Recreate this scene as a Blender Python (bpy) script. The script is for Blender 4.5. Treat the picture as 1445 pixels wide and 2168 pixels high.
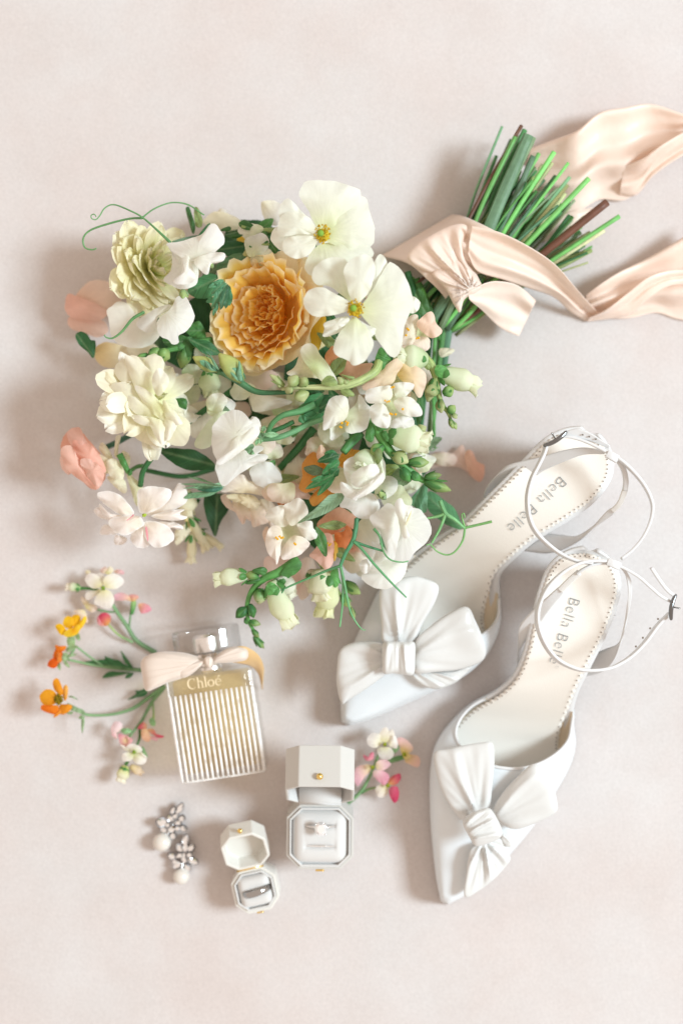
import bpy, math, random
import numpy as np
for o in list(bpy.data.objects): bpy.data.objects.remove(o)
sc = bpy.context.scene
COL = sc.collection
rnd = random.Random(7)
PI = math.pi

# ------------------------------------------------------------------ scale: one unit = one millimetre-ish step of the layout
S = 0.000303            # metres per layout unit (measured on the table)
H = 3011.0              # camera height above the table, layout units
CX, CY = 722.5, 1084.0

# ------------------------------------------------------------------ camera
cam_d = bpy.data.cameras.new('camera')
cam = bpy.data.objects.new('camera', cam_d); COL.objects.link(cam)
cam_d.sensor_fit = 'VERTICAL'; cam_d.sensor_height = 36.0; cam_d.lens = 50.0
cam.location = (0, 0, H*S); cam.rotation_euler = (0, 0, 0)
cam_d.clip_start = 0.01; cam_d.clip_end = 50
cam_d.dof.use_dof = True
cam_d.dof.focus_distance = (H-235)*S
cam_d.dof.aperture_fstop = 2.2
sc.camera = cam

# ------------------------------------------------------------------ light: a big window to the right, warm room all round
w = bpy.data.worlds.new('World'); sc.world = w; w.use_nodes = True
bg = w.node_tree.nodes['Background']
bg.inputs['Color'].default_value = (1.0, 0.825, 0.70, 1); bg.inputs['Strength'].default_value = 0.76
def area(name, loc, tgt, size, size_y, power, col):
    d = bpy.data.lights.new(name, 'AREA'); d.shape = 'RECTANGLE'; d.size = size; d.size_y = size_y
    d.energy = power; d.color = col
    o = bpy.data.objects.new(name, d); COL.objects.link(o); o.location = loc
    v = np.array(tgt)-np.array(loc)
    from mathutils import Vector
    o.rotation_euler = Vector(v).to_track_quat('-Z', 'Y').to_euler()
    return o
area('window_light', (3.3, 0.30, 3.15), (0, -0.03, 0), 1.15, 1.15, 212.0, (0.79, 0.94, 1.03))
sc.view_settings.view_transform = 'Standard'; sc.view_settings.look = 'None'
sc.view_settings.exposure = 0.21; sc.view_settings.gamma = 1.0
sc.cycles.max_bounces = 12; sc.cycles.transmission_bounces = 12; sc.cycles.transparent_max_bounces = 12
sc.cycles.diffuse_bounces = 6; sc.cycles.use_denoising = True
sc.cycles.sample_clamp_indirect = 8.0

# ------------------------------------------------------------------ helpers
def hx(h):
    c = np.array([int(h[i:i+2], 16)/255 for i in (0, 2, 4)])
    return np.where(c <= .04045, c/12.92, ((c+.055)/1.055)**2.4)
def U(px, py, z):
    k = 1-np.asarray(z, float)/H
    return np.stack([(np.asarray(px, float)-CX)*k, -(np.asarray(py, float)-CY)*k, np.asarray(z, float)+0*k], -1)
def reg(x0, y0, s):
    def f(*p): return [(x0+a[0]*s, y0+a[1]*s)+tuple(a[2:]) for a in p]
    return f
Ra = reg(120, 360, .2768); Rb = reg(440, 360, .3183); Rc = reg(780, 220, .4602); Rd = reg(100, 700, .3183)
Re = reg(400, 760, .2768); Rf = reg(640, 700, .29066); Rg = reg(440, 1020, .35986); Rh = reg(60, 1180, .38754)
Rs1 = reg(680, 880, .52941); Rs2 = reg(840, 1440, .31834); Rs3 = reg(1000, 880, .30796); Rs4 = reg(560, 1520, .24913)
Rs5 = reg(280, 1660, .24913); Rs6 = reg(280, 1300, .22145); Rs7 = reg(690, 1200, .25606)
Rv = reg(106, 360, .6159); Rt1 = reg(220, 360, .2768); Rt2 = reg(120, 560, .24913); Rt3 = reg(300, 700, .22145); Rt4 = reg(540, 920, .22145)
Rt5 = reg(640, 1060, .29066); Rt6 = reg(560, 660, .2768); Rt7 = reg(80, 1180, .19377); Rt8 = reg(60, 1400, .22145)

def cr_u(P, n, closed=False):
    """Catmull-Rom at n uniform parameters"""
    P = np.asarray(P, float); m = len(P)
    if closed:
        t = np.arange(n)/n*m; i = np.floor(t).astype(int); f = (t-i)[:, None]
        p0, p1, p2, p3 = P[(i-1) % m], P[i % m], P[(i+1) % m], P[(i+2) % m]
    else:
        t = np.linspace(0, m-1, n); i = np.minimum(np.floor(t).astype(int), m-2); f = (t-i)[:, None]
        Q = np.vstack([2*P[0]-P[1], P, 2*P[-1]-P[-2]])
        p0, p1, p2, p3 = Q[i], Q[i+1], Q[i+2], Q[i+3]
    return .5*((2*p1)+(-p0+p2)*f+(2*p0-5*p1+4*p2-p3)*f*f+(-p0+3*p1-3*p2+p3)*f**3)
def cr(P, n, closed=False):
    D = cr_u(P, n*6, closed)
    E = np.vstack([D, D[:1]]) if closed else D
    s = np.r_[0, np.cumsum(np.linalg.norm(np.diff(E, axis=0), axis=1))]
    t = np.arange(n)/n*s[-1] if closed else np.linspace(0, s[-1], n)
    return np.stack([np.interp(t, s, E[:, k]) for k in range(E.shape[1])], -1)

WPOS = {}
def thing(name, label, cat, px, py, z=0, group=None):
    o = bpy.data.objects.new(name, None); COL.objects.link(o)
    o.empty_display_size = .01
    p = U(px, py, z)*S
    o.location = p; WPOS[o.name] = p
    o['label'] = label; o['category'] = cat
    if group: o['group'] = group
    return o
def part(name, parent, px, py, z=0, label=None):
    o = bpy.data.objects.new(name, None); COL.objects.link(o); o.empty_display_size = .005
    p = U(px, py, z)*S
    o.parent = parent; o.location = p-WPOS[parent.name]; WPOS[o.name] = p
    if label: o['label'] = label
    return o
def tag(o, label, cat, group=None):
    o['label'] = label; o['category'] = cat
    if group: o['group'] = group
    return o
def mesh(name, V, F, mat, parent=None, col=None, pv=None, smooth=True, solid=0, off=-1, label=None, stuff=False, sub=0, bevel=0):
    """V in layout units (absolute); origin put at the centroid"""
    V = np.asarray(V, float)*S
    c = V.mean(0)
    me = bpy.data.meshes.new(name)
    me.from_pydata((V-c).tolist(), [], [list(map(int, f)) for f in F])
    if col is not None:
        col = np.asarray(col, float)
        if mat in (LEAF, STEM): col = col*np.array([1.1, .98, .84])
        if col.ndim == 1: col = np.tile(col, (len(V), 1))
        a = me.color_attributes.new('Col', 'FLOAT_COLOR', 'POINT')
        a.data.foreach_set('color', np.c_[np.clip(col, 0, 1), np.ones(len(V))].ravel().astype(np.float32))
    if pv is not None:
        at_ = me.attributes.new('Pv', 'FLOAT_VECTOR', 'POINT'); at_.data.foreach_set('vector', np.asarray(pv, np.float32).ravel())
    if smooth: me.polygons.foreach_set('use_smooth', [True]*len(me.polygons))
    me.materials.append(mat); me.update()
    o = bpy.data.objects.new(name, me); COL.objects.link(o)
    if parent is not None:
        o.parent = parent; o.location = c-WPOS[parent.name]
    else: o.location = c
    WPOS[o.name] = c
    if solid:
        m = o.modifiers.new('thick', 'SOLIDIFY'); m.thickness = solid*S; m.offset = off
    if bevel:
        m = o.modifiers.new('round', 'BEVEL'); m.width = bevel*S; m.segments = 2; m.limit_method = 'ANGLE'; m.angle_limit = math.radians(30)
    if sub:
        m = o.modifiers.new('soft', 'SUBSURF'); m.levels = sub; m.render_levels = sub
    if label: o['label'] = label
    if stuff: o['kind'] = 'stuff'
    return o
def grid_faces(nu, nv, closed_v=False, base=0):
    F = []
    for i in range(nu-1):
        for j in range(nv if closed_v else nv-1):
            a, b = i*nv+j, i*nv+(j+1) % nv
            F.append((base+a, base+b, base+b+nv, base+a+nv))
    return F

# ------------------------------------------------------------------ materials
def newmat(name):
    m = bpy.data.materials.new(name); m.use_nodes = True
    nt = m.node_tree; b = nt.nodes['Principled BSDF']; out = nt.nodes['Material Output']
    return m, nt, b, out
def bump(nt, b, scale, strength, dist=.001, kind='noise', detail=4):
    tc = nt.nodes.new('ShaderNodeTexCoord')
    n = nt.nodes.new('ShaderNodeTexNoise'); n.inputs['Scale'].default_value = scale; n.inputs['Detail'].default_value = detail
    nt.links.new(tc.outputs['Object'], n.inputs['Vector'])
    bp = nt.nodes.new('ShaderNodeBump'); bp.inputs['Strength'].default_value = strength; bp.inputs['Distance'].default_value = dist
    nt.links.new(n.outputs['Fac'], bp.inputs['Height']); nt.links.new(bp.outputs['Normal'], b.inputs['Normal'])
    return n, bp
def petal_mat(name, trans, rough=.65, vein=.10, bs=.35, spec=.18, vs=1.0):
    """pigment comes from the Col attribute, veins run along the Pv coordinate; light passes through the thin tissue"""
    m, nt, b, out = newmat(name)
    at = nt.nodes.new('ShaderNodeAttribute'); at.attribute_name = 'Col'
    pv = nt.nodes.new('ShaderNodeAttribute'); pv.attribute_name = 'Pv'
    nv = nt.nodes.new('ShaderNodeTexNoise'); nv.inputs['Scale'].default_value = vs; nv.inputs['Detail'].default_value = 3
    nt.links.new(pv.outputs['Vector'], nv.inputs['Vector'])
    tc = nt.nodes.new('ShaderNodeTexCoord')
    n2 = nt.nodes.new('ShaderNodeTexNoise'); n2.inputs['Scale'].default_value = 220; n2.inputs['Detail'].default_value = 5
    nt.links.new(tc.outputs['Object'], n2.inputs['Vector'])
    ad = nt.nodes.new('ShaderNodeMath'); ad.operation = 'MULTIPLY_ADD'; ad.inputs[1].default_value = .5
    nt.links.new(n2.outputs['Fac'], ad.inputs[0]); nt.links.new(nv.outputs['Fac'], ad.inputs[2])
    bp = nt.nodes.new('ShaderNodeBump'); bp.inputs['Strength'].default_value = bs; bp.inputs['Distance'].default_value = .0012
    nt.links.new(ad.outputs[0], bp.inputs['Height']); nt.links.new(bp.outputs['Normal'], b.inputs['Normal'])
    rp = nt.nodes.new('ShaderNodeMapRange'); rp.inputs['From Min'].default_value = .45; rp.inputs['From Max'].default_value = 1.05
    rp.inputs['To Min'].default_value = 1-vein; rp.inputs['To Max'].default_value = 1.0
    nt.links.new(ad.outputs[0], rp.inputs['Value'])
    mix = nt.nodes.new('ShaderNodeMixRGB'); mix.blend_type = 'MULTIPLY'; mix.inputs['Fac'].default_value = 1
    nt.links.new(at.outputs['Color'], mix.inputs['Color1']); nt.links.new(rp.outputs['Result'], mix.inputs['Color2'])
    b.inputs['Roughness'].default_value = rough
    b.inputs['Specular IOR Level'].default_value = spec
    nt.links.new(mix.outputs['Color'], b.inputs['Base Color'])
    tr = nt.nodes.new('ShaderNodeBsdfTranslucent'); nt.links.new(mix.outputs['Color'], tr.inputs['Color'])
    nt.links.new(bp.outputs['Normal'], tr.inputs['Normal'])
    ms = nt.nodes.new('ShaderNodeMixShader'); ms.inputs['Fac'].default_value = trans
    nt.links.new(b.outputs[0], ms.inputs[1]); nt.links.new(tr.outputs[0], ms.inputs[2]); nt.links.new(ms.outputs[0], out.inputs['Surface'])
    return m
PETAL = petal_mat('petal_tissue', .40, vein=.10, bs=.32)
ROSE = petal_mat('rose_tissue', .42, vein=.06, bs=.3)
LEAF = petal_mat('leaf_tissue', .24, .45, .55, .5, .35)
STEM = petal_mat('stem_skin', .04, .45, .5, .5, .35)
def solid_mat(name, col, rough=.5, metal=0, bs=0, scale=500, spec=.5, sheen=0, coat=0, weave=None, subs=0, dist=.0004):
    m, nt, b, out = newmat(name)
    b.inputs['Base Color'].default_value = (*col, 1); b.inputs['Roughness'].default_value = rough
    b.inputs['Metallic'].default_value = metal; b.inputs['Specular IOR Level'].default_value = spec
    b.inputs['Sheen Weight'].default_value = sheen; b.inputs['Coat Weight'].default_value = coat
    if subs:
        b.inputs['Subsurface Weight'].default_value = subs; b.inputs['Subsurface Radius'].default_value = (.003, .002, .0015); b.inputs['Subsurface Scale'].default_value = 1
    if weave:
        tc = nt.nodes.new('ShaderNodeTexCoord')
        hs = []
        for d in ('X', 'Y'):
            wv = nt.nodes.new('ShaderNodeTexWave'); wv.bands_direction = d; wv.inputs['Scale'].default_value = weave
            wv.inputs['Distortion'].default_value = 1.5; wv.inputs['Detail'].default_value = 2; wv.inputs['Detail Scale'].default_value = 3
            nt.links.new(tc.outputs['Object'], wv.inputs['Vector']); hs.append(wv)
        ad = nt.nodes.new('ShaderNodeMath'); ad.operation = 'ADD'
        nt.links.new(hs[0].outputs['Fac'], ad.inputs[0]); nt.links.new(hs[1].outputs['Fac'], ad.inputs[1])
        bp = nt.nodes.new('ShaderNodeBump'); bp.inputs['Strength'].default_value = bs; bp.inputs['Distance'].default_value = dist
        nt.links.new(ad.outputs[0], bp.inputs['Height']); nt.links.new(bp.outputs['Normal'], b.inputs['Normal'])
    elif bs: bump(nt, b, scale, bs, dist)
    return m
def silk_mat(name, col, trans=.25, rough=.35, sheen=.5, wr=120, wst=.12):
    m, nt, b, out = newmat(name)
    b.inputs['Base Color'].default_value = (*col, 1); b.inputs['Roughness'].default_value = rough
    b.inputs['Sheen Weight'].default_value = sheen; b.inputs['Sheen Roughness'].default_value = .4
    b.inputs['Specular IOR Level'].default_value = .35
    n, bp = bump(nt, b, wr, wst, .0015, detail=6)
    tr = nt.nodes.new('ShaderNodeBsdfTranslucent'); tr.inputs['Color'].default_value = (*col, 1)
    ms = nt.nodes.new('ShaderNodeMixShader'); ms.inputs['Fac'].default_value = trans
    nt.links.new(b.outputs[0], ms.inputs[1]); nt.links.new(tr.outputs[0], ms.inputs[2]); nt.links.new(ms.outputs[0], out.inputs['Surface'])
    return m
def glass_mat(name, col, ior=1.5, rough=0.0):
    m, nt, b, out = newmat(name)
    b.inputs['Base Color'].default_value = (*col, 1); b.inputs['Roughness'].default_value = rough
    b.inputs['Transmission Weight'].default_value = 1; b.inputs['IOR'].default_value = ior
    return m
SATIN = silk_mat('ivory_satin', (.70, .705, .69), .10, .27, .25, 110, .16)
VAMP = solid_mat('pale_grey_satin', (.68, .72, .745), .45, bs=.25, scale=1800, sheen=.3)
LEATHER = solid_mat('white_leather', (.66, .665, .665), .45, bs=.3, scale=900)
INSOLE = solid_mat('cream_suede', (.78, .745, .685), .6, bs=.25, scale=1200)
LINING = solid_mat('tan_lining', (.74, .62, .46), .6, bs=.2, scale=900)
PRINT = solid_mat('grey_print', (.19, .21, .22), .35)
PERF = solid_mat('perforation_dark', (.20, .16, .13), .8)
DSTEEL = solid_mat('dark_buckle_steel', (.20, .205, .21), .18, 1)
STEEL = solid_mat('polished_steel', (.42, .42, .42), .14, 1)
SILVER = solid_mat('bright_silver', (.93, .92, .91), .22, 1)
GOLD = solid_mat('polished_gold', (.86, .62, .22), .2, 1)
PEARL = solid_mat('pearl_nacre', (.68, .645, .59), .14, coat=.9, subs=.2)
CRYSTAL = glass_mat('cut_crystal', (.98, .98, 1.0), 2.0)
SILK = silk_mat('peach_silk', (.95, .825, .73), .34, .34, .4, 80, .62)
GROS = solid_mat('beige_grosgrain', (.78, .62, .50), .5, sheen=.4)
LINEN = solid_mat('grey_linen', (.56, .545, .51), .8, bs=.25, weave=1100, sheen=.2)
VELVET = solid_mat('ivory_velvet', (.72, .71, .68), .85, bs=.4, scale=1600, sheen=.6)
VELVETW = solid_mat('white_velvet', (.61, .605, .59), .85, bs=.4, scale=1600, sheen=.6)
CARDS = solid_mat('ivory_suedecloth', (.665, .65, .60), .7, bs=.3, scale=1400, sheen=.5)
def clear_mat(name, col, refr, ior=1.46, gl=1.0):
    m, nt, b, out = newmat(name)
    b.inputs['Base Color'].default_value = (*col, 1); b.inputs['Roughness'].default_value = 0; b.inputs['Transmission Weight'].default_value = 1; b.inputs['IOR'].default_value = ior
    tp = nt.nodes.new('ShaderNodeBsdfTransparent'); tp.inputs['Color'].default_value = (*col, 1)
    gs = nt.nodes.new('ShaderNodeBsdfGlossy'); gs.inputs['Roughness'].default_value = .02
    lw = nt.nodes.new('ShaderNodeLayerWeight'); lw.inputs['Blend'].default_value = .5
    pw = nt.nodes.new('ShaderNodeMath'); pw.operation = 'POWER'; pw.inputs[1].default_value = 4
    ma = nt.nodes.new('ShaderNodeMath'); ma.operation = 'MULTIPLY_ADD'; ma.inputs[1].default_value = .8*gl; ma.inputs[2].default_value = .035*gl
    nt.links.new(lw.outputs['Facing'], pw.inputs[0]); nt.links.new(pw.outputs[0], ma.inputs[0])
    m1 = nt.nodes.new('ShaderNodeMixShader'); nt.links.new(ma.outputs[0], m1.inputs[0]); nt.links.new(tp.outputs[0], m1.inputs[1]); nt.links.new(gs.outputs[0], m1.inputs[2])
    m2 = nt.nodes.new('ShaderNodeMixShader'); m2.inputs[0].default_value = refr
    nt.links.new(m1.outputs[0], m2.inputs[1]); nt.links.new(b.outputs[0], m2.inputs[2]); nt.links.new(m2.outputs[0], out.inputs['Surface'])
    return m
GLASS = clear_mat('clear_glass', (.99, .99, .988), .07)
JUICE = clear_mat('golden_perfume', (.998, .94, .79), .0, 1.3, .5)

# ------------------------------------------------------------------ shape builders
def lerp(a, b, t): return a+(b-a)*t
def sst(x): x = np.clip(x, 0, 1); return x*x*(3-2*x)
WH = hx('F3F2EF'); CREAM = hx('F7F2D8'); PALEY = hx('F3EBB8'); GRN = np.array([.085, .285, .085]); DGRN = np.array([.035, .155, .06])
MINT = np.array([.34, .56, .36]); LIME = np.array([.46, .68, .28]); PGRN = np.array([.62, .76, .44]); BLUSH = hx('F8DCD0'); PEACH = hx('F8C3A2')
ORANGE = hx('F2A152'); SALMON = hx('F3C0AE'); HOTP = hx('D8506F'); PINK = hx('F0A9B4'); YEL = hx('F6C82E'); BROWN = hx('6B4638')

def petal(P, pts, z=200, slope=(0, 0), bulge=6, ruf=3, k=5, lip=0, cin=None, cout=WH, base=None, name='petal', n=48, K=9, c=None,
          mat=None, mid=None, edge=None, label=None, solid=0, gp=1.0, smoothpts=True):
    pts = np.array([p[:2] for p in pts], float)
    o = cr(pts, n, True)
    c = o.mean(0) if c is None else np.array(c, float)
    th = np.arange(n)/n*2*PI
    ph, ph2 = rnd.random()*6.3, rnd.random()*6.3
    size = np.linalg.norm(o-c, axis=1).mean()
    wob = 1+.014*np.sin(7*th+ph)+.009*np.sin(13*th+ph2)+.005*np.sin(23*th+ph+ph2)
    o = c+(o-c)*wob[:, None]
    T = np.linspace(0, 1, K+1)[1:]
    XY = [c[None]]; TT = [np.zeros(1)]; TH = [np.zeros(1)]
    for t in T: XY.append(c+t*(o-c)); TT.append(np.full(n, t)); TH.append(th)
    XY = np.vstack(XY); TT = np.concatenate(TT); TH = np.concatenate(TH)
    zz = z+(XY-c)@np.array(slope)+bulge*(1-TT**2)
    zz = zz+ruf*TT**2.6*(.8*np.sin(k*TH+ph)+.35*np.sin((k+3)*TH+ph2))
    zz = zz+lip*np.clip((TT-.72)/.28, 0, 1)**2
    d1 = (XY-c)/size
    zz = zz+.5*abs(ruf)*np.sin(2.6*d1[:, 0]+1.9*d1[:, 1]+ph2)
    if mid is not None:
        a, b = np.array(mid[0], float), np.array(mid[1], float); u = (b-a)/np.linalg.norm(b-a)
        perp = (XY-a)@np.array([-u[1], u[0]]); zz = zz+mid[2]*np.minimum(1, np.abs(perp)/(.6*size))
    zz = np.maximum(zz, 1.5)
    V = U(XY[:, 0], XY[:, 1], zz)
    F = [(0, 1+j, 1+(j+1) % n) for j in range(n)]
    for i in range(K-1): F += [(1+i*n+j, 1+(i+1)*n+j, 1+(i+1)*n+(j+1) % n, 1+i*n+(j+1) % n) for j in range(n)]
    col = np.tile(np.asarray(cout, float), (len(V), 1))
    if base is not None and cin is not None:
        d = np.linalg.norm(XY-np.array(base[:2]), axis=1); d = sst((d/d.max())**gp)
        col = np.asarray(cin)[None]*(1-d[:, None])+col*d[:, None]
    if mid is not None and mat is LEAF:
        g = np.exp(-(perp/(.07*size))**2)[:, None]; col = col*(1-.45*g)+np.array([.3, .5, .3])*.45*g
    if edge is not None:
        g = sst((TT-.8)/.2)[:, None]; col = col*(1-g)+np.asarray(edge)*g
    bb_ = np.array(base[:2], float) if base is not None else (np.array(mid[0], float) if mid is not None else o[0]*1.0)
    dv = XY-bb_; rr_ = np.linalg.norm(dv, axis=1)
    if mid is not None and mat is LEAF: pvv = np.stack([(np.abs(perp)*.30+((XY-a)@u)*.22), np.sign(perp)*2.+0*rr_, np.full(len(XY), ph)], -1)
    else: pvv = np.stack([np.cos(np.arctan2(dv[:, 1], dv[:, 0]))*7, np.sin(np.arctan2(dv[:, 1], dv[:, 0]))*7, rr_*.02+ph], -1)
    return mesh(name, V, F, mat or PETAL, P, col, label=label, solid=solid, pv=pvv)

def frame_of(az, tilt):
    a, t = math.radians(az), math.radians(tilt)
    n = np.array([math.cos(a)*math.sin(t), math.sin(a)*math.sin(t), math.cos(t)])
    h = np.array([0, 0, 1.]) if abs(n[2]) < .9 else np.array([1., 0, 0])
    e1 = np.cross(h, n); e1 /= np.linalg.norm(e1); e2 = np.cross(n, e1)
    return e1, e2, n
def frame_vec(v):
    n = np.array(v, float); n /= np.linalg.norm(n)
    h = np.array([0, 0, 1.]) if abs(n[2]) < .9 else np.array([1., 0, 0])
    e1 = np.cross(h, n); e1 /= np.linalg.norm(e1); return e1, np.cross(n, e1), n
def pp(O, fr, az, L, W, e0, e1, cup=.5, ruf=2, rb=0, hb=0, c0=WH, c1=WH, edge=None, nu=11, nv=11, f=3.0, tip=.65, notch=0, twist=0):
    """petal surface on a flower frame -> V, F, col"""
    E1, E2, N = fr
    a = math.radians(az); R = E1*math.cos(a)+E2*math.sin(a); T = -E1*math.sin(a)+E2*math.cos(a)
    u = np.linspace(0, 1, nu); el = np.radians(e0+(e1-e0)*u)
    du = L/(nu-1)
    r = rb+np.r_[0, np.cumsum(np.cos(el[:-1])*du)]; h = hb+np.r_[0, np.cumsum(np.sin(el[:-1])*du)]
    wid = W*(.28+.72*np.sin(PI/2*np.minimum(1, u/tip)))*np.sqrt(np.maximum(.012, 1-np.clip((u-tip)/(1-tip), 0, 1)**2.2))
    v = np.linspace(-1, 1, nv)
    ph, ph2 = rnd.random()*6.3, rnd.random()*6.3
    uu, vv = np.meshgrid(u, v, indexing='ij')
    y = vv*wid[:, None]
    offn = cup*wid[:, None]*vv**2+ruf*uu**1.8*(np.sin(f*vv+ph)+.4*np.sin(1.7*f*vv+ph2+2*uu))
    rr = r[:, None]+0*vv; hh = h[:, None]+0*vv
    if notch: rr = rr-notch*uu**4*np.exp(-(vv/.25)**2)
    rr = rr-np.sin(el)[:, None]*offn; hh = hh+np.cos(el)[:, None]*offn
    y = y+twist*uu*uu
    V = O+rr[..., None]*R+y[..., None]*T+hh[..., None]*N
    global LASTPV
    LASTPV = np.stack([vv*5*(.5+.5*uu), uu*1.1, 0*uu+ph*3], -1).reshape(-1, 3)
    g = sst(uu)[..., None]; col = np.asarray(c0)*(1-g)+np.asarray(c1)*g
    if edge is not None:
        q = np.clip(np.maximum((uu-.82)/.18, (np.abs(vv)-.75)/.25*sst(uu*1.5)), 0, 1)[..., None]; col = col*(1-q)+np.asarray(edge)*q
    return V.reshape(-1, 3), grid_faces(nu, nv), col.reshape(-1, 3)
def add_pp(P, *a, name='petal', mat=None, label=None, **k):
    V, F, c = pp(*a, **k); V[:, 2] = np.maximum(V[:, 2], 1.2)
    return mesh(name, V, F, mat or PETAL, P, c, label=label, pv=LASTPV)
def join(L):
    V, F, C, b = [], [], [], 0
    for v, f, c in L:
        V.append(v); F += [tuple(i+b for i in q) for q in f]; C.append(np.tile(c, (len(v), 1)) if np.ndim(c) == 1 else c); b += len(v)
    return np.vstack(V), F, np.vstack(C)
def blob(c, r, col, seg=8, sq=(1, 1, 1)):
    V = []; F = []
    c = np.asarray(c, float)
    for i in range(1, seg//2+2):
        p = PI*i/(seg//2+2)
        for j in range(seg):
            q = 2*PI*j/seg; V.append(c+r*np.array([math.sin(p)*math.cos(q)*sq[0], math.sin(p)*math.sin(q)*sq[1], math.cos(p)*sq[2]]))
    n = seg//2+1; F = grid_faces(n, seg, True)
    V += [c+np.array([0, 0, r*sq[2]]), c-np.array([0, 0, r*sq[2]])]
    t = n*seg
    F += [(t, (j+1) % seg, j) for j in range(seg)]+[(t+1, (n-1)*seg+j, (n-1)*seg+(j+1) % seg) for j in range(seg)]
    return np.array(V), F, np.tile(np.asarray(col, float), (len(V), 1))
def tube_geo(path, rad, sides=8, c0=GRN, c1=None, n=None, flat=1.0, world=False, cut=None):
    """path of (px, py, z)"""
    n = n or max(8, 5*len(path))
    P = cr(np.array(path, float), n) if len(path) > 2 else np.linspace(path[0], path[1], n)
    if not world: P = U(P[:, 0], P[:, 1], P[:, 2])
    r = np.interp(np.linspace(0, 1, n), np.linspace(0, 1, len(rad)), rad) if np.ndim(rad) else np.full(n, float(rad))
    T = np.gradient(P, axis=0); T /= np.linalg.norm(T, axis=1)[:, None]+1e-9
    up = np.array([0, 0, 1.]) if abs(T[0, 2]) < .9 else np.array([1., 0, 0])
    A = np.cross(up, T[0]); A /= np.linalg.norm(A)
    V = []
    for i in range(n):
        A = A-T[i]*(A@T[i]); A /= np.linalg.norm(A); B = np.cross(T[i], A)
        for j in range(sides):
            q = 2*PI*j/sides; V.append(P[i]+r[i]*(math.cos(q)*A+flat*math.sin(q)*B))
    F = grid_faces(n, sides, True)+[tuple(range(sides))[::-1], tuple((n-1)*sides+j for j in range(sides))]
    V = np.array(V)
    g = np.repeat(np.linspace(0, 1, n), sides)[:, None]
    col = np.asarray(c0)*(1-g)+np.asarray(c0 if c1 is None else c1)*g
    if cut is not None:      # pale freshly cut end face
        m = len(V); E = V[-sides:]+T[-1]*.25; V = np.vstack([V, E]); F.append(tuple(m+j for j in range(sides))); col = np.vstack([col, np.tile(cut, (sides, 1))])
    return V, F, col
def tube(P, path, rad, name='stem', c0=GRN, c1=None, mat=None, label=None, **k):
    V, F, c = tube_geo(path, rad, c0=c0, c1=c1, **k)
    s_ = k.get('sides', 8); j_ = np.arange(len(V)); pv = np.stack([np.cos(j_ % s_*2*PI/s_)*2.2, np.sin(j_ % s_*2*PI/s_)*2.2, j_//s_*.12+rnd.random()*20], -1)
    return mesh(name, V, F, mat or STEM, P, c, label=label, pv=pv)
def spin_geo(a, b, prof, c0, c1, sides=12, groove=0, ng=4, n=12, tw=0):
    """solid of revolution from a to b (layout space points), prof = radii along it"""
    a, b = np.array(a, float), np.array(b, float); E1, E2, N = frame_vec(b-a); L = np.linalg.norm(b-a)
    t = np.linspace(0, 1, n); r = cr_u(np.c_[np.linspace(0, 1, len(prof)), prof], n)[:, 1] if len(prof) > 2 else np.interp(t, [0, 1], prof)
    V = []; ph = rnd.random()*6
    for i in range(n):
        for j in range(sides):
            q = 2*PI*j/sides; rr = max(.05, r[i])*(1+groove*math.cos(ng*q+ph+tw*t[i])*math.sin(PI*t[i]))
            V.append(a+N*L*t[i]+rr*(math.cos(q)*E1+math.sin(q)*E2))
    F = grid_faces(n, sides, True)+[tuple(range(sides))[::-1], tuple((n-1)*sides+j for j in range(sides))]
    g = np.repeat(sst(t), sides)[:, None]
    return np.array(V), F, np.asarray(c0)*(1-g)+np.asarray(c1)*g
def bud(P, a, b, r, c0=GRN, c1=PGRN, sep=4, name='bud', sc_=GRN):
    r *= .84; A, B = U(*a), U(*b); L = np.linalg.norm(B-A)
    Ls = [spin_geo(A, B, [r*.3, r*.75, r*.88, r*.66, r*.12], c0, c1, groove=.16, ng=3, sides=16)]
    fr = frame_vec(B-A)
    for i in range(sep): Ls.append(pp(A, fr, 360*i/max(1, sep)+rnd.random()*40, L*rnd.uniform(.5, .8), r*.42, 66, 90, .5, .8, r*.46, 0, sc_*.75, sc_*1.2, nu=8, nv=7))
    V, F, C = join(Ls); V[:, 2] = np.maximum(V[:, 2], 1)
    return mesh(name, V, F, LEAF, P, C)
def trumpet(P, a, b, r, c0=PGRN, c1=WH, lobes=5, name='floret', open_=25, sep=True):
    """closed snapdragon floret: swelling tube with crumpled lobes at the mouth"""
    A, B = U(*a), U(*b); L = np.linalg.norm(B-A); fr = frame_vec(B-A)
    Ls = [spin_geo(A, B, [r*.5, r*.75, r*.9, r*1.05, r*.7], c0, lerp(np.asarray(c0), np.asarray(c1), .9), groove=.12, ng=3, tw=1)]
    for i in range(lobes):
        Ls.append(pp(A+(B-A)*.72, fr, 360*i/lobes+rnd.random()*30, L*.45+r*.3, r*.75, 80, 52+rnd.random()*open_*2.6, .4, r*.2, r*.5, 0, c1, c1, nu=8, nv=7))
    V, F, C = join(Ls); V[:, 2] = np.maximum(V[:, 2], 1)
    o = mesh(name, V, F, PETAL, P, C)
    if sep:
        S_ = [pp(A, fr, 360*i/5+rnd.random()*20, L*.32+4, r*.42, 35, 80, .4, .5, r*.35, 0, GRN, GRN*1.3, nu=6, nv=5) for i in range(5)]
        V, F, C = join(S_); V[:, 2] = np.maximum(V[:, 2], 1); mesh('calyx', V, F, LEAF, P, C)
    return o
def stamens(P, pts, z, r=3.0, name='stamen', col=YEL):
    L = [blob(U(x, y, z+rnd.random()*3), r*(.8+.4*rnd.random()), col, 6) for x, y in pts]
    V, F, C = join(L); return mesh(name, V, F, PETAL, P, C)
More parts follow.
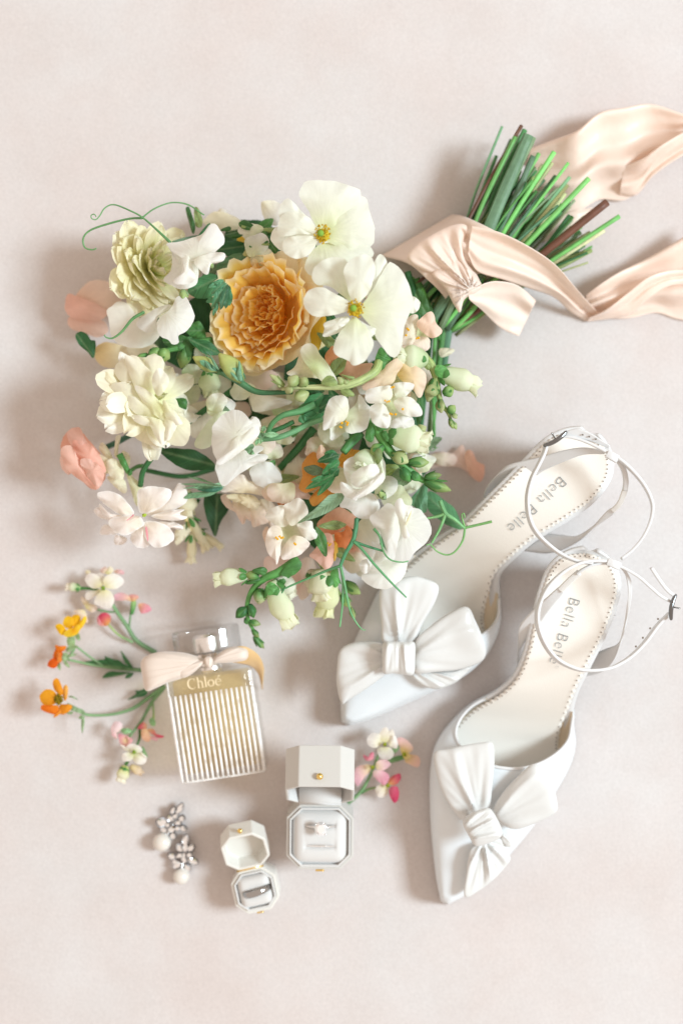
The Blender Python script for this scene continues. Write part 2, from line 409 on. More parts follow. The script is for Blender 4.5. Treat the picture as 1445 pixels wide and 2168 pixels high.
def strip(P, A, B, mat, name, zA=None, zB=None, nu=70, nv=18, fold=None, solid=0, label=None, col=None, off=-1, uv=False):
    """surface lofted between two edges of (px, py, z)"""
    a = cr_u(np.array(A, float), nu); b = cr_u(np.array(B, float), nu)
    u, v = np.meshgrid(np.linspace(0, 1, nu), np.linspace(0, 1, nv), indexing='ij')
    X = a[:, None]*(1-v[..., None])+b[:, None]*v[..., None]
    if fold is not None: X[..., 2] += fold(u, v)
    X = X.reshape(-1, 3); X[:, 2] = np.maximum(X[:, 2], 1.5)
    return mesh(name, U(X[:, 0], X[:, 1], X[:, 2]), grid_faces(nu, nv), mat, P, col, solid=solid, label=label, off=off)
def band(P, path, th, ht, mat, name, n=60, label=None, tiltz=(0, 0, 1), closed=False):
    p = cr(np.array(path, float), n); C = U(p[:, 0], p[:, 1], p[:, 2])
    T = np.gradient(C, axis=0); T /= np.linalg.norm(T, axis=1)[:, None]
    up = np.array(tiltz, float); up /= np.linalg.norm(up)
    sec = [(-.5, -.44), (-.4, -.5), (.4, -.5), (.5, -.44), (.5, .44), (.4, .5), (-.4, .5), (-.5, .44)]
    V = []
    for i in range(n):
        A = np.cross(T[i], up); A /= np.linalg.norm(A)+1e-9; B = np.cross(A, T[i])
        for s, q in sec: V.append(C[i]+A*s*th+B*q*ht)
    k = len(sec)
    return mesh(name, V, grid_faces(n, k, True)+[tuple(range(k))[::-1], tuple((n-1)*k+j for j in range(k))], mat, P, label=label)
def puff(P, pts, z0, h, knot, nf, amp, name='loop', mat=None, n=80, K=16, slope=(0, 0), label=None, ph=0, c=None, fades=1.3, under=.55):
    """stuffed fabric shape with folds that run out from the knot"""
    pts = np.array(pts, float); o = cr(pts, n, True); c = o.mean(0) if c is None else np.array(c); kn = np.array(knot, float)
    T = np.linspace(0, 1, K+1)[1:]
    XY = np.vstack([c[None]]+[c+t*(o-c) for t in T]); TT = np.r_[0, np.repeat(T, n)]
    d = XY-kn; dist = np.linalg.norm(d, axis=1); dm = dist.max(); ang = np.arctan2(d[:, 1], d[:, 0])
    ca = math.atan2(*(c-kn)[::-1]); ang = (ang-ca+PI) % (2*PI)-PI
    zt = z0+(XY-c)@np.array(slope)+h*np.maximum(0, 1-TT**5)**.75
    fade = np.exp(-fades*dist/dm)*np.minimum(1, dist/dm*6)
    q_ = nf*ang+ph+.8*np.sin(3*dist/dm); ridge = 1.15-2.1*np.abs(np.sin(.5*q_))**.75
    fld = amp*fade*(.75*ridge+.2*np.cos(2.3*nf*ang+1.7*ph+1+1.3*np.sin(4*dist/dm))+.09*np.cos(5.1*nf*ang+3*dist/dm))*(1-TT**6)
    zt = zt+fld
    zb = z0+(XY-c)@np.array(slope)-under*h*(1-TT**2)
    N = len(XY)
    V = np.vstack([U(XY[:, 0], XY[:, 1], np.maximum(zt, 2)), U(XY[:, 0], XY[:, 1], np.maximum(zb-.01, 1))])
    F = [(0, 1+(j+1) % n, 1+j) for j in range(n)]
    for i in range(K-1): F += [(1+i*n+j, 1+i*n+(j+1) % n, 1+(i+1)*n+(j+1) % n, 1+(i+1)*n+j) for j in range(n)]
    F2 = [tuple(q+N for q in f[::-1]) for f in F]
    last = 1+(K-1)*n
    rim = [(last+j, last+(j+1) % n, N+last+(j+1) % n, N+last+j) for j in range(n)]
    return mesh(name, V, F+F2+rim, mat or SATIN, P, label=label)
# ------------------------------------------------------------------ the setting: blush plaster-coloured styling board
def make_surface():
    m, nt, b, out = newmat('blush_styling_board')
    tc = nt.nodes.new('ShaderNodeTexCoord')
    def noise(s, d, r=.5):
        n = nt.nodes.new('ShaderNodeTexNoise'); n.inputs['Scale'].default_value = s; n.inputs['Detail'].default_value = d; n.inputs['Roughness'].default_value = r
        nt.links.new(tc.outputs['Object'], n.inputs['Vector']); return n
    n1 = noise(7, 5, .62); n2 = noise(19, 6, .6); n3 = noise(800, 6, .75)
    r1 = nt.nodes.new('ShaderNodeValToRGB'); r1.color_ramp.elements[0].position = .36; r1.color_ramp.elements[1].position = .66
    r1.color_ramp.elements[0].color = (.675, .622, .602, 1); r1.color_ramp.elements[1].color = (.685, .672, .667, 1)
    nt.links.new(n1.outputs['Fac'], r1.inputs['Fac'])
    r2 = nt.nodes.new('ShaderNodeValToRGB'); r2.color_ramp.elements[0].position = .3; r2.color_ramp.elements[1].position = .7
    r2.color_ramp.elements[0].color = (.945, .925, .915, 1); r2.color_ramp.elements[1].color = (1, 1, 1, 1)
    nt.links.new(n2.outputs['Fac'], r2.inputs['Fac'])
    r3 = nt.nodes.new('ShaderNodeValToRGB'); r3.color_ramp.elements[0].position = .25; r3.color_ramp.elements[1].position = .75
    r3.color_ramp.elements[0].color = (.74, .725, .72, 1); r3.color_ramp.elements[1].color = (1, 1, 1, 1)
    nt.links.new(n3.outputs['Fac'], r3.inputs['Fac'])
    a = nt.nodes.new('ShaderNodeMixRGB'); a.blend_type = 'MULTIPLY'; a.inputs['Fac'].default_value = 1
    c = nt.nodes.new('ShaderNodeMixRGB'); c.blend_type = 'MULTIPLY'; c.inputs['Fac'].default_value = 1
    nt.links.new(r1.outputs[0], a.inputs[1]); nt.links.new(r2.outputs[0], a.inputs[2])
    nt.links.new(a.outputs[0], c.inputs[1]); nt.links.new(r3.outputs[0], c.inputs[2]); nt.links.new(c.outputs[0], b.inputs['Base Color'])
    b.inputs['Roughness'].default_value = .8; b.inputs['Specular IOR Level'].default_value = .25
    bp = nt.nodes.new('ShaderNodeBump'); bp.inputs['Strength'].default_value = .22; bp.inputs['Distance'].default_value = .0006
    nt.links.new(n3.outputs['Fac'], bp.inputs['Height']); nt.links.new(bp.outputs['Normal'], b.inputs['Normal'])
    w_ = 2600; d = 10
    V = [(-w_, -w_, 0), (w_, -w_, 0), (w_, w_, 0), (-w_, w_, 0), (-w_, -w_, -d), (w_, -w_, -d), (w_, w_, -d), (-w_, w_, -d)]
    o = mesh('table_surface', V, [(0, 1, 2, 3), (7, 6, 5, 4), (0, 4, 5, 1), (1, 5, 6, 2), (2, 6, 7, 3), (3, 7, 4, 0)], m, smooth=False)
    o['kind'] = 'structure'; o['label'] = 'mottled blush pink styling surface under everything'
make_surface()

# ------------------------------------------------------------------ the bouquet
bq = thing('bouquet', 'loose garden bouquet of white, cream, yellow and peach flowers with tied green stems', 'bouquet', 600, 800)
def fl(name, x, y, z, label=None): return part(name, bq, x, y, z, label)

# -- stems below the binding, running to the cut ends
stem_runs = [  # (flower end) -> (binding) -> (cut end), radius, colour
 ((905, 700, 70), (985, 560, 75), (1110, 275, 95), 9, DGRN*1.5), ((890, 640, 100), (975, 540, 110), (1090, 290, 125), 10, GRN), ((930, 690, 60), (1000, 560, 90), (1125, 300, 118), 11, GRN*1.1),
 ((880, 620, 70), (968, 520, 80), (1062, 268, 105), 5.5, np.array([.10, .27, .17])), ((930, 700, 80), (1010, 570, 100), (1140, 325, 110), 7, GRN), ((940, 690, 95), (1020, 570, 110), (1172, 322, 122), 7.5, GRN*1.4),
 ((880, 600, 110), (960, 525, 120), (1103, 266, 112), 7, BROWN*.8), ((935, 690, 50), (1020, 580, 70), (1168, 345, 90), 6, PGRN*.6), ((945, 700, 70), (1030, 580, 95), (1202, 345, 112), 6.5, GRN*1.6),
 ((950, 690, 50), (1035, 590, 80), (1205, 375, 100), 7, np.array([.12, .30, .18])), ((950, 690, 50), (1040, 600, 90), (1200, 392, 95), 6.5, PGRN*.7), ((955, 700, 85), (1045, 595, 110), (1245, 378, 125), 9, GRN*1.8),
 ((955, 700, 60), (1060, 600, 85), (1195, 410, 80), 6, PGRN*.55), ((955, 690, 70), (1060, 610, 95), (1284, 428, 125), 8, BROWN), ((960, 700, 55), (1075, 610, 80), (1310, 458, 110), 8, GRN*1.2),
 ((960, 700, 40), (1080, 615, 55), (1278, 488, 70), 6.5, PGRN*.8), ((955, 690, 30), (1060, 620, 40), (1195, 552, 28), 7, BROWN*.9), ((930, 680, 40), (1025, 590, 50), (1150, 420, 55), 6, GRN*1.3),
 ((915, 690, 40), (1000, 575, 50), (1120, 380, 60), 6, DGRN*1.4), ((955, 700, 30), (1070, 610, 45), (1230, 480, 60), 6, GRN), ((890, 650, 50), (975, 545, 60), (1050, 330, 70), 6, DGRN*1.3),
 ((940, 700, 30), (1040, 600, 40), (1160, 445, 45), 6, GRN*.9)]
for a, b, c, r, col in stem_runs:
    if col is not BROWN: col = np.asarray(col)*rnd.uniform(1.0, 2.0)+np.array([.05, .09, .04])*rnd.random(); r = r*rnd.uniform(.48, .7)
    m1 = tuple(lerp(np.array(a), np.array(b), .5)+np.array([0, 8, 2])); m2 = tuple(lerp(np.array(b), np.array(c), .5)+np.array([-6, 4, 4]))
    lab = 'brown woody stem' if col is BROWN or (col[0] > col[1]) else None
    tube(bq, [a, m1, b, m2, c], [r*.9, r*.9, r, r, r*1.02], c0=col*.95, c1=np.minimum(col*1.1+.02, 1), label=lab, sides=8, n=22, cut=hx('CFE0A8') if col is not BROWN else hx('B9A183'))
    tube_end = U(*c)
for q in range(74):
    t = rnd.random()**.9; lay = rnd.random()
    a = lerp(np.array([890, 635, 95.]), np.array([958, 705, 40.]), t)+rnd.uniform(-7, 7); b = lerp(np.array([968, 522, 100.]), np.array([1090, 618, 45.]), t); b[2] = lerp(30, 125-50*abs(t-.35), lay)
    c = lerp(np.array([1078, 290, 95.]), np.array([1265, 505, 60.]), t**1.15)+np.array([rnd.uniform(-26, 22), rnd.uniform(-12, 62), 0]); c[2] = b[2]*rnd.uniform(.85, 1.15)
    col = [GRN*1.0, PGRN*.7, MINT*.75, LIME*.6, DGRN*1.4, DGRN*1.9, GRN*1.5, np.array([.10, .27, .17])][q % 8]*rnd.uniform(.8, 1.15); r = rnd.uniform(2.2, 4.6)
    sway = rnd.uniform(-9, 9)
    tube(bq, [tuple(a), tuple(lerp(a, b, .5)), tuple(b), tuple(lerp(b, c, .5)+np.array([sway, sway*.6, 3])), tuple(c)], [r*.9, r, r, r*.9, r], c0=col*.75, c1=col*1.1, n=18, sides=6, cut=hx('D6E4B4'))
# pale striped blades among the stems
for a, b, c, r, col in [((905, 690, 90), (1008, 540, 128), (1118, 285, 136), 13, np.array([.22, .44, .30])), ((930, 700, 100), (1000, 550, 120), (1128, 290, 128), 8, MINT), ((945, 700, 90), (1030, 560, 116), (1128, 330, 120), 7, np.array([.2, .38, .28]))]:
    tube(bq, [a, tuple(lerp(np.array(a), np.array(b), .5)), b, tuple(lerp(np.array(b), np.array(c), .5)), c], [r*.8, r, r, r, r*.8], name='stem_blade', c0=col*.8, c1=col, mat=LEAF, flat=.3)
# -- blades hanging along the right of the head
for a, b, c, r, col in [((960, 640, 60), (945, 720, 60), (938, 800, 40), 9, np.array([.13, .33, .22])), ((944, 640, 80), (930, 760, 70), (912, 940, 60), 6, GRN*1.3), ((934, 640, 70), (922, 780, 65), (903, 960, 50), 7, MINT*.8),
                        ((925, 650, 95), (916, 800, 90), (920, 950, 60), 4, GRN*1.8), ((950, 640, 80), (940, 700, 70), (916, 880, 60), 4, MINT), ((915, 640, 90), (905, 760, 80), (890, 920, 70), 6, DGRN*1.5),
                        ((880, 590, 110), (905, 650, 105), (930, 720, 90), 8, GRN*.9), ((862, 575, 120), (880, 640, 100), (900, 740, 90), 7, DGRN*1.6), ((870, 590, 100), (895, 620, 110), (905, 700, 100), 6, GRN*1.9)]:
    tube(bq, [a, b, c], [r, r, r*.6], name='stem', c0=col, c1=col*1.2, mat=LEAF, flat=.55)
# -- stems running through the head
for path, r, col in [(Rd((1300, 350, 150), (1060, 520, 120), (880, 660, 125), (720, 820, 150), (640, 930, 140), (620, 1030, 115)), [7, 6.5, 6, 5, 5.5, 6], DGRN*1.25),
                     (Rd((640, 900, 110), (600, 905, 100), (540, 940, 80)), 4.5, GRN*.9), (Rd((1110, 920, 60), (900, 970, 60), (660, 930, 60)), 5, DGRN), (Rd((1010, 1120, 50), (960, 1200, 45), (1000, 1290, 40)), 4, DGRN*1.2),
                     (Rd((560, 690, 70), (470, 740, 70), (395, 775, 75)), 6, np.array([.06, .2, .15])), (Rd((950, 330, 130), (850, 380, 125), (770, 410, 120)), 8, GRN*.8),
                     (Rt4((560, -60, 140), (420, 120, 130), (230, 330, 110)), [9, 8, 7], DGRN*1.4), (Re((600, 570, 230), (640, 490, 240), (720, 430, 245), (840, 400, 240), (960, 350, 235)), [5, 5, 6, 7, 8], np.array([.11, .34, .16])),
                     (Re((540, 615, 235), (680, 600, 245), (800, 555, 240), (930, 490, 235), (1020, 460, 230)), 5.6, np.array([.15, .40, .22])), (Re((620, 560, 215), (720, 520, 215), (800, 480, 210)), 4.6, DGRN*1.4),
                     (Rt4((1010, -20, 215), (920, 70, 220), (840, 170, 225)), [10, 9, 8], np.array([.08, .28, .10]))]:
    tube(bq, path, r, c0=col, c1=col*1.1)

# -- half-hidden flowers deep in the head
def simple(name, label, pts, z, slope=(0, 0), cin=None, cout=WH, base=None, **k):
    f = fl(name, *np.mean([p[:2] for p in pts], axis=0), z, label)
    petal(f, pts, z, slope, cin=cin, cout=cout, base=base, **k); return f
deep = [
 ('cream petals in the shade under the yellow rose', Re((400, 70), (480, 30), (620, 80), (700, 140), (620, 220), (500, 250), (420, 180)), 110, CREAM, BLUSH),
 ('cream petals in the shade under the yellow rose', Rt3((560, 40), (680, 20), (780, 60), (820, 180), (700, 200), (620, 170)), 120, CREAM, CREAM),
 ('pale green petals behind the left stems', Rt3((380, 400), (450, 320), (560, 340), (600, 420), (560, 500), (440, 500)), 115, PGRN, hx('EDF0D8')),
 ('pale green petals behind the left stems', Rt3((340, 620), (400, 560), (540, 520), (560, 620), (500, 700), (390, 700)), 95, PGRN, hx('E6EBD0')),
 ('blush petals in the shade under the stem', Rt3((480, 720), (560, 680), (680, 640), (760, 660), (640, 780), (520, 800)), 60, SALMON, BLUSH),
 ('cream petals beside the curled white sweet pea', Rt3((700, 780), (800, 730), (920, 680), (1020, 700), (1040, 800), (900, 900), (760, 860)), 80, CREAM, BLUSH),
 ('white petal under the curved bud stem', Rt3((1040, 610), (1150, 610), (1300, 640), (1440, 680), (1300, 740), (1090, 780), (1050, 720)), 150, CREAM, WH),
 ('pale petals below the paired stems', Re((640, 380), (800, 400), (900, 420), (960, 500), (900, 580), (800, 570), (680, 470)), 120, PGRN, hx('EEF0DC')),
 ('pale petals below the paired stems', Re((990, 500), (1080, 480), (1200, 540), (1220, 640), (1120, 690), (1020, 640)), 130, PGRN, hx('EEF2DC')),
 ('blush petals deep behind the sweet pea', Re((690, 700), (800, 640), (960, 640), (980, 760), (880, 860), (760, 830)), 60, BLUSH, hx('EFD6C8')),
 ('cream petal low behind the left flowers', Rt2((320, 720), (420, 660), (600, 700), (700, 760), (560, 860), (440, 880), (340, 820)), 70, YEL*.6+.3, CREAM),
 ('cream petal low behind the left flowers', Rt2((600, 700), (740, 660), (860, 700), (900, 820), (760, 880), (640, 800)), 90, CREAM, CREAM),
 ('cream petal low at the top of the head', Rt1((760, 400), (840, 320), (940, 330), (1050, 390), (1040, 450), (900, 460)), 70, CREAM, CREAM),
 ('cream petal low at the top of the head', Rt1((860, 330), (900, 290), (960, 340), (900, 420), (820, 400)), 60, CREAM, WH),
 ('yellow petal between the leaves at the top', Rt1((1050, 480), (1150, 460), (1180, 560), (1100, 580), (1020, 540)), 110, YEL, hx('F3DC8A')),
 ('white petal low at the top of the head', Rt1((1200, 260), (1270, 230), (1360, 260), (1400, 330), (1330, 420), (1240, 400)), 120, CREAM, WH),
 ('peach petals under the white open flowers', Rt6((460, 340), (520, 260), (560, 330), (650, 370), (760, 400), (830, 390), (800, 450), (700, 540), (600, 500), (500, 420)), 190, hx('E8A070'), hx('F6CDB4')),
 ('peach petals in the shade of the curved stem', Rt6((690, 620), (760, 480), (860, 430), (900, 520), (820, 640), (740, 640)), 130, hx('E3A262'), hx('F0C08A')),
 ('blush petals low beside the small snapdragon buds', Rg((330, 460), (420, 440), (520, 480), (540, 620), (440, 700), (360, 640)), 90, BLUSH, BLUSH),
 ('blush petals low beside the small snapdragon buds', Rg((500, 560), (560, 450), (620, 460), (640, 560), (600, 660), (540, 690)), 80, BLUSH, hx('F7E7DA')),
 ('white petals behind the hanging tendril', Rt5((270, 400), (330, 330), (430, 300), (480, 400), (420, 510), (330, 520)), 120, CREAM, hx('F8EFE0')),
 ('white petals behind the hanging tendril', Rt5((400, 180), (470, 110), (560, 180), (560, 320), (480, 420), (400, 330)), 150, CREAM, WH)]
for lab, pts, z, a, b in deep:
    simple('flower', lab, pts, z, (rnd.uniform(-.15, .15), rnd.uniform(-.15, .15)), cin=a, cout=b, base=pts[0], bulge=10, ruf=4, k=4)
for pts, z in [(((400, 760), (460, 720), (540, 760), (560, 830), (480, 860), (420, 830)), 40), (((470, 830), (560, 800), (640, 850), (600, 930), (500, 920)), 36), (((560, 880), (660, 840), (720, 900), (680, 980), (600, 970)), 42),
               (((380, 660), (450, 620), (500, 680), (480, 760), (400, 740)), 60), (((640, 720), (740, 740), (760, 820), (660, 860), (600, 800)), 70), (((480, 480), (560, 470), (620, 540), (560, 580), (490, 560)), 60),
               (((760, 780), (860, 760), (890, 860), (820, 940), (740, 880)), 70), (((620, 1040), (720, 1020), (780, 1100), (700, 1170), (620, 1120)), 60), (((780, 900), (880, 880), (900, 1000), (820, 1060), (760, 1000)), 80), (((340, 640), (420, 700), (400, 780), (330, 740)), 70), (((720, 1080), (800, 1080), (840, 1160), (770, 1200)), 90)]:
    cen_ = np.mean(pts, axis=0); petal(bq, pts, z, (rnd.uniform(-.2, .2), rnd.uniform(-.2, .2)), cout=DGRN*rnd.uniform(.8, 1.3), mid=(pts[0], pts[3], 8), mat=LEAF, name='leaf', bulge=6, ruf=5, k=4)
for pts, z, c_ in [(((540, 800), (600, 790), (640, 840), (590, 880), (530, 860)), 90, 'F1E9CF'), (((600, 860), (660, 840), (690, 900), (640, 940), (590, 910)), 85, 'EFE6D2'), (((660, 930), (720, 920), (740, 980), (690, 1000)), 95, 'F4E4D4'), (((420, 780), (470, 770), (490, 830), (440, 850)), 80, 'ECEBD0'), (((400, 860), (450, 850), (470, 900), (420, 930), (390, 900)), 100, 'F2EBD8'),
                   (((700, 800), (760, 790), (770, 850), (710, 870)), 130, 'F3E2CC'), (((620, 620), (690, 640), (700, 720), (640, 740)), 100, 'F6E6B0'), (((560, 940), (610, 930), (640, 990), (590, 1010)), 80, 'F3E6DA'), (((860, 760), (900, 750), (920, 800), (880, 830)), 120, 'F5E6D8'), (((800, 900), (850, 890), (870, 950), (820, 970)), 140, 'EFF2DE'), (((740, 1160), (800, 1150), (820, 1210), (760, 1220)), 110, 'F6EEE2')]:
    simple('flower', 'pale petals deep inside the head', pts, z, (rnd.uniform(-.2, .2), rnd.uniform(-.2, .2)), cin=CREAM*.9, cout=hx(c_), base=pts[0], bulge=9, ruf=4, k=4)
# small leaves and ruffled petals that close the head between the large flowers
POLY = np.array([(420, 490), (560, 460), (640, 470), (800, 560), (870, 660), (905, 800), (915, 980), (870, 1120), (760, 1190), (660, 1170), (600, 1100), (560, 1010), (500, 930), (440, 850), (410, 760), (400, 640)], float)
def inside(x, y):
    c_ = False; n_ = len(POLY)
    for i_ in range(n_):
        (x1, y1), (x2, y2) = POLY[i_], POLY[i_-1]
        if (y1 > y) != (y2 > y) and x < (x2-x1)*(y-y1)/(y2-y1)+x1: c_ = not c_
    return c_
FR = random.Random(21); nfill = 0
while nfill < 104:
    x, y = FR.uniform(390, 920), FR.uniform(450, 1200)
    if not inside(x, y) or math.hypot(x-575, y-665) < 128: continue
    nfill += 1; an = FR.uniform(0, 2*PI)
    if nfill % 2:
        L_ = FR.uniform(24, 40); w_ = L_*FR.uniform(.3, .42); d_ = np.array([math.cos(an), math.sin(an)]); n_ = np.array([-d_[1], d_[0]]); p_ = np.array([x, y])
        petal(bq, [p_-d_*L_, p_-d_*L_*.3+n_*w_, p_+d_*L_*.3+n_*w_*.8, p_+d_*L_, p_+d_*L_*.3-n_*w_*.8, p_-d_*L_*.3-n_*w_], FR.uniform(100, 205), (FR.uniform(-.35, .35), FR.uniform(-.35, .35)), cout=[GRN, GRN*1.4, DGRN*1.3, LIME*.6, MINT*.6][nfill//2 % 5], mid=(p_-d_*L_, p_+d_*L_, 6), mat=LEAF, name='leaf', bulge=4, ruf=3, k=3, n=28, K=6)
    else:
        R_ = FR.uniform(20, 34); q_ = [np.array([x, y])+R_*FR.uniform(.72, 1.2)*np.array([math.cos(t_+an), math.sin(t_+an)*.85]) for t_ in np.linspace(0, 2*PI, 9)[:-1]]
        c_ = hx(['F3F0E4', 'F4EEDC', 'EEF1DC', 'F6E6DA', 'F3F2EE', 'F6DCCB'][nfill//2 % 6])
        f_ = fl('flower', x, y, 130, 'pale petals deep inside the head')
        petal(f_, q_, FR.uniform(90, 200), (FR.uniform(-.4, .4), FR.uniform(-.4, .4)), cin=hx('E6EBC4'), cout=c_, base=tuple(q_[0]), bulge=8, ruf=5.5, k=4, n=36, K=7)
# blurred low flowers at the rim
f = fl('sweet_pea', 195, 640, 60, 'blurred blush and salmon sweet pea lying low at the left rim')
petal(f, Rt2((160, 290), (230, 180), (330, 130), (440, 150), (540, 230), (540, 360), (400, 420), (240, 360)), 55, (.1, .1), cin=hx('F2D0B8'), cout=hx('F5E0D2'), base=(150, 650), bulge=18)
petal(f, Rt2((70, 350), (100, 250), (200, 280), (330, 330), (430, 400), (380, 470), (240, 470), (110, 440)), 72, (.15, 0), cin=hx('F1C4B2'), cout=hx('F4D3C6'), base=(150, 650), bulge=12)
petal(f, Rt2((100, 450), (240, 440), (400, 480), (440, 560), (360, 620), (230, 580), (120, 540)), 50, (.05, -.1), cin=hx('F5CFBE'), cout=hx('F7DACC'), base=(150, 660), bulge=10)
f = fl('carnation', 180, 970, 110, 'salmon pink ruffled flower at the far left rim')
for q, (pts, z, ca, cb) in enumerate([
  (Rd((90, 770), (130, 680), (200, 650), (270, 720), (360, 830), (390, 960), (330, 1060), (240, 1010), (150, 920)), 70, SALMON, hx('F3B7A0')),
  (Rd((130, 690), (210, 640), (260, 730), (330, 830), (300, 900), (200, 820)), 108, hx('EDBCAA'), hx('F2CABC')),
  (Rd((170, 740), (260, 740), (350, 830), (390, 940), (300, 960), (210, 860)), 118, SALMON, hx('F5C2B0')),
  (Rd((90, 800), (150, 760), (210, 850), (290, 970), (330, 1060), (230, 1000), (130, 920)), 120, hx('F1BAA6'), hx('F5D0C0')),
  (Rd((85, 850), (110, 820), (160, 900), (150, 960), (100, 920)), 90, SALMON, BLUSH),
  (Rd((220, 860), (300, 860), (380, 950), (340, 1040), (260, 960)), 132, hx('EDBDAB'), hx('F4D5C8'))]):
    petal(f, pts, z+45, (.12, -.05), cin=ca, cout=cb, base=(225, 1000), bulge=12, ruf=5, k=6)
f = fl('sweet_pea', 970, 985, 25, 'soft pale peach flower lying on the surface right of the head')
petal(f, Rf((930, 900), (1010, 880), (1090, 890), (1160, 830), (1190, 880), (1230, 870), (1270, 950), (1325, 990), (1300, 1100), (1230, 1070), (1150, 1000), (1000, 990), (930, 1000)), 20, (0, .05), cin=hx('F6E2D8'), cout=hx('F5D6C8'), base=(915, 970), bulge=10, ruf=6)
petal(f, Rf((1180, 900), (1220, 870), (1270, 950), (1325, 990), (1300, 1100), (1230, 1060), (1190, 980)), 42, (0, .1), cin=hx('F5CDB8'), cout=hx('F2C2AE'), base=(980, 970), bulge=6)
petal(f, Rf((930, 910), (1050, 890), (1120, 920), (1100, 980), (1000, 980)), 36, cin=CREAM, cout=hx('F8E9E0'), base=(915, 970), bulge=6)

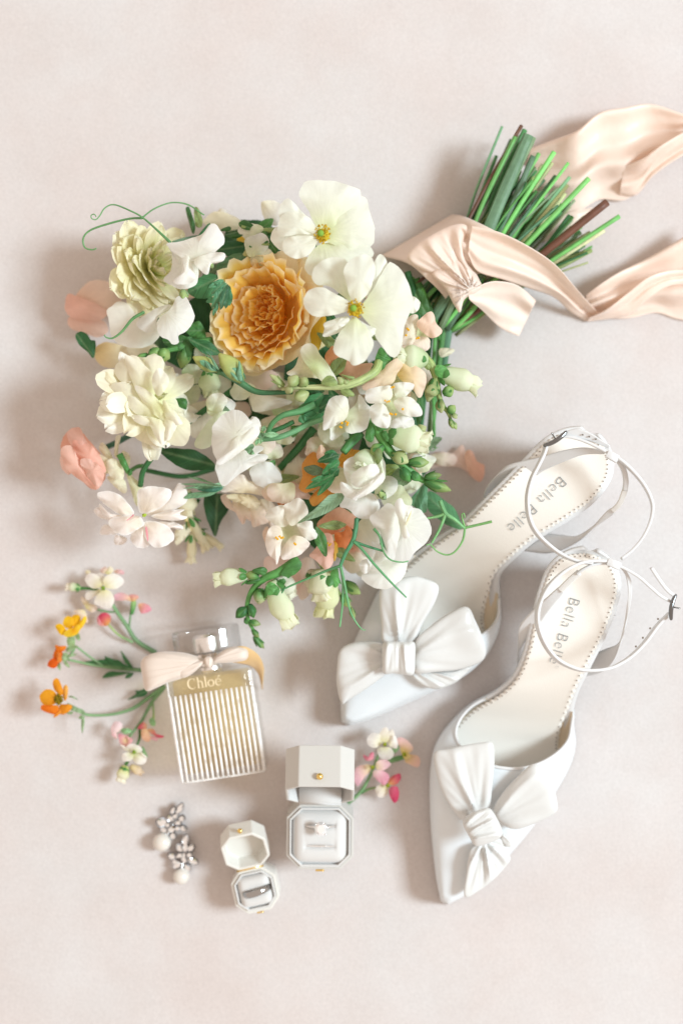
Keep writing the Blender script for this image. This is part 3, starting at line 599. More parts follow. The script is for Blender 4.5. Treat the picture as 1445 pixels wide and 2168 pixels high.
# -- leaves
for pts, z, mid, col, sl, lab in [
  (Rt1((860, 740), (900, 690), (1000, 640), (1090, 640), (1080, 700), (1020, 790), (900, 800)), 150, ((460, 572), (522, 535), 8), np.array([.16, .38, .24]), (.1, -.2), 'broad grey-green leaf'),
  (Rt1((640, 930), (720, 830), (820, 790), (900, 840), (860, 950), (740, 985)), 165, ((398, 620), (468, 585), 8), np.array([.08, .29, .13]), (.1, .1), 'broad grey-green leaf'),
  (Rt1((860, 620), (930, 550), (1010, 540), (1090, 570), (1060, 640), (960, 660)), 140, ((458, 530), (522, 520), 8), DGRN*1.1, (0, .2), None),
  (Rt1((520, 550), (600, 520), (700, 500), (800, 500), (720, 560), (600, 580)), 150, ((364, 512), (440, 498), 5), np.array([.18, .36, .3]), (0, .1), None),
  (Rd((750, 800), (800, 780), (900, 785), (1000, 800), (1110, 880), (1115, 920), (1000, 930), (920, 925), (820, 870)), 130, ((340, 955), (455, 985), 10), DGRN*.9, (.1, .2), 'dark green leaf over the shaded surface'),
  (Rd((1050, 1090), (1140, 1080), (1200, 1110), (1205, 1190), (1150, 1280), (1120, 1370), (1080, 1300), (1045, 1190)), 70, ((460, 1045), (456, 1135), 8), DGRN*.8, (0, 0), 'dark green leaf over the shaded surface'),
  (Rt4((400, 850), (480, 780), (580, 700), (680, 600), (720, 575), (840, 560), (830, 640), (740, 720), (620, 780), (500, 820)), 262, ((630, 1108), (725, 1048), 14), np.array([.28, .5, .36]), (.15, .1), 'curled grey-green leaf over the orange flowers'),
  (Rf((905, 1180), (960, 1180), (1050, 1250), (1110, 1300), (1160, 1440), (1060, 1420), (960, 1350), (905, 1290)), 120, ((903, 1050), (978, 1118), -12), np.array([.12, .38, .2]), (-.1, .1), 'broad bright leaf at the lower right of the head'),
  (Rf((780, 1240), (850, 1150), (890, 1110), (910, 1150), (905, 1300), (880, 1330), (820, 1290)), 150, ((870, 1080), (895, 1020), 8), np.array([.16, .42, .26]), (.1, .2), None),
  (Rf((600, 1130), (640, 1060), (700, 1000), (760, 1020), (800, 1080), (740, 1130), (660, 1140)), 190, ((815, 1025), (870, 1010), 8), MINT*.8, (.1, 0), None),
  (Rf((820, 490), (850, 440), (880, 500), (880, 620), (840, 690), (820, 600)), 120, ((885, 840), (890, 890), 6), GRN, (0, 0), None),
  (Rf((600, 980), (680, 975), (700, 1010), (620, 1070), (600, 1040)), 180, ((815, 990), (845, 990), 5), LIME, (0, 0), None),
  (Rf((800, 1400), (850, 1380), (870, 1460), (850, 1520), (830, 1480)), 140, ((876, 1110), (886, 1145), 4), MINT, (0, 0), None),
  (Rb((1390, 790), (1440, 830), (1480, 960), (1430, 980), (1370, 900)), 165, ((880, 625), (905, 670), 6), GRN*.7, (0, 0), None),
  (Rt2((160, 600), (200, 570), (260, 590), (290, 640), (330, 650), (330, 740), (310, 800), (270, 750), (190, 680)), 95, ((165, 710), (198, 755), 5), DGRN*1.2, (0, 0), 'small dark leaf at the left rim'),
  (Rt2((900, 640), (1000, 600), (1100, 610), (1140, 660), (1060, 720), (950, 700)), 165, ((345, 725), (402, 722), 6), GRN*.75, (0, 0), None),
  (Rt2((1100, 560), (1200, 480), (1260, 560), (1260, 650), (1180, 640)), 140, ((398, 700), (430, 700), 6), GRN*1.1, (0, 0), None),
  (Rt3((420, 650), (430, 740), (380, 800), (300, 740), (250, 650), (300, 650)), 150, ((358, 845), (395, 872), 5), GRN*.9, (0, 0), None),
  (Rf((530, 200), (570, 120), (620, 180), (650, 230), (580, 290), (540, 260)), 235, ((800, 770), (825, 765), 5), GRN*1.2, (0, 0), None),
  (Rt4((30, 190), (80, 60), (330, 60), (240, 150), (130, 250)), 120, ((548, 955), (608, 938), 5), DGRN*.8, (0, 0), None),
  (Rt1((980, 480), (1050, 450), (1060, 500), (1000, 525), (920, 500)), 165, ((480, 495), (512, 490), 5), GRN*.6, (0, 0), None),
  (Rt1((1030, 410), (1080, 380), (1150, 430), (1130, 460), (1060, 450)), 175, ((508, 475), (538, 486), 5), GRN*.7, (0, 0), None),
  (Rt1((1110, 480), (1180, 440), (1290, 440), (1300, 480), (1220, 520), (1140, 530)), 160, ((528, 495), (578, 485), 5), GRN*.8, (0, 0), None),
  (Rt1((1250, 520), (1290, 540), (1330, 600), (1310, 640), (1250, 610)), 170, ((570, 510), (585, 535), 4), GRN*.8, (0, 0), None),
  (Rt1((625, 300), (650, 280), (680, 360), (700, 440), (680, 490), (650, 400)), 120, ((394, 445), (408, 490), 4), GRN*.6, (0, 0), None),
  (Rt1((690, 300), (720, 290), (755, 380), (740, 440), (700, 420)), 120, ((412, 445), (424, 480), 4), LIME*.7, (0, 0), None),
  (Rd((980, 1050), (1060, 1030), (1160, 1010), (1175, 1040), (1080, 1060)), 170, ((412, 1034), (474, 1026), 4), np.array([.28, .55, .38]), (0, 0), None),
  (Rd((905, 1115), (960, 1080), (1080, 1065), (1170, 1050), (1080, 1100), (980, 1115)), 160, ((390, 1052), (470, 1038), 4), np.array([.22, .5, .32]), (0, 0), None),
  (Rd((1000, 1060), (1080, 1040), (1170, 1040), (1110, 1075)), 175, ((420, 1036), (470, 1030), 4), np.array([.05, .22, .15]), (0, 0), None)]:
    petal(bq, pts, z, sl, cout=col, mid=mid, mat=LEAF, name='leaf', bulge=5, ruf=3, k=3, label=lab)

# -- the yellow garden rose
f = fl('garden_rose', 578, 668, 150, 'large ruffled yellow garden rose, amber at the heart and cream at the rim')
O = U(588, 668, 150); fr = frame_of(172, 33)
RY = hx('FACB48'); RA = hx('EC860C'); RC = hx('FBE08C'); RW = hx('FDF2D4'); RG = hx('F7B422')
for cnt, L, W, e0, e1, rb, hb, c0, c1, ed, az0 in [(7, 124, 66, 0, 34, 14, -4, hx('F9D272'), hx('FCF0CC'), RW, 0), (8, 118, 60, 14, 54, 14, 2, hx('F8C234'), hx('FCE294'), RW, 22)]:
    for i in range(cnt):
        add_pp(f, O, fr, az0+360*i/cnt+rnd.uniform(-14, 14), L*rnd.uniform(.86, 1.06), W*rnd.uniform(.8, 1.15), e0+rnd.uniform(-9, 9), e1+rnd.uniform(-16, 14), rnd.uniform(.02, .3), rnd.uniform(4, 8), rb, hb, c0, c1, ed, nu=16, nv=17, f=rnd.uniform(3.5, 6.5), tip=.62, notch=rnd.choice([0, 0, 6, 9]), twist=rnd.uniform(-10, 10), mat=ROSE)
Ls = []
def frill(cx, cy, r, a0, span, h0, h1, flare, mean, c0, c1, ce):
    # one petal of the heart: a thin wall that curves round its whorl, meanders and ends in a frilled edge
    nv = max(13, int(span/5)); nu = 9; E1, E2, N_ = fr
    t = np.linspace(0, 1, nu)[:, None]; q = np.linspace(0, 1, nv)[None]
    p1, p2, p3 = rnd.random()*6.3, rnd.random()*6.3, rnd.random()*6.3
    an = np.radians(a0+span*q)+0*t
    arc_ = r*math.radians(span)
    k1 = arc_/26; k2 = arc_/12
    off = mean*(.35+.65*t)*(np.sin(6.28*k1*q+p1)+.5*np.sin(6.28*k2*q+p2))+2.2*t**3*np.sin(6.28*k2*2*q+p3)
    rr = r+flare*t**1.7+off
    hh = h0+(h1-h0)*t*(1-.5*(2*q-1)**4)+2.5*t*t*np.sin(6.28*k1*1.6*q+p3)
    V = (O+(cx+rr*np.cos(an))[..., None]*E1+(cy+rr*np.sin(an))[..., None]*E2+hh[..., None]*N_).reshape(-1, 3)
    g = (t+0*q)[..., None]; col = np.asarray(c0)*(1-g)+np.asarray(c1)*g; e = np.clip((g-.74)/.26, 0, 1); col = col*(1-e)+np.asarray(ce)*e
    Ls.append((V, grid_faces(nu, nv), col.reshape(-1, 3)))
OD = hx('FBCC62')
for r, n_ in [(24, 3), (34, 3), (44, 4), (54, 4), (65, 4), (77, 5), (90, 5)]:
    for i in range(n_):
        q = r/90
        frill(rnd.uniform(-9, 9), rnd.uniform(-9, 9), r*rnd.uniform(.9, 1.08), 360*i/n_+r*7+rnd.uniform(-22, 22), 360/n_*rnd.uniform(.8, 1.45), 18+.3*r, 46+.42*r+rnd.uniform(-12, 10), rnd.uniform(-2, 10)+26*q*q, rnd.uniform(2.0, 5.0)+1.2*q, lerp(hx('F9BA34'), hx('FCCF54'), q), lerp(hx('FBC844'), hx('FDDF7C'), q), lerp(hx('FCDA70'), hx('FEF1CC'), min(1, q*rnd.uniform(.9, 1.8))))
for sx, sy in [(12, 8), (-14, 12), (-8, -14), (18, -14), (2, 26), (30, 6), (-26, -4)]:
    for r in (5, 11):
        for i in range(2): frill(sx, sy, r, 180*i+r*31+rnd.uniform(-40, 40), rnd.uniform(130, 210), 20, 50+rnd.uniform(-12, 9)+.1*r, rnd.uniform(-3, 5), 1.9, hx('F8B43A'), hx('FAC44E'), hx('FDE296') if rnd.random() < .6 else hx('FBD272'))
V, F, C = join(Ls); mesh('petal_rosette', V, F, ROSE, f, C, stuff=True)
petal(f, Rb((690, 980), (780, 970), (775, 1060), (740, 1190), (700, 1210), (680, 1100)), 170, (0, 0), cin=hx('E9B93A'), cout=hx('F1CF56'), base=(655, 680), bulge=6, ruf=2)
petal(f, Rb((590, 560), (640, 580), (690, 780), (690, 830), (620, 700)), 190, (.2, 0), cin=hx('F4D98A'), cout=RW, base=(620, 600), bulge=5, ruf=2)

# -- two white open flowers with golden hearts
def open_flower(label, petals, centre, z, deg):
    g = fl('open_ranunculus', centre[0], centre[1], z, label)
    for pts, dz, sl, cin in petals:
        petal(g, pts, z+dz, sl, cin=cin, cout=hx('F1F3E8'), base=centre, bulge=7, ruf=3, k=6, gp=.42)
    c = U(centre[0], centre[1], z+8)
    Ls = [spin_geo(c-np.array([0, 0, 6]), c+np.array([0, 0, 4]), [13, 12, 5], hx('D9C63A'), hx('E4D24A'))]
    for i in range(70):
        a = rnd.random()*6.28; r = 16*math.sqrt(rnd.uniform(.16, 1)); p = c+np.array([r*math.cos(a), r*math.sin(a)*1.15, 7+rnd.random()*4-r*.15])
        Ls.append(blob(p, rnd.uniform(1.4, 2.3), lerp(hx('C9A01E'), hx('F0D23C'), rnd.random()), 6))
    V, F, C = join(Ls); mesh('stamens', V, F, PETAL, g, C, stuff=True)
    V, F, C = blob(c+np.array([-4, 1, 10]), 6.5, hx('9CC85A'), 10); mesh('pistil', V, F, PETAL, g, C)
YG = hx('DCE68C')
open_flower('white open flower with golden stamens at the top of the head', [
  (Rb((440, 390), (420, 470), (500, 540), (600, 520), (640, 440), (520, 380)), -26, (.1, -.1), hx('EDF1C8')),
  (Rb((740, 500), (660, 580), (660, 690), (800, 710), (960, 620), (1090, 580), (1090, 520), (960, 480), (820, 480)), -20, (0, -.15), YG),
  (Rb((750, 400), (880, 200), (1000, 170), (1050, 190), (1080, 290), (1108, 400), (1095, 495), (1000, 540), (880, 520), (790, 470)), -12, (-.05, -.05), YG),
  (Rb((745, 410), (660, 260), (605, 160), (640, 85), (720, 66), (820, 72), (920, 95), (1010, 140), (1000, 240), (900, 350), (820, 420)), -4, (-.05, -.12), YG),
  (Rb((730, 450), (690, 350), (620, 270), (540, 190), (500, 210), (470, 300), (560, 420), (640, 450)), -10, (.1, -.2), hx('F1F3DC')),
  (Rb((725, 425), (690, 335), (600, 278), (520, 282), (470, 340), (468, 430), (520, 440), (620, 425)), 8, (.14, .05), hx('F1F3DC')),
  (Rb((725, 455), (640, 435), (520, 455), (498, 530), (560, 585), (640, 580), (700, 530)), 14, (.1, .1), hx('F1F3DC'))], (683, 497), 292, 0)
open_flower('white open flower with golden stamens right of the yellow rose', [
  (Rb((1360, 840), (1410, 880), (1390, 940), (1340, 950), (1320, 880)), -50, (0, 0), WH),
  (Rb((960, 880), (820, 780), (720, 760), (690, 690), (760, 600), (880, 580), (930, 620), (960, 760)), -22, (.1, -.15), YG),
  (Rb((1060, 860), (1090, 700), (1110, 600), (1150, 560), (1190, 610), (1180, 720)), -16, (-.1, -.1), hx('F4F5E2')),
  (Rb((1000, 1000), (1060, 1030), (1120, 1060), (1090, 1110), (1050, 1090)), -4, (0, 0), WH),
  (Rb((1010, 930), (1100, 790), (1180, 640), (1230, 620), (1310, 700), (1345, 800), (1365, 900), (1310, 1020), (1285, 1180), (1225, 1250), (1140, 1150), (1080, 1040)), -8, (-.12, -.02), YG),
  (Rb((930, 975), (860, 985), (770, 1020), (775, 1060), (765, 1110), (850, 1090), (940, 1040)), -16, (.1, .1), hx('F0F0CC')),
  (Rb((970, 980), (900, 1050), (840, 1150), (850, 1230), (940, 1270), (955, 1300), (1000, 1295), (1060, 1250), (1100, 1150), (1050, 1040)), 4, (0, .06), YG),
  (Rb((940, 880), (860, 830), (760, 780), (680, 795), (635, 860), (660, 940), (720, 975), (830, 965), (920, 940)), 6, (.12, 0), hx('F3F4DA')),
  (Rb((965, 885), (915, 740), (905, 650), (960, 590), (1040, 560), (1100, 600), (1112, 680), (1080, 790), (1030, 860)), 12, (0, -.12), hx('F3F4DA')),
  (Rb((935, 985), (870, 990), (775, 1020), (785, 1055), (850, 1065), (925, 1020)), 10, (.1, 0), WH)], (752, 655), 318, 0)

# -- ranunculus with many narrow petals
def ranunculus(label, x, y, z, az, tilt, R, rings, c0, c1, cc, ruf=3., f=3., wild=1.0):
    g = fl('ranunculus', x, y, z, label); O = U(x, y, z); fr = frame_of(az, tilt)
    for i, (cnt, L, W, e0, e1) in enumerate(rings):
        for q in range(cnt):
            t = i/(len(rings)-1)
            add_pp(g, O, fr, i*23+360*q/cnt+rnd.uniform(-13, 13)*wild, R*L*rnd.uniform(.78, 1.12), R*W*rnd.uniform(.7, 1.25), e0+rnd.uniform(-9, 9)*wild, e1+rnd.uniform(-18, 20)*wild, rnd.uniform(-.12, .22), rnd.uniform(.5, 1.3)*ruf, R*.05, R*.03*i, lerp(c0, cc, t), lerp(np.asarray(c1), np.asarray(c0), rnd.uniform(0, .5)), nu=13, nv=11, f=f, tip=rnd.uniform(.52, .74), notch=rnd.choice([0, 0, R*.05, R*.07]), twist=rnd.uniform(-.14, .14)*R)
    V, F, C = join([pp(O, fr, 51*q+rnd.random()*20, R*rnd.uniform(.3, .46), R*.07, 78, 96, .3, 1, R*.02, R*.12, cc, lerp(cc, c1, .4), nu=7, nv=5) for q in range(7)])
    mesh('heart', V, F, PETAL, g, C); return g
ranunculus('pale yellow many-petalled flower at the upper left of the head', 314, 572, 120, 8, 40, 100, [(14, 1.0, .27, -8, 22), (15, .97, .25, 4, 34), (15, .92, .22, 16, 44), (14, .84, .18, 30, 54), (13, .7, .14, 46, 68), (9, .55, .10, 60, 84)], hx('F4EDB8'), hx('F8F5DE'), hx('E8ED9C'), 3.2, 6.5, .6)
ranunculus('cream many-petalled flower on the left of the head', 320, 850, 200, 24, 40, 108, [(13, 1.0, .22, -14, 2), (11, .9, .22, 0, 12), (7, .7, .2, 4, 20)], hx('F4EEC4'), hx('FDFBF2'), hx('EDF0C0'), 6., 3.4, 1.4)
g = bpy.data.objects['ranunculus.001']
for q_, pts in enumerate([((205, 740), (225, 700), (300, 790), (335, 880), (385, 942), (310, 922), (250, 860), (215, 800)), ((250, 860), (330, 868), (420, 900), (430, 930), (370, 948), (300, 925)), ((390, 830), (440, 840), (482, 872), (470, 940), (420, 945), (380, 900)),
    ((220, 690), (250, 650), (300, 640), (335, 700), (320, 765), (260, 742)), ((330, 650), (380, 640), (392, 680), (360, 745), (330, 720)), ((205, 745), (262, 728), (325, 770), (372, 832), (300, 822), (240, 790)), ((258, 640), (310, 660), (352, 700), (362, 762), (330, 792), (288, 740)),
    ((260, 780), (330, 790), (392, 842), (360, 852), (290, 835)), ((280, 842), (350, 850), (402, 868), (350, 882), (300, 870)), ((290, 740), (350, 768), (402, 830), (390, 862), (330, 812)), ((340, 850), (390, 868), (402, 920), (385, 946), (350, 892)), ((400, 840), (440, 858), (432, 890), (405, 932), (394, 880)), ((390, 790), (430, 830), (456, 872), (420, 872), (394, 842)), ((350, 722), (375, 680), (410, 720), (392, 762), (368, 776))]):
    petal(g, Rv(*pts), 218+q_*4.5, (.12, .05*(1 if q_ % 2 else -1)), cin=hx('ECEDB8'), cout=lerp(hx('F2ECD2'), hx('F8F5EA'), min(1, q_/8)), base=(338, 865), bulge=8, ruf=3.5, k=4, n=40, K=8, gp=.7)
g = fl('ranunculus', 300, 1095, 120, 'white flower with faint pink streaks at the lower left of the head')
WP = hx('FCF5F1')
for pts, z, sl in [(Rd((310, 1200), (350, 1175), (430, 1250), (360, 1250)), 90, (0, 0)), (Rd((350, 1350), (380, 1290), (470, 1310), (470, 1350), (390, 1360)), 85, (0, 0)), (Rd((450, 1420), (455, 1360), (530, 1380), (510, 1420)), 90, (0, 0)), (Rd((830, 1270), (900, 1300), (890, 1325), (800, 1300)), 92, (0, 0)),
                   (Rd((650, 1230), (760, 1150), (840, 1060), (880, 1010), (930, 1060), (925, 1140), (850, 1190), (760, 1220)), 95, (.05, 0)), (Rd((580, 1220), (540, 1150), (480, 1090), (400, 1066), (338, 1080), (345, 1120), (420, 1185), (500, 1230)), 120, (.1, .1)),
                   (Rd((500, 1230), (430, 1220), (380, 1180), (350, 1150), (350, 1180), (400, 1260), (460, 1270)), 108, (.1, .1)), (Rd((620, 1215), (600, 1130), (605, 1065), (660, 1038), (740, 1038), (825, 1060), (820, 1110), (780, 1160), (700, 1205)), 132, (0, -.15)),
                   (Rd((690, 1235), (800, 1200), (915, 1188), (880, 1220), (935, 1240), (880, 1262), (780, 1260)), 120, (-.1, 0)), (Rd((680, 1290), (770, 1270), (890, 1300), (900, 1320), (840, 1310), (760, 1330)), 110, (0, 0)),
                   (Rd((640, 1280), (570, 1330), (555, 1390), (600, 1442), (660, 1442), (695, 1400), (680, 1320)), 120, (0, .2)), (Rd((590, 1230), (480, 1235), (410, 1262), (430, 1315), (515, 1362), (590, 1330), (645, 1290), (630, 1250)), 136, (.1, .2)),
                   (Rd((650, 1270), (760, 1280), (830, 1330), (842, 1390), (785, 1432), (715, 1442), (650, 1370)), 130, (-.05, .2))]:
    petal(g, pts, z+60, sl, cin=hx('F6E9D6'), cout=WP, base=(304, 1090), bulge=9, ruf=3.5, k=5, edge=hx('FDFBF8'))
for a, b in [(Rd((655, 1300))[0], Rd((668, 1395))[0]), (Rd((570, 1222))[0], Rd((530, 1262))[0])]:
    petal(g, [a, (a[0]+3, a[1]+2), (b[0]+2, b[1]), (b[0]-1, b[1]), (a[0]-1, a[1]+3)], 212, cout=hx('EFA3AE'), bulge=.5, ruf=0, n=12, K=2, name='streak')
V, F, C = join([blob(U(304+q % 3*2, 1090+q % 2*2, 208+q), 3, hx('C6DC5A'), 6) for q in range(5)]); mesh('heart', V, F, PETAL, g, C)
g = fl('ranunculus', 540, 1050, 150, 'blush frilled flower half hidden under white sweet peas')
for pts, z, sl, co in [(Rd((860, 1310), (930, 1290), (950, 1340), (870, 1425), (850, 1400)), 60, (0, 0), CREAM), (Re((240, 1050), (300, 1040), (330, 1130), (420, 1200), (420, 1262), (360, 1180), (280, 1130)), 105, (0, 0), hx('F6E0D4')), (Re((330, 1090), (450, 1110), (480, 1200), (470, 1240), (440, 1225), (410, 1265), (360, 1180)), 115, (0, .1), hx('F7E2D6')),
                       (Re((430, 1110), (560, 1130), (610, 1240), (545, 1270), (490, 1285), (465, 1200)), 112, (0, .1), hx('F8E3D4')), (Re((540, 1080), (620, 1080), (680, 1180), (640, 1290), (590, 1230), (550, 1150)), 100, (0, 0), hx('F8E9DC')), (Re((290, 1040), (400, 1030), (480, 1060), (500, 1120), (420, 1110), (320, 1080)), 140, (0, .1), hx('F6EFCF')),
                       (Re((380, 1050), (480, 1040), (545, 1100), (510, 1150), (420, 1120)), 146, (0, .1), hx('F8F2DA')), (Re((240, 1010), (290, 940), (350, 888), (420, 888), (460, 930), (570, 960), (605, 990), (600, 1055), (480, 1030), (330, 1022)), 158, (0, -.1), hx('F8EDE4'))]:
    petal(g, pts, z, sl, cin=hx('F3E7C4'), cout=co, base=(520, 1050), bulge=8, ruf=3.5, k=7)

# -- white sweet peas
def sweet_pea(label, x, y, z, petals, calyx=None, cout=WH):
    g = fl('sweet_pea', x, y, z, label)
    for p in petals:
        pts, pz, sl = p[:3]; kw = p[3] if len(p) > 3 else {}
        a = dict(cin=hx('F3F4E4'), cout=cout, base=(x, y), bulge=10, ruf=4.5, k=4, gp=.6); a.update(kw)
        petal(g, pts, pz, sl, **a)
    if calyx:
        a, b, r = calyx; bud(g, a, b, r, MINT*.9, LIME, 5, 'calyx', MINT)
    return g
sweet_pea('white sweet pea with lifted ruffled petal, upper left between yellow flowers', 415, 545, 260, [
  (Ra((840, 565), (880, 620), (875, 760), (818, 840), (900, 895), (980, 912), (1060, 880), (1088, 790), (1060, 690), (1000, 640), (920, 580)), 225, (.1, .15)),
  (Ra((835, 570), (930, 550), (1030, 520), (1110, 490), (1180, 412), (1235, 432), (1285, 540), (1250, 595), (1170, 650), (1060, 690), (970, 680)), 262, (.12, -.2), dict(ruf=6)),
  (Ra((890, 840), (930, 830), (960, 760), (950, 660), (1000, 640), (1040, 740), (1060, 840), (980, 875), (910, 870)), 262, (0, .1), dict(ruf=5)),
  (Ra((1050, 690), (1140, 645), (1220, 628), (1288, 640), (1280, 690), (1220, 712), (1180, 720), (1155, 800), (1090, 760)), 275, (-.1, .1))], ((1190*.2768+120, 745*.2768+360, 225), (1165*.2768+120, 700*.2768+360, 245), 8))
sweet_pea('white sweet pea hanging below the pale yellow flower', 350, 660, 235, [
  (Ra((480, 1000), (430, 1035), (385, 1080), (400, 1160), (430, 1292), (530, 1350), (640, 1362), (760, 1312), (790, 1230), (720, 1190), (620, 1120), (560, 1040)), 165, (.15, .1), dict(cout=hx('F8F6EC'))),
  (Ra((860, 1030), (880, 1060), (810, 1090), (768, 1150), (762, 1220), (680, 1242), (608, 1172), (690, 1100), (780, 1050)), 215, (.2, .1)),
  (Ra((920, 970), (980, 965), (1035, 1050), (1052, 1140), (1005, 1220), (930, 1272), (935, 1322), (888, 1332), (850, 1300), (790, 1265), (763, 1180), (800, 1120), (880, 1050)), 242, (-.05, .1))], ((975*.2768+120, 925*.2768+360, 215), (965*.2768+120, 980*.2768+360, 238), 13))
sweet_pea('large curled white sweet pea in the middle of the head', 500, 920, 280, [
  (Re((40, 650), (80, 570), (170, 450), (240, 405), (310, 410), (220, 510), (190, 600), (160, 670), (90, 690)), 200, (.1, 0), dict(cout=hx('E9EFD8'), cin=PGRN)),
  (Re((465, 850), (540, 790), (640, 800), (712, 905), (690, 950), (610, 992), (500, 950)), 170, (0, .1)),
  (Re((210, 790), (300, 760), (420, 700), (540, 660), (575, 690), (520, 725), (602, 730), (590, 772), (500, 812), (380, 885), (265, 975), (215, 890)), 215, (.05, .1)),
  (Re((178, 545), (190, 500), (262, 420), (370, 388), (430, 420), (490, 500), (484, 438), (535, 462), (548, 540), (505, 620), (410, 700), (310, 770), (240, 812), (205, 760), (172, 650)), 268, (.08, .1), dict(ruf=7, bulge=16)),
  (Re((215, 775), (300, 700), (340, 620), (420, 560), (500, 520), (545, 545), (505, 620), (410, 700), (320, 765), (240, 812)), 290, (0, .2), dict(ruf=4))], ((562*.2768+400, 590*.2768+760, 250), (535*.2768+400, 560*.2768+760, 275), 9))
sweet_pea('white sweet pea folded like a rosebud, right of the orange flowers', 768, 1012, 285, [
  (Rf((270, 1280), (300, 1200), (380, 1215), (480, 1180), (540, 1220), (562, 1280), (540, 1340), (480, 1370), (400, 1362), (330, 1300)), 225, (0, .15)),
  (Rf((540, 900), (590, 930), (605, 1040), (590, 1090), (555, 1010)), 240, (0, 0), dict(cout=hx('EDF3DC'))),
  (Rf((300, 960), (340, 930), (420, 905), (540, 905), (600, 965), (600, 1050), (570, 1110), (480, 1160), (400, 1170), (330, 1120), (302, 1020)), 248, (.05, .1), dict(bulge=-12, cin=hx('E6F0C8'))),
  (Rf((350, 1060), (420, 1000), (520, 970), (556, 1005), (540, 1070), (430, 1142), (365, 1122)), 285, (.1, -.1), dict(bulge=12)),
  (Rf((275, 1108), (320, 1115), (380, 1150), (430, 1160), (400, 1230), (370, 1235), (290, 1190)), 278, (0, 0), dict(cin=hx('E2EBC8'))),
  (Rf((365, 1230), (430, 1150), (510, 1090), (585, 1035), (597, 1080), (560, 1130), (470, 1195)), 298, (0, .1), dict(bulge=9))], ((600*.29066+640, 1225*.29066+700, 235), (560*.29066+640, 1175*.29066+700, 262), 9))
sweet_pea('wide open white sweet pea at the lower right of the head', 850, 1110, 275, [
  (Rt5((690, 100), (720, 20), (800, 50), (860, 70), (922, 150), (937, 240), (900, 305), (830, 365), (760, 442), (650, 432), (690, 310), (700, 200)), 235, (0, .1)),
  (Rt5((490, 120), (520, 90), (585, 45), (630, 15), (680, 60), (700, 150), (710, 230), (690, 320), (665, 438), (630, 405), (590, 300), (560, 220), (510, 180)), 248, (.1, .05)),
  (Rt5((670, 60), (680, 5), (720, -20), (745, 30), (800, 40), (795, 90), (760, 130), (760, 230), (780, 260), (730, 270), (710, 170)), 285, (0, .05), dict(bulge=14)),
  (Rt5((745, 170), (770, 115), (795, 70), (775, 150), (755, 180)), 300, (0, 0), dict(cout=hx('F3EBC0'), bulge=3, ruf=0))])
sweet_pea('white sweet pea hanging over the back of the left shoe bow', 820, 1195, 215, [
  (Rt5((540, 640), (440, 585), (436, 540), (480, 520), (505, 440), (590, 430), (700, 440), (762, 460), (742, 540), (690, 600), (620, 642)), 195, (0, .1), dict(cout=hx('F9F8F4'))),
  (Rt5((480, 520), (530, 380), (500, 300), (580, 330), (640, 420), (600, 480)), 185, (0, 0)),
  (Rt5((413, 470), (438, 432), (490, 428), (502, 470), (475, 522), (440, 528)), 222, (0, 0), dict(bulge=8))])

# -- snapdragons in peach, orange and white
def snap(label, x, y, z, petals, dots=(), zd=None):
    g = fl('snapdragon', x, y, z, label)
    for p in petals:
        pts, pz, sl, ci, co = p[:5]
        petal(g, pts, pz, sl, cin=ci, cout=co, base=(x, y), bulge=9, ruf=4, k=5)
    A = np.vstack([np.array([q[:2] for q in p[0]]) for p in petals]); cen = A.mean(0)
    ang = np.arctan2(*(A-cen).T[::-1]); hull = []
    for a_ in np.linspace(-PI, PI, 12, endpoint=False):
        d_ = np.abs((ang-a_+PI) % (2*PI)-PI) < .35
        r_ = np.linalg.norm(A[d_]-cen, axis=1).mean() if d_.any() else 15
        hull.append(tuple(cen+.8*r_*np.array([math.cos(a_), math.sin(a_)])))
    petal(g, hull, z-24, (0, 0), cin=hx('E4E8B8'), cout=np.asarray(petals[-1][4])*.97, base=tuple(cen), bulge=-22, ruf=4, k=5, name='throat')
    if dots: stamens(g, [d for d in dots], zd or z+20, 2.4)
    return g
snap('orange snapdragon behind the dark green bud cluster', 690, 1000, 150, [
  (Rt4((170, 560), (220, 540), (320, 590), (365, 630), (240, 690), (200, 620)), 90, (0, 0), hx('B5652C'), hx('D98848')),
  (Rt4((790, 260), (870, 120), (930, 138), (1015, 160), (990, 195), (900, 280), (840, 320)), 165, (0, 0), hx('F2A83A'), hx('F4B95C')),
  (Rt4((520, 620), (580, 540), (700, 450), (800, 380), (850, 300), (860, 550), (760, 570), (650, 630), (560, 690)), 150, (0, .1), hx('F0A446'), hx('F2AE5A')),
  (Rt4((415, 510), (450, 400), (448, 290), (520, 175), (590, 180), (640, 260), (720, 350), (660, 450), (560, 530), (480, 555)), 168, (0, .1), hx('F09E3C'), hx('F3AF62')),
  (Rt4((585, 180), (625, 95), (670, 150), (650, 240), (600, 240)), 190, (0, 0), PEACH, hx('F8DCC4'))])
snap('blush petals left of the orange snapdragon', 620, 1035, 130, [
  (Rt4((260, 400), (330, 240), (390, 190), (440, 225), (490, 225), (480, 290), (450, 400), (400, 470), (300, 450)), 120, (0, 0), CREAM, hx('F5F0E2')),
  (Rt4((0, 280), (110, 250), (200, 290), (262, 400), (220, 490), (130, 540), (60, 470)), 135, (0, 0), CREAM, hx('F7F3EA')),
  (Rt4((228, 470), (280, 440), (400, 465), (500, 550), (545, 620), (420, 612), (330, 620), (260, 560)), 130, (0, 0), BLUSH, hx('F3DCD2'))])
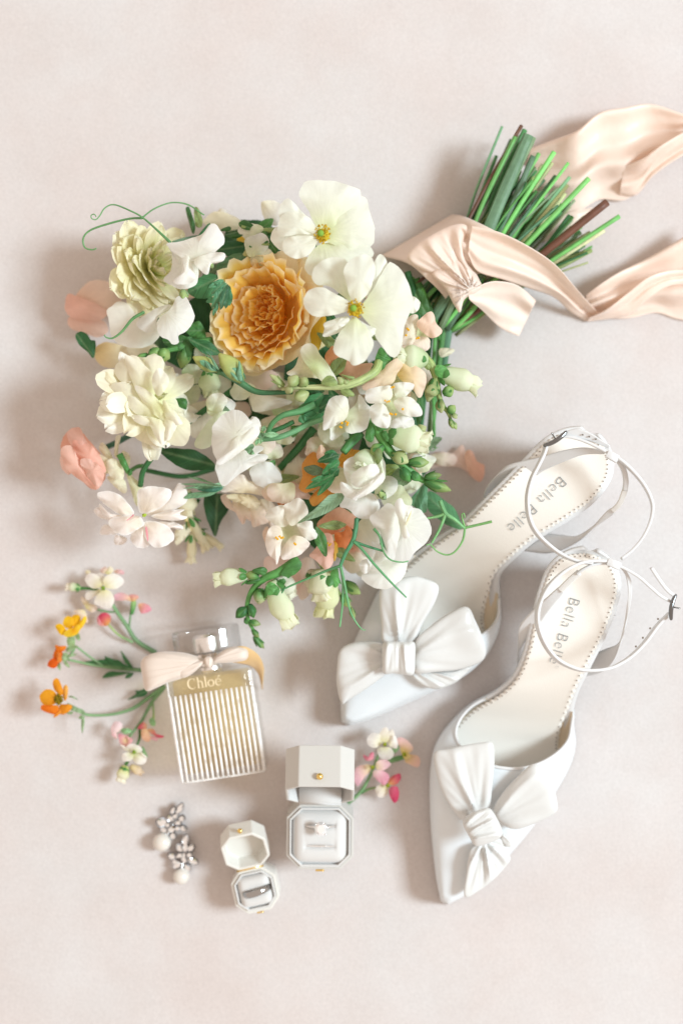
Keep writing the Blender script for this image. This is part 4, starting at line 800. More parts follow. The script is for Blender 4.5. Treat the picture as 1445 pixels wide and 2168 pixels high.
snap('blush white snapdragon floret with yellow stamens at the lower edge', 612, 1130, 215, [
  (Rt4((100, 1050), (70, 940), (120, 880), (150, 1000), (130, 1130)), 140, (0, 0), BLUSH, hx('F7DCC8')),
  (Rt4((400, 860), (470, 828), (542, 830), (560, 900), (622, 965), (560, 1002), (515, 1012), (450, 960)), 205, (-.1, 0), hx('F4F0DC'), hx('FBF8F2')),
  (Rt4((98, 785), (140, 715), (268, 672), (300, 740), (325, 850), (250, 885), (170, 850)), 212, (.1, -.1), hx('F2EFDA'), hx('F8F5EC')),
  (Rt4((268, 695), (340, 640), (415, 603), (485, 665), (503, 760), (430, 835), (330, 865)), 222, (0, -.1), hx('F2EFDA'), hx('F8F5EC')),
  (Rt4((265, 1085), (330, 990), (400, 965), (490, 1000), (522, 1050), (440, 1142), (350, 1182), (262, 1197), (245, 1140)), 215, (0, .1), hx('F5EBD0'), hx('FAEFE8')),
  (Rt4((150, 880), (235, 880), (265, 960), (245, 1060), (242, 1140), (205, 1248), (190, 1205), (118, 1125), (98, 1000)), 226, (0, .1), hx('F5EBD6'), hx('FAF0EA'))], Rt4((200, 985), (215, 1000), (235, 975), (250, 990), (265, 985), (375, 1040), (385, 1050)), 245)
snap('peach snapdragon floret with orange throat behind the tendril', 705, 1140, 160, [
  (Rt5((108, 165), (200, 80), (280, 48), (382, 110), (392, 140), (370, 210), (330, 190), (230, 245), (140, 235)), 150, (0, -.1), hx('F2A27A'), hx('F7C2A6')),
  (Rt5((330, 300), (400, 260), (440, 330), (400, 420), (330, 400)), 120, (0, 0), PEACH, hx('F8DCC8')),
  (Rt5((235, 240), (300, 222), (322, 178), (362, 225), (352, 300), (300, 385), (262, 370), (240, 310)), 172, (.05, 0), hx('EE8A4A'), hx('F2A070')),
  (Rt5((222, 290), (262, 330), (252, 400), (230, 442), (215, 370)), 176, (0, 0), hx('EBB43C'), hx('F3CC6C')),
  (Rt5((48, 400), (100, 340), (120, 250), (200, 240), (230, 310), (225, 400), (222, 455), (180, 505), (130, 470), (90, 430)), 182, (0, .1), hx('F6C2AC'), hx('F8CFC2'))], Rt5((185, 310), (195, 325), (205, 315)), 200)
snap('pale peach snapdragon floret at the top right of the cluster', 890, 700, 190, [
  (Rt6((1050, 260), (1130, 195), (1250, 200), (1258, 280), (1190, 312), (1080, 300)), 195, (0, .1), hx('F8EBD4'), hx('F9E4D8')),
  (Rt6((1040, 230), (1085, 60), (1150, 18), (1175, 60), (1155, 200), (1110, 262)), 205, (0, 0), hx('F4F2D8'), hx('F9E8DC')),
  (Rt6((1160, 90), (1255, 0), (1292, 18), (1312, 90), (1358, 150), (1290, 203), (1215, 165)), 220, (0, 0), hx('F9D8C0'), hx('F8DCCB'))], Rt6((1090, 130), (1100, 140), (1080, 180), (1160, 205), (1175, 200)), 222)
snap('peach edged snapdragon floret above the white one', 830, 800, 240, [
  (Rt6((745, 570), (850, 490), (900, 430), (1005, 358), (1058, 400), (1015, 470), (980, 545), (900, 575), (790, 605)), 240, (.05, -.1), hx('F8E6C8'), hx('F9DCC8')),
  (Rt6((1010, 470), (1060, 395), (1150, 410), (1232, 480), (1222, 590), (1180, 660), (1120, 580), (1060, 540)), 235, (0, -.05), hx('F5D884'), hx('F9E2CE'))])
snap('open white snapdragon floret with yellow stamens', 835, 845, 275, [
  (Rt6((980, 560), (1060, 538), (1145, 560), (1085, 640), (1010, 665)), 258, (0, -.1), hx('F1F5DC'), WH),
  (Rt6((955, 850), (1040, 800), (1132, 812), (1132, 892), (1040, 895), (960, 885)), 268, (0, .1), WH, WH),
  (Rt6((990, 680), (1090, 648), (1160, 690), (1208, 770), (1170, 803), (1080, 795), (1010, 750)), 276, (0, 0), hx('F4F4E0'), WH),
  (Rt6((780, 692), (768, 620), (800, 590), (900, 568), (965, 570), (975, 645), (930, 695), (850, 702)), 282, (0, -.1), hx('F4F4E0'), WH),
  (Rt6((800, 750), (830, 708), (900, 700), (945, 760), (965, 830), (932, 892), (830, 855)), 284, (0, .1), hx('F4F4E0'), WH)], Rt6((920, 680), (935, 690), (950, 685), (970, 580), (985, 575), (960, 780), (975, 785), (1000, 785), (1055, 745)), 300)
snap('white snapdragon floret with hanging lip left of the open one', 735, 880, 265, [
  (Rt6((405, 930), (430, 865), (520, 885), (605, 960), (592, 1022), (520, 1035), (440, 992)), 180, (0, 0), hx('DCE8C0'), hx('EEF2DC')),
  (Rt6((640, 765), (700, 700), (722, 628), (780, 700), (828, 760), (800, 835), (770, 905), (700, 925), (640, 932), (612, 880)), 252, (0, .1), hx('E8EFCC'), WH),
  (Rt6((448, 905), (455, 780), (490, 680), (550, 640), (622, 650), (642, 710), (632, 800), (572, 855), (490, 892)), 272, (.1, .1), hx('F4F4E0'), WH)], Rt6((575, 880), (585, 885), (620, 840), (635, 850), (630, 865), (590, 850)), 285)
snap('white bell shaped snapdragon floret below the yellow rose', 665, 775, 260, [
  (Rt6((165, 470), (230, 420), (280, 300), (330, 380), (400, 500), (360, 505), (250, 500)), 235, (0, 0), hx('F3EFCC'), hx('FAF6E4')),
  (Rt6((270, 300), (340, 238), (395, 270), (420, 320), (490, 410), (560, 550), (480, 562), (430, 530), (330, 420)), 270, (0, .05), hx('D8E8B0'), hx('FBFAF2'))])

# -- curved bud stems
g = fl('bud_stem', 700, 820, 250, 'pale green curved snapdragon stem crossing below the rose')
tube(g, Rt6((880, 370, 235), (840, 460, 245), (700, 540, 258), (560, 572, 262), (300, 580, 258), (130, 590, 250)), [9, 8.5, 8, 6.5, 5, 3.5], c0=LIME*.8, c1=hx('D2E2B4'), n=40)
for a, b, r in [((150, 570, 258), (40, 480, 262), 9), ((110, 575, 255), (120, 545, 260), 9), ((250, 560, 268), (180, 500, 272), 17), ((210, 600, 258), (165, 585, 266), 14), ((330, 560, 262), (260, 510, 264), 15), ((260, 605, 262), (300, 690, 264), 20), ((600, 560, 262), (560, 500, 268), 12), ((640, 560, 262), (600, 520, 266), 9)]:
    (x, y, z), (x2, y2, z2) = Rt6(a, b); bud(g, (x, y, z), (x2, y2, z2), r, LIME*.8, PGRN, 3, sc_=LIME*.6)
for pts in [Rt6((430, 545), (500, 480), (560, 550), (500, 570)), Rt6((580, 480), (650, 490), (690, 500), (670, 520), (630, 510)), Rt6((580, 600), (640, 590), (690, 640), (640, 650), (600, 640))]:
    petal(g, pts, 275, cout=LIME*.7, mat=LEAF, name='leaf', bulge=4, ruf=1, n=20, K=4)
g = fl('bud_stem', 500, 770, 235, 'dark green sweet pea stem with two green buds under the rose')
tube(g, Rt3((1440, 590, 240), (1300, 592, 236), (1150, 592, 228), (1050, 565, 225), (950, 500, 228), (850, 440, 232), (740, 390, 236), (640, 370, 240), (520, 300, 240)), [4, 4.5, 5, 6, 7, 7, 6, 5, 3], c0=np.array([.04, .18, .09]), c1=np.array([.12, .32, .16]), n=50)
for a, b, r in [((730, 385, 240), (490, 250, 250), 17), ((960, 490, 238), (740, 220, 256), 25)]:
    (x, y, z), (x2, y2, z2) = Rt3(a, b); bud(g, (x, y, z), (x2, y2, z2), r, LIME*.75, hx('C9DB8C'), 5, sc_=np.array([.14, .38, .24]))
for pts in [Rt3((910, 430), (935, 280), (960, 480)), Rt3((820, 360), (900, 430), (920, 480), (850, 420)), Rt3((600, 280), (680, 370), (720, 390), (640, 370)), Rt3((640, 210), (720, 330), (740, 380), (690, 330))]:
    petal(g, pts, 262, cout=np.array([.22, .5, .36]), mat=LEAF, name='leaf', bulge=3, ruf=1, n=18, K=3)
def bud_stem(label, path, rad, col, buds, tubes, leaves=()):
    m_ = path[len(path)//2]; g = fl('bud_stem', *m_, label)
    tube(g, path, rad, c0=col, c1=col*1.15, n=40)
    for a, b, r, ci, co in buds: bud(g, a, b, r, ci, co, 4)
    for a, b, r, ci, co in tubes: trumpet(g, a, b, r, ci, co)
    for pts, z, co in leaves: petal(g, pts, z, cout=co, mat=LEAF, name='leaf', bulge=4, ruf=1.5, n=22, K=4)
    return g
def px1(R_, a): return R_(a)[0]
bud_stem('snapdragon tip with round green buds at the right edge of the head', Rf((880, 190, 200), (930, 240, 205), (965, 320, 205), (985, 430, 195), (1010, 530, 185), (1060, 600, 175), (1090, 690, 165)), [9, 8, 7, 6, 5, 4, 2], LIME*.8,
  [(px1(Rf, (990, 440, 205)), px1(Rf, (890, 440, 215)), 17, LIME*.7, PGRN), (px1(Rf, (960, 350, 205)), px1(Rf, (910, 520, 200)), 16, LIME*.7, PGRN), (px1(Rf, (1020, 460, 200)), px1(Rf, (1100, 420, 200)), 15, GRN*1.6, LIME), (px1(Rf, (1000, 500, 195)), px1(Rf, (1010, 600, 195)), 13, LIME*.6, PGRN),
   (px1(Rf, (1060, 600, 185)), px1(Rf, (1110, 545, 188)), 12, GRN*1.5, LIME), (px1(Rf, (1085, 600, 180)), px1(Rf, (1125, 640, 178)), 7, LIME*.7, PGRN), (px1(Rf, (1070, 640, 176)), px1(Rf, (1095, 715, 172)), 8, LIME*.7, LIME), (px1(Rf, (1090, 660, 172)), px1(Rf, (1120, 720, 170)), 7, LIME*.7, LIME)],
  [(px1(Rf, (980, 300, 205)), px1(Rf, (1230, 385, 195)), 22, hx('DCE9C4'), hx('F3F7DE')), (px1(Rf, (900, 210, 210)), px1(Rf, (730, 200, 225)), 26, hx('CFE2B0'), hx('F0F4DA'))],
  [(Rf((960, 300), (980, 250), (1050, 270), (1050, 340), (990, 340)), 218, GRN*1.8), (Rf((870, 220), (890, 180), (930, 230), (920, 290), (880, 260)), 215, LIME*.7), (Rf((1000, 190), (1000, 130), (1105, 135), (1090, 165), (1040, 190)), 120, hx('E9EFE2'))])
bud_stem('snapdragon tip with green buds at the lower right of the head', Rf((500, 640, 240), (530, 700, 245), (580, 790, 245), (640, 880, 240), (730, 970, 235), (860, 1080, 225), (1000, 1130, 210)), [11, 10, 9, 8, 7, 6, 4], GRN*1.5,
  [(px1(Rf, (590, 840, 250)), px1(Rf, (490, 900, 250)), 16, GRN*1.5, LIME), (px1(Rf, (650, 900, 250)), px1(Rf, (770, 960, 252)), 19, LIME*.7, PGRN), (px1(Rf, (770, 960, 245)), px1(Rf, (920, 960, 240)), 14, GRN*1.3, LIME*.8), (px1(Rf, (720, 1000, 248)), px1(Rf, (780, 1100, 248)), 15, DGRN*1.6, GRN*1.6),
   (px1(Rf, (790, 1030, 248)), px1(Rf, (850, 1095, 248)), 12, DGRN*1.4, GRN*1.5), (px1(Rf, (890, 1070, 238)), px1(Rf, (1010, 1050, 232)), 12, GRN*1.1, LIME*.6), (px1(Rf, (890, 1100, 232)), px1(Rf, (1080, 1165, 222)), 15, GRN*1.2, LIME*.8), (px1(Rf, (830, 740, 235)), px1(Rf, (900, 700, 240)), 13, LIME*.8, PGRN), (px1(Rf, (870, 800, 230)), px1(Rf, (925, 770, 230)), 9, LIME*.8, PGRN), (px1(Rf, (840, 880, 225)), px1(Rf, (880, 890, 225)), 6, LIME*.6, LIME)],
  [(px1(Rf, (610, 740, 250)), px1(Rf, (860, 810, 255)), 27, hx('CFE4B0'), hx('F2F6DE')), (px1(Rf, (480, 880, 235)), px1(Rf, (440, 980, 245)), 22, hx('D8E8BE'), hx('EFF4E0'))],
  [(Rf((455, 780), (480, 680), (520, 680), (520, 780), (500, 815)), 255, GRN*1.1), (Rf((580, 740), (640, 730), (640, 800), (600, 800)), 262, GRN*1.1), (Rf((530, 690), (590, 700), (630, 710), (570, 730)), 262, GRN*1.2), (Rf((540, 860), (575, 870), (580, 930), (545, 975), (520, 920)), 262, LIME*.5)])
bud_stem('snapdragon tip with pale closed florets hanging at the bottom left', Rg((530, 455, 170), (420, 530, 180), (330, 570, 178), (260, 640, 170), (230, 730, 155), (240, 820, 140), (280, 890, 120), (320, 960, 100)), [9, 9, 8, 6, 5, 4, 3, 2], GRN*1.3,
  [(px1(Rg, (230, 740, 158)), px1(Rg, (165, 800, 155)), 14, DGRN*1.3, GRN), (px1(Rg, (245, 720, 160)), px1(Rg, (270, 800, 155)), 13, DGRN*1.4, GRN*1.1), (px1(Rg, (240, 820, 142)), px1(Rg, (310, 840, 140)), 9, GRN*1.4, LIME*.8), (px1(Rg, (220, 800, 140)), px1(Rg, (230, 840, 138)), 6, GRN, GRN*1.4), (px1(Rg, (260, 870, 128)), px1(Rg, (300, 915, 122)), 8, GRN*1.4, LIME*.7), (px1(Rg, (270, 910, 112)), px1(Rg, (330, 980, 100)), 9, GRN*1.5, LIME*.8),
   (px1(Rg, (300, 560, 185)), px1(Rg, (220, 545, 188)), 13, GRN*1.3, LIME), (px1(Rg, (310, 630, 180)), px1(Rg, (300, 720, 172)), 19, GRN*1.5, hx('DCE9C2'))],
  [(px1(Rg, (240, 550, 180)), px1(Rg, (75, 568, 178)), 17, hx('E4ECD0'), hx('F1F4D8')), (px1(Rg, (370, 590, 185)), px1(Rg, (465, 800, 165)), 23, hx('E2ECC8'), hx('F3F5DA')), (px1(Rg, (420, 540, 170)), px1(Rg, (470, 640, 140)), 22, hx('EBEDDA'), hx('F4F3E2'))],
  [(Rg((260, 520), (320, 500), (350, 520), (330, 550), (290, 540)), 196, GRN), (Rg((340, 620), (370, 590), (410, 620), (390, 660), (350, 665)), 200, GRN*1.6), (Rg((430, 540), (500, 460), (550, 470), (540, 520), (480, 560)), 192, GRN*1.1), (Rg((220, 590), (300, 560), (300, 590), (240, 605)), 182, GRN*.9)])
bud_stem('snapdragon with yellow tinted closed florets hanging at the bottom of the head', Rg((640, 440, 150), (680, 500, 150), (730, 560, 140), (760, 640, 130), (840, 740, 110)), [6, 6, 5, 4, 3], LIME*.7,
  [(px1(Rg, (800, 590, 140)), px1(Rg, (895, 660, 138)), 16, GRN*1.8, LIME), (px1(Rg, (790, 660, 130)), px1(Rg, (830, 740, 125)), 13, GRN*1.8, LIME), (px1(Rg, (840, 740, 118)), px1(Rg, (860, 810, 112)), 8, LIME*.7, LIME)],
  [(px1(Rg, (650, 520, 160)), px1(Rg, (670, 650, 150)), 26, hx('EEF0CC'), hx('F7F5DE')), (px1(Rg, (720, 530, 158)), px1(Rg, (690, 740, 135)), 24, hx('E8EEBE'), hx('F2F4CC')), (px1(Rg, (610, 520, 140)), px1(Rg, (620, 620, 130)), 17, hx('F5E9D0'), hx('F8EEDC'))],
  [(Rg((720, 540), (760, 500), (770, 600), (740, 620)), 168, GRN*1.9)])
bud_stem('leafy snapdragon tip with pale pod among the leaves at the top', Rt1((1330, 460, 165), (1220, 460, 172), (1120, 450, 176), (1050, 430, 178)), [6, 5, 4, 3], LIME*.6,
  [(px1(Rt1, (1260, 560, 175)), px1(Rt1, (1065, 650, 180)), 21, LIME*.8, hx('D6DFA6')), (px1(Rt1, (1250, 480, 170)), px1(Rt1, (1180, 500, 170)), 12, GRN, LIME*.5)], [], [(Rt1((900, 450), (960, 430), (970, 460), (900, 468)), 165, GRN*.7)])
bud_stem('green seed pods between the left flowers', Rt2((1320, 650, 150), (1180, 670, 160), (1000, 715, 170), (900, 740, 175), (780, 790, 175)), [9, 8, 7, 5, 4], GRN,
  [(px1(Rt2, (860, 740, 180)), px1(Rt2, (960, 800, 182)), 22, GRN*1.8, LIME), (px1(Rt2, (780, 770, 182)), px1(Rt2, (660, 820, 180)), 13, GRN*1.6, LIME), (px1(Rt2, (800, 720, 182)), px1(Rt2, (860, 790, 182)), 18, GRN*1.5, LIME), (px1(Rt2, (1100, 700, 165)), px1(Rt2, (1060, 880, 150)), 19, GRN, LIME*.9)],
  [(px1(Rt2, (1300, 880, 150)), px1(Rt2, (1310, 1070, 140)), 22, hx('C6D6A0'), hx('E9EED0'))], [(Rt2((1080, 640), (1150, 620), (1150, 760), (1090, 780)), 170, GRN*.8)])
bud_stem('cream trumpet florets lying in the shade at the lower left', Rd((880, 1180, 70), (930, 1260, 62), (960, 1330, 55)), [6, 5, 4], hx('D8D4A0'), [],
  [(px1(Rd, (940, 1240, 62)), px1(Rd, (1050, 1420, 40)), 12, hx('EDE5BE'), hx('F3ECD0')), (px1(Rd, (960, 1350, 50)), px1(Rd, (958, 1510, 32)), 10, hx('EDE5BE'), hx('F3ECD0')), (px1(Rd, (1000, 1330, 50)), px1(Rd, (1140, 1425, 32)), 8, hx('EDE5BE'), hx('F3ECD0')), (px1(Rd, (920, 1060, 70)), px1(Rd, (930, 1200, 66)), 20, hx('EDE5BE'), hx('F3ECD0'))])
g = bud_stem('cream flower with green calyx beside the salmon flower', Rd((540, 945, 130), (510, 880, 138), (480, 820, 140)), [5, 6, 7], GRN*1.3, [], [],
  [(Rd((470, 830), (500, 820), (535, 890), (520, 920), (490, 890)), 160, GRN*1.3), (Rd((535, 930), (560, 925), (565, 955), (540, 965)), 150, GRN)])
for pts, z, co in [(Rd((290, 870), (330, 822), (400, 850), (430, 920), (400, 950), (320, 930)), 135, CREAM), (Rd((345, 770), (370, 745), (410, 790), (440, 860), (400, 850), (360, 810)), 122, CREAM), (Rd((460, 700), (490, 700), (475, 780), (468, 845), (448, 830), (450, 760)), 128, hx('F5F2DE')), (Rd((395, 880), (430, 850), (480, 870), (510, 930), (500, 990), (420, 970)), 150, hx('F6F2DC')), (Rd((400, 970), (500, 980), (530, 1040), (515, 1085), (440, 1030)), 128, hx('F4F0D8')), (Rd((500, 800), (550, 830), (545, 900), (500, 870)), 118, CREAM), (Rd((530, 950), (580, 980), (640, 1050), (600, 1170), (560, 1070)), 112, hx('E6E6C0'))]:
    petal(g, pts, z, cin=hx('EDEBC4'), cout=co, base=(268, 985), bulge=7, ruf=2.5)
# -- clusters of narrow green bracts
def bracts(label, items, z, col):
    g = fl('bract_cluster', *items[0][0], z, label)
    for q, (a, b, w_) in enumerate(items):
        a = np.array(a[:2]); b = np.array(b[:2]); d = b-a; nn = np.array([-d[1], d[0]])/np.linalg.norm(d)
        petal(g, [a, a+d*.3+nn*w_*.8, a+d*.6+nn*w_, b, a+d*.6-nn*w_, a+d*.3-nn*w_*.8], z+rnd.uniform(-12, 16), tuple(rnd.uniform(-.3, .3, ) for _ in range(2)), cout=col*rnd.uniform(.6, 1.5), mid=(a, b, 4), mat=LEAF, name='bract', bulge=3, ruf=1.5, n=22, K=5)
    return g
def pr(R_, a, b, w): return (R_(a)[0], R_(b)[0], w)
bracts('green bract cluster on the left of the yellow rose', [pr(Rt1, a, b, w) for a, b, w in [((920, 840), (800, 900), 6), ((930, 850), (820, 950), 7), ((930, 860), (825, 1060), 9), ((950, 870), (890, 1070), 8), ((960, 880), (930, 1060), 9), ((940, 860), (860, 1020), 7), ((920, 840), (840, 870), 5), ((850, 1040), (835, 1120), 3), ((880, 1000), (845, 1100), 4), ((960, 900), (960, 1040), 7), ((860, 980), (780, 1010), 6)]], 225, np.array([.10, .34, .2]))
bracts('dark green bract cluster in front of the orange petals', [pr(Rt4, a, b, w) for a, b, w in [((810, 190), (590, 260), 9), ((800, 220), (660, 180), 12), ((800, 240), (690, 340), 9), ((810, 260), (640, 380), 10), ((790, 340), (590, 590), 8), ((760, 380), (480, 520), 8), ((740, 380), (560, 500), 8), ((700, 400), (530, 440), 6), ((760, 400), (620, 520), 7), ((800, 320), (720, 400), 10), ((700, 340), (640, 440), 8)]], 235, np.array([.045, .22, .08]))
bracts('thin green spikes on the dark leaf at the left', [pr(Rd, a, b, w) for a, b, w in [((1170, 1030), (880, 1020), 3), ((1120, 1020), (930, 970), 2), ((1100, 1020), (980, 970), 2), ((1080, 1030), (900, 1050), 2)]], 178, np.array([.2, .45, .3]))
bracts('small green sepals beside the curled sweet pea', [pr(Re, a, b, w) for a, b, w in [((560, 560), (580, 510), 5), ((560, 580), (690, 578), 6), ((545, 600), (545, 650), 5), ((530, 610), (510, 660), 4), ((480, 690), (460, 730), 9), ((500, 660), (420, 690), 9), ((545, 560), (560, 610), 8)]], 262, np.array([.24, .5, .3]))
bracts('dark green buds at the end of the paired stems', [pr(Re, a, b, w) for a, b, w in [((860, 400), (1030, 265), 15), ((880, 420), (1100, 280), 17), ((870, 440), (1040, 400), 17), ((860, 450), (1010, 450), 14), ((850, 430), (880, 490), 9), ((1000, 380), (1120, 300), 12)]], 232, np.array([.06, .27, .12]))
# -- tendrils
def tendril(path, r, c0=np.array([.14, .38, .17]), lab=None, c1=None): tube(bq, path, r, name='tendril', c0=c0, c1=c1 if c1 is not None else c0*1.3, n=60, sides=6, label=lab)
tendril(Ra((870, 555, 235), (780, 470, 225), (660, 365, 215), (560, 310, 212), (440, 265, 210), (370, 290, 210), (330, 350, 212), (300, 380, 214), (268, 370, 216), (265, 345, 216), (290, 338, 218), (302, 358, 218)), [3, 2.6, 2.2, 1.8, 1.7, 1.6, 1.6, 1.5, 1.4, 1.3, 1.2, 1.1], lab='curling tendril at the upper left')
tendril(Ra((655, 368, 215), (560, 372, 200), (400, 410, 190), (260, 460, 180), (205, 520, 175), (215, 590, 172), (270, 610, 174), (304, 600, 178)), [2.4, 2.2, 2.2, 2.2, 2.1, 2, 1.8, 1.4])
tendril(Ra((660, 360, 215), (740, 300, 190), (850, 255, 170), (940, 250, 165), (1020, 272, 165), (1090, 320, 170), (1130, 345, 175), (1100, 330, 178)), [1.8, 1.6, 1.6, 1.6, 1.6, 1.8, 1.6, 1])
tendril(Ra((670, 1085, 240), (580, 1140, 236), (500, 1235, 226), (430, 1285, 220), (380, 1280, 220), (365, 1260, 222)), [3.2, 3.2, 2.8, 2.4, 1.8, 1.2])
tendril(Rt5((395, 130, 230), (385, 220, 235), (365, 295, 236), (310, 390, 236), (275, 475, 234)), [4.5, 4.5, 4.2, 3.6, 3.4], np.array([.07, .28, .15]), 'branching tendril hanging over the lower edge')
tendril(Rt5((370, 297, 238), (480, 335, 238), (590, 368, 236)), [2.8, 2.6, 2], np.array([.07, .28, .15]))
tendril(Rt5((370, 297, 238), (430, 350, 240), (520, 460, 240), (640, 590, 238), (755, 705, 232)), [3, 2.6, 2.4, 2, 1.5], np.array([.12, .4, .2]))
tendril(Rt5((275, 475, 234), (180, 508, 222), (80, 550, 212), (-40, 600, 200), (-180, 660, 190), (-240, 665, 188), (-300, 640, 188)), [3, 2.6, 2.4, 2.2, 1.8, 1.6, 1.2], np.array([.12, .4, .2]))
tendril(Rt5((-130, 640, 195), (-160, 680, 192), (-200, 672, 192)), 1.6, np.array([.12, .4, .2]))
tendril(Rt5((278, 478, 234), (295, 600, 225), (290, 760, 212), (272, 920, 205)), [3, 2.6, 2.2, 1.6], np.array([.16, .46, .24]))
tendril(Rt5((280, 490, 234), (305, 600, 228), (340, 780, 215), (380, 870, 208), (430, 935, 204), (460, 942, 204)), [2.8, 2.6, 2.4, 2, 1.6, 1], np.array([.16, .46, .24]))
tendril(Rt5((520, 205, 250), (560, 260, 255), (590, 370, 258), (640, 430, 262), (720, 448, 262), (770, 440, 258)), [3, 2, 1.8, 1.6, 1.5, 1.2], np.array([.14, .42, .2]))
tendril(Rt5((1000, 0, 190), (1040, 90, 195), (1110, 140, 195), (1180, 200, 192)), [4.5, 4, 3.6, 3], np.array([.2, .52, .26]), 'tendril reaching over the left shoe')
tendril(Rt5((1180, 198, 192), (1280, 175, 195), (1378, 152, 198)), [2.8, 2.6, 2.8], np.array([.22, .56, .22]))
tendril(Rt5((1182, 200, 192), (1165, 290, 188), (1110, 370, 184), (1050, 395, 180), (980, 370, 178), (930, 320, 178), (900, 325, 180)), [2.4, 2.2, 2, 1.8, 1.7, 1.6, 1.2], np.array([.22, .56, .22]))
tendril(Rt5((1182, 200, 192), (1165, 140, 198), (1160, 100, 200), (1175, 95, 202), (1180, 125, 202)), [2.2, 1.8, 1.5, 1.3, 1], np.array([.22, .56, .22]))
tendril(Rt5((1045, 90, 195), (980, 115, 192), (900, 130, 190)), [3.4, 3, 2.2], np.array([.24, .56, .26]))
tendril(Rt5((1040, 95, 195), (1000, 200, 188), (940, 310, 180)), [3.6, 3, 2.2], np.array([.22, .54, .26]))
tendril(Rf((920, 420, 180), (940, 640, 150), (930, 860, 110), (985, 850, 60)), [3, 2.6, 2, 1.4], MINT*.7)
# ------------------------------------------------------------------ the silk ribbon round the stems
rb = thing('silk_ribbon', 'peach silk ribbon tied round the bouquet stems with long trailing tails', 'ribbon', 985, 560)
def folds(n1, a1, n2=2.3, a2=0, tw=.6, ph=0, env=None):
    def f(u, v):
        z = a1*np.sin(2*PI*(n1*v+tw*np.sin(2.2*u+ph))+ph)+a2*np.sin(2*PI*(n2*v+.5*u)+ph*2)
        return z*(env(u, v) if env else 1)
    return f
def wrap():
    # the ribbon goes round the stems: an arched sheet over them from the left side to the right side, folds run round it
    A = Rc((60, 700, 6), (180, 735, 95), (260, 800, 148), (340, 880, 120), (400, 985, 8))
    B = Rc((385, 510, 6), (440, 520, 110), (560, 575, 168), (680, 640, 130), (800, 735, 8))
    strip(rb, A, B, SILK, 'wrap', nu=90, nv=40, fold=lambda u, v: (7*np.sin(2*PI*(3.2*v+.7*u))+4*np.sin(2*PI*(5.7*v-1.1*u)+1))*np.sin(PI*v)**.5*np.sin(PI*u)**.6, solid=1.5)
wrap()
puff(rb, Rc((180, 690), (260, 620), (380, 560), (450, 560), (440, 640), (450, 720), (500, 790), (515, 850), (460, 880), (400, 850), (330, 800), (240, 760), (190, 730)), 150, 20, Rc((480, 860))[0], 12, 15, 'knot_fold', SILK, ph=.6, fades=.5)
puff(rb, Rc((360, 740), (400, 710), (460, 760), (500, 800), (520, 840), (490, 870), (440, 900), (420, 960), (395, 930), (350, 850), (290, 780)), 158, 14, Rc((470, 860))[0], 13, 9, 'knot_fold', SILK, ph=1.6, fades=.4)
# tail one: folds out of the knot, falls to the table and runs off to the right
strip(rb, Rc((470, 560, 176), (600, 590, 178), (740, 660, 170), (860, 745, 140), (960, 860, 85), (1050, 955, 30), (1120, 985, 10)),
      Rc((455, 690, 172), (500, 770, 160), (620, 810, 140), (740, 850, 100), (850, 890, 55), (930, 960, 20), (1000, 1000, 5)), SILK, 'tail', nu=90, nv=30,
      fold=folds(1.3, 11, 2.9, 4, .25, .4, lambda u, v: np.sin(PI*np.clip(u*1.0+.05, 0, 1))**.7), solid=1.2)
strip(rb, Rc((1000, 880, 40), (1060, 835, 62), (1150, 775, 60), (1260, 720, 42), (1400, 640, 55), (1560, 540, 60)),
      Rc((985, 998, 3), (1080, 990, 5), (1200, 985, 8), (1320, 960, 6), (1420, 990, 6), (1560, 1010, 10)), SILK, 'tail', nu=90, nv=30,
      fold=folds(1.6, 15, 3.3, 5, .2, 2.1, lambda u, v: np.sin(PI*np.clip(v, 0, 1))**.5), solid=1.2)
strip(rb, Rc((1000, 1000, 5), (1120, 985, 12), (1210, 960, 25), (1290, 890, 48), (1370, 840, 52), (1460, 825, 40), (1560, 800, 40)),
      Rc((1010, 985, 22), (1100, 940, 62), (1190, 870, 70), (1280, 800, 78), (1370, 770, 70), (1460, 760, 60), (1560, 740, 58)), SILK, 'tail', nu=80, nv=24,
      fold=folds(.9, 8, 2.2, 3, .2, .6, lambda u, v: np.sin(PI*v)), solid=1.2)
# short cut end
strip(rb, Rc((455, 868, 168), (540, 825, 160), (610, 818, 140), (690, 838, 110), (770, 905, 70)),
      Rc((465, 905, 160), (520, 950, 120), (580, 1010, 80), (630, 1045, 52), (690, 1068, 42)), SILK, 'cut_end', nu=60, nv=26, fold=folds(1.1, 9, 2.4, 4, .25, 1.0, lambda u, v: .3+.7*u), solid=1.2)
# tail two: under the stems and away to the upper right
strip(rb, Rc((740, 205, 14), (860, 160, 45), (960, 120, 78), (1060, 40, 72), (1180, 15, 66), (1300, 0, 55), (1445, 45, 60), (1600, 90, 60)),
      Rc((700, 420, 5), (800, 470, 10), (940, 500, 14), (1060, 440, 10), (1180, 440, 12), (1270, 360, 16), (1400, 250, 40), (1600, 130, 40)), SILK, 'tail', nu=110, nv=44,
      fold=folds(1.5, 18, 3.2, 7, .3, .2, lambda u, v: np.sin(PI*v)**.6), solid=1.2)
strip(rb, Rc((1170, 290, 50), (1260, 250, 78), (1340, 190, 92), (1440, 130, 90), (1580, 60, 90)),
      Rc((1150, 420, 10), (1230, 420, 14), (1310, 330, 40), (1440, 240, 60), (1580, 180, 60)), SILK, 'tail', nu=70, nv=24, fold=folds(.8, 12, 2.2, 4, .3, 2.6, lambda u, v: np.sin(PI*v)**.6), solid=1.2)
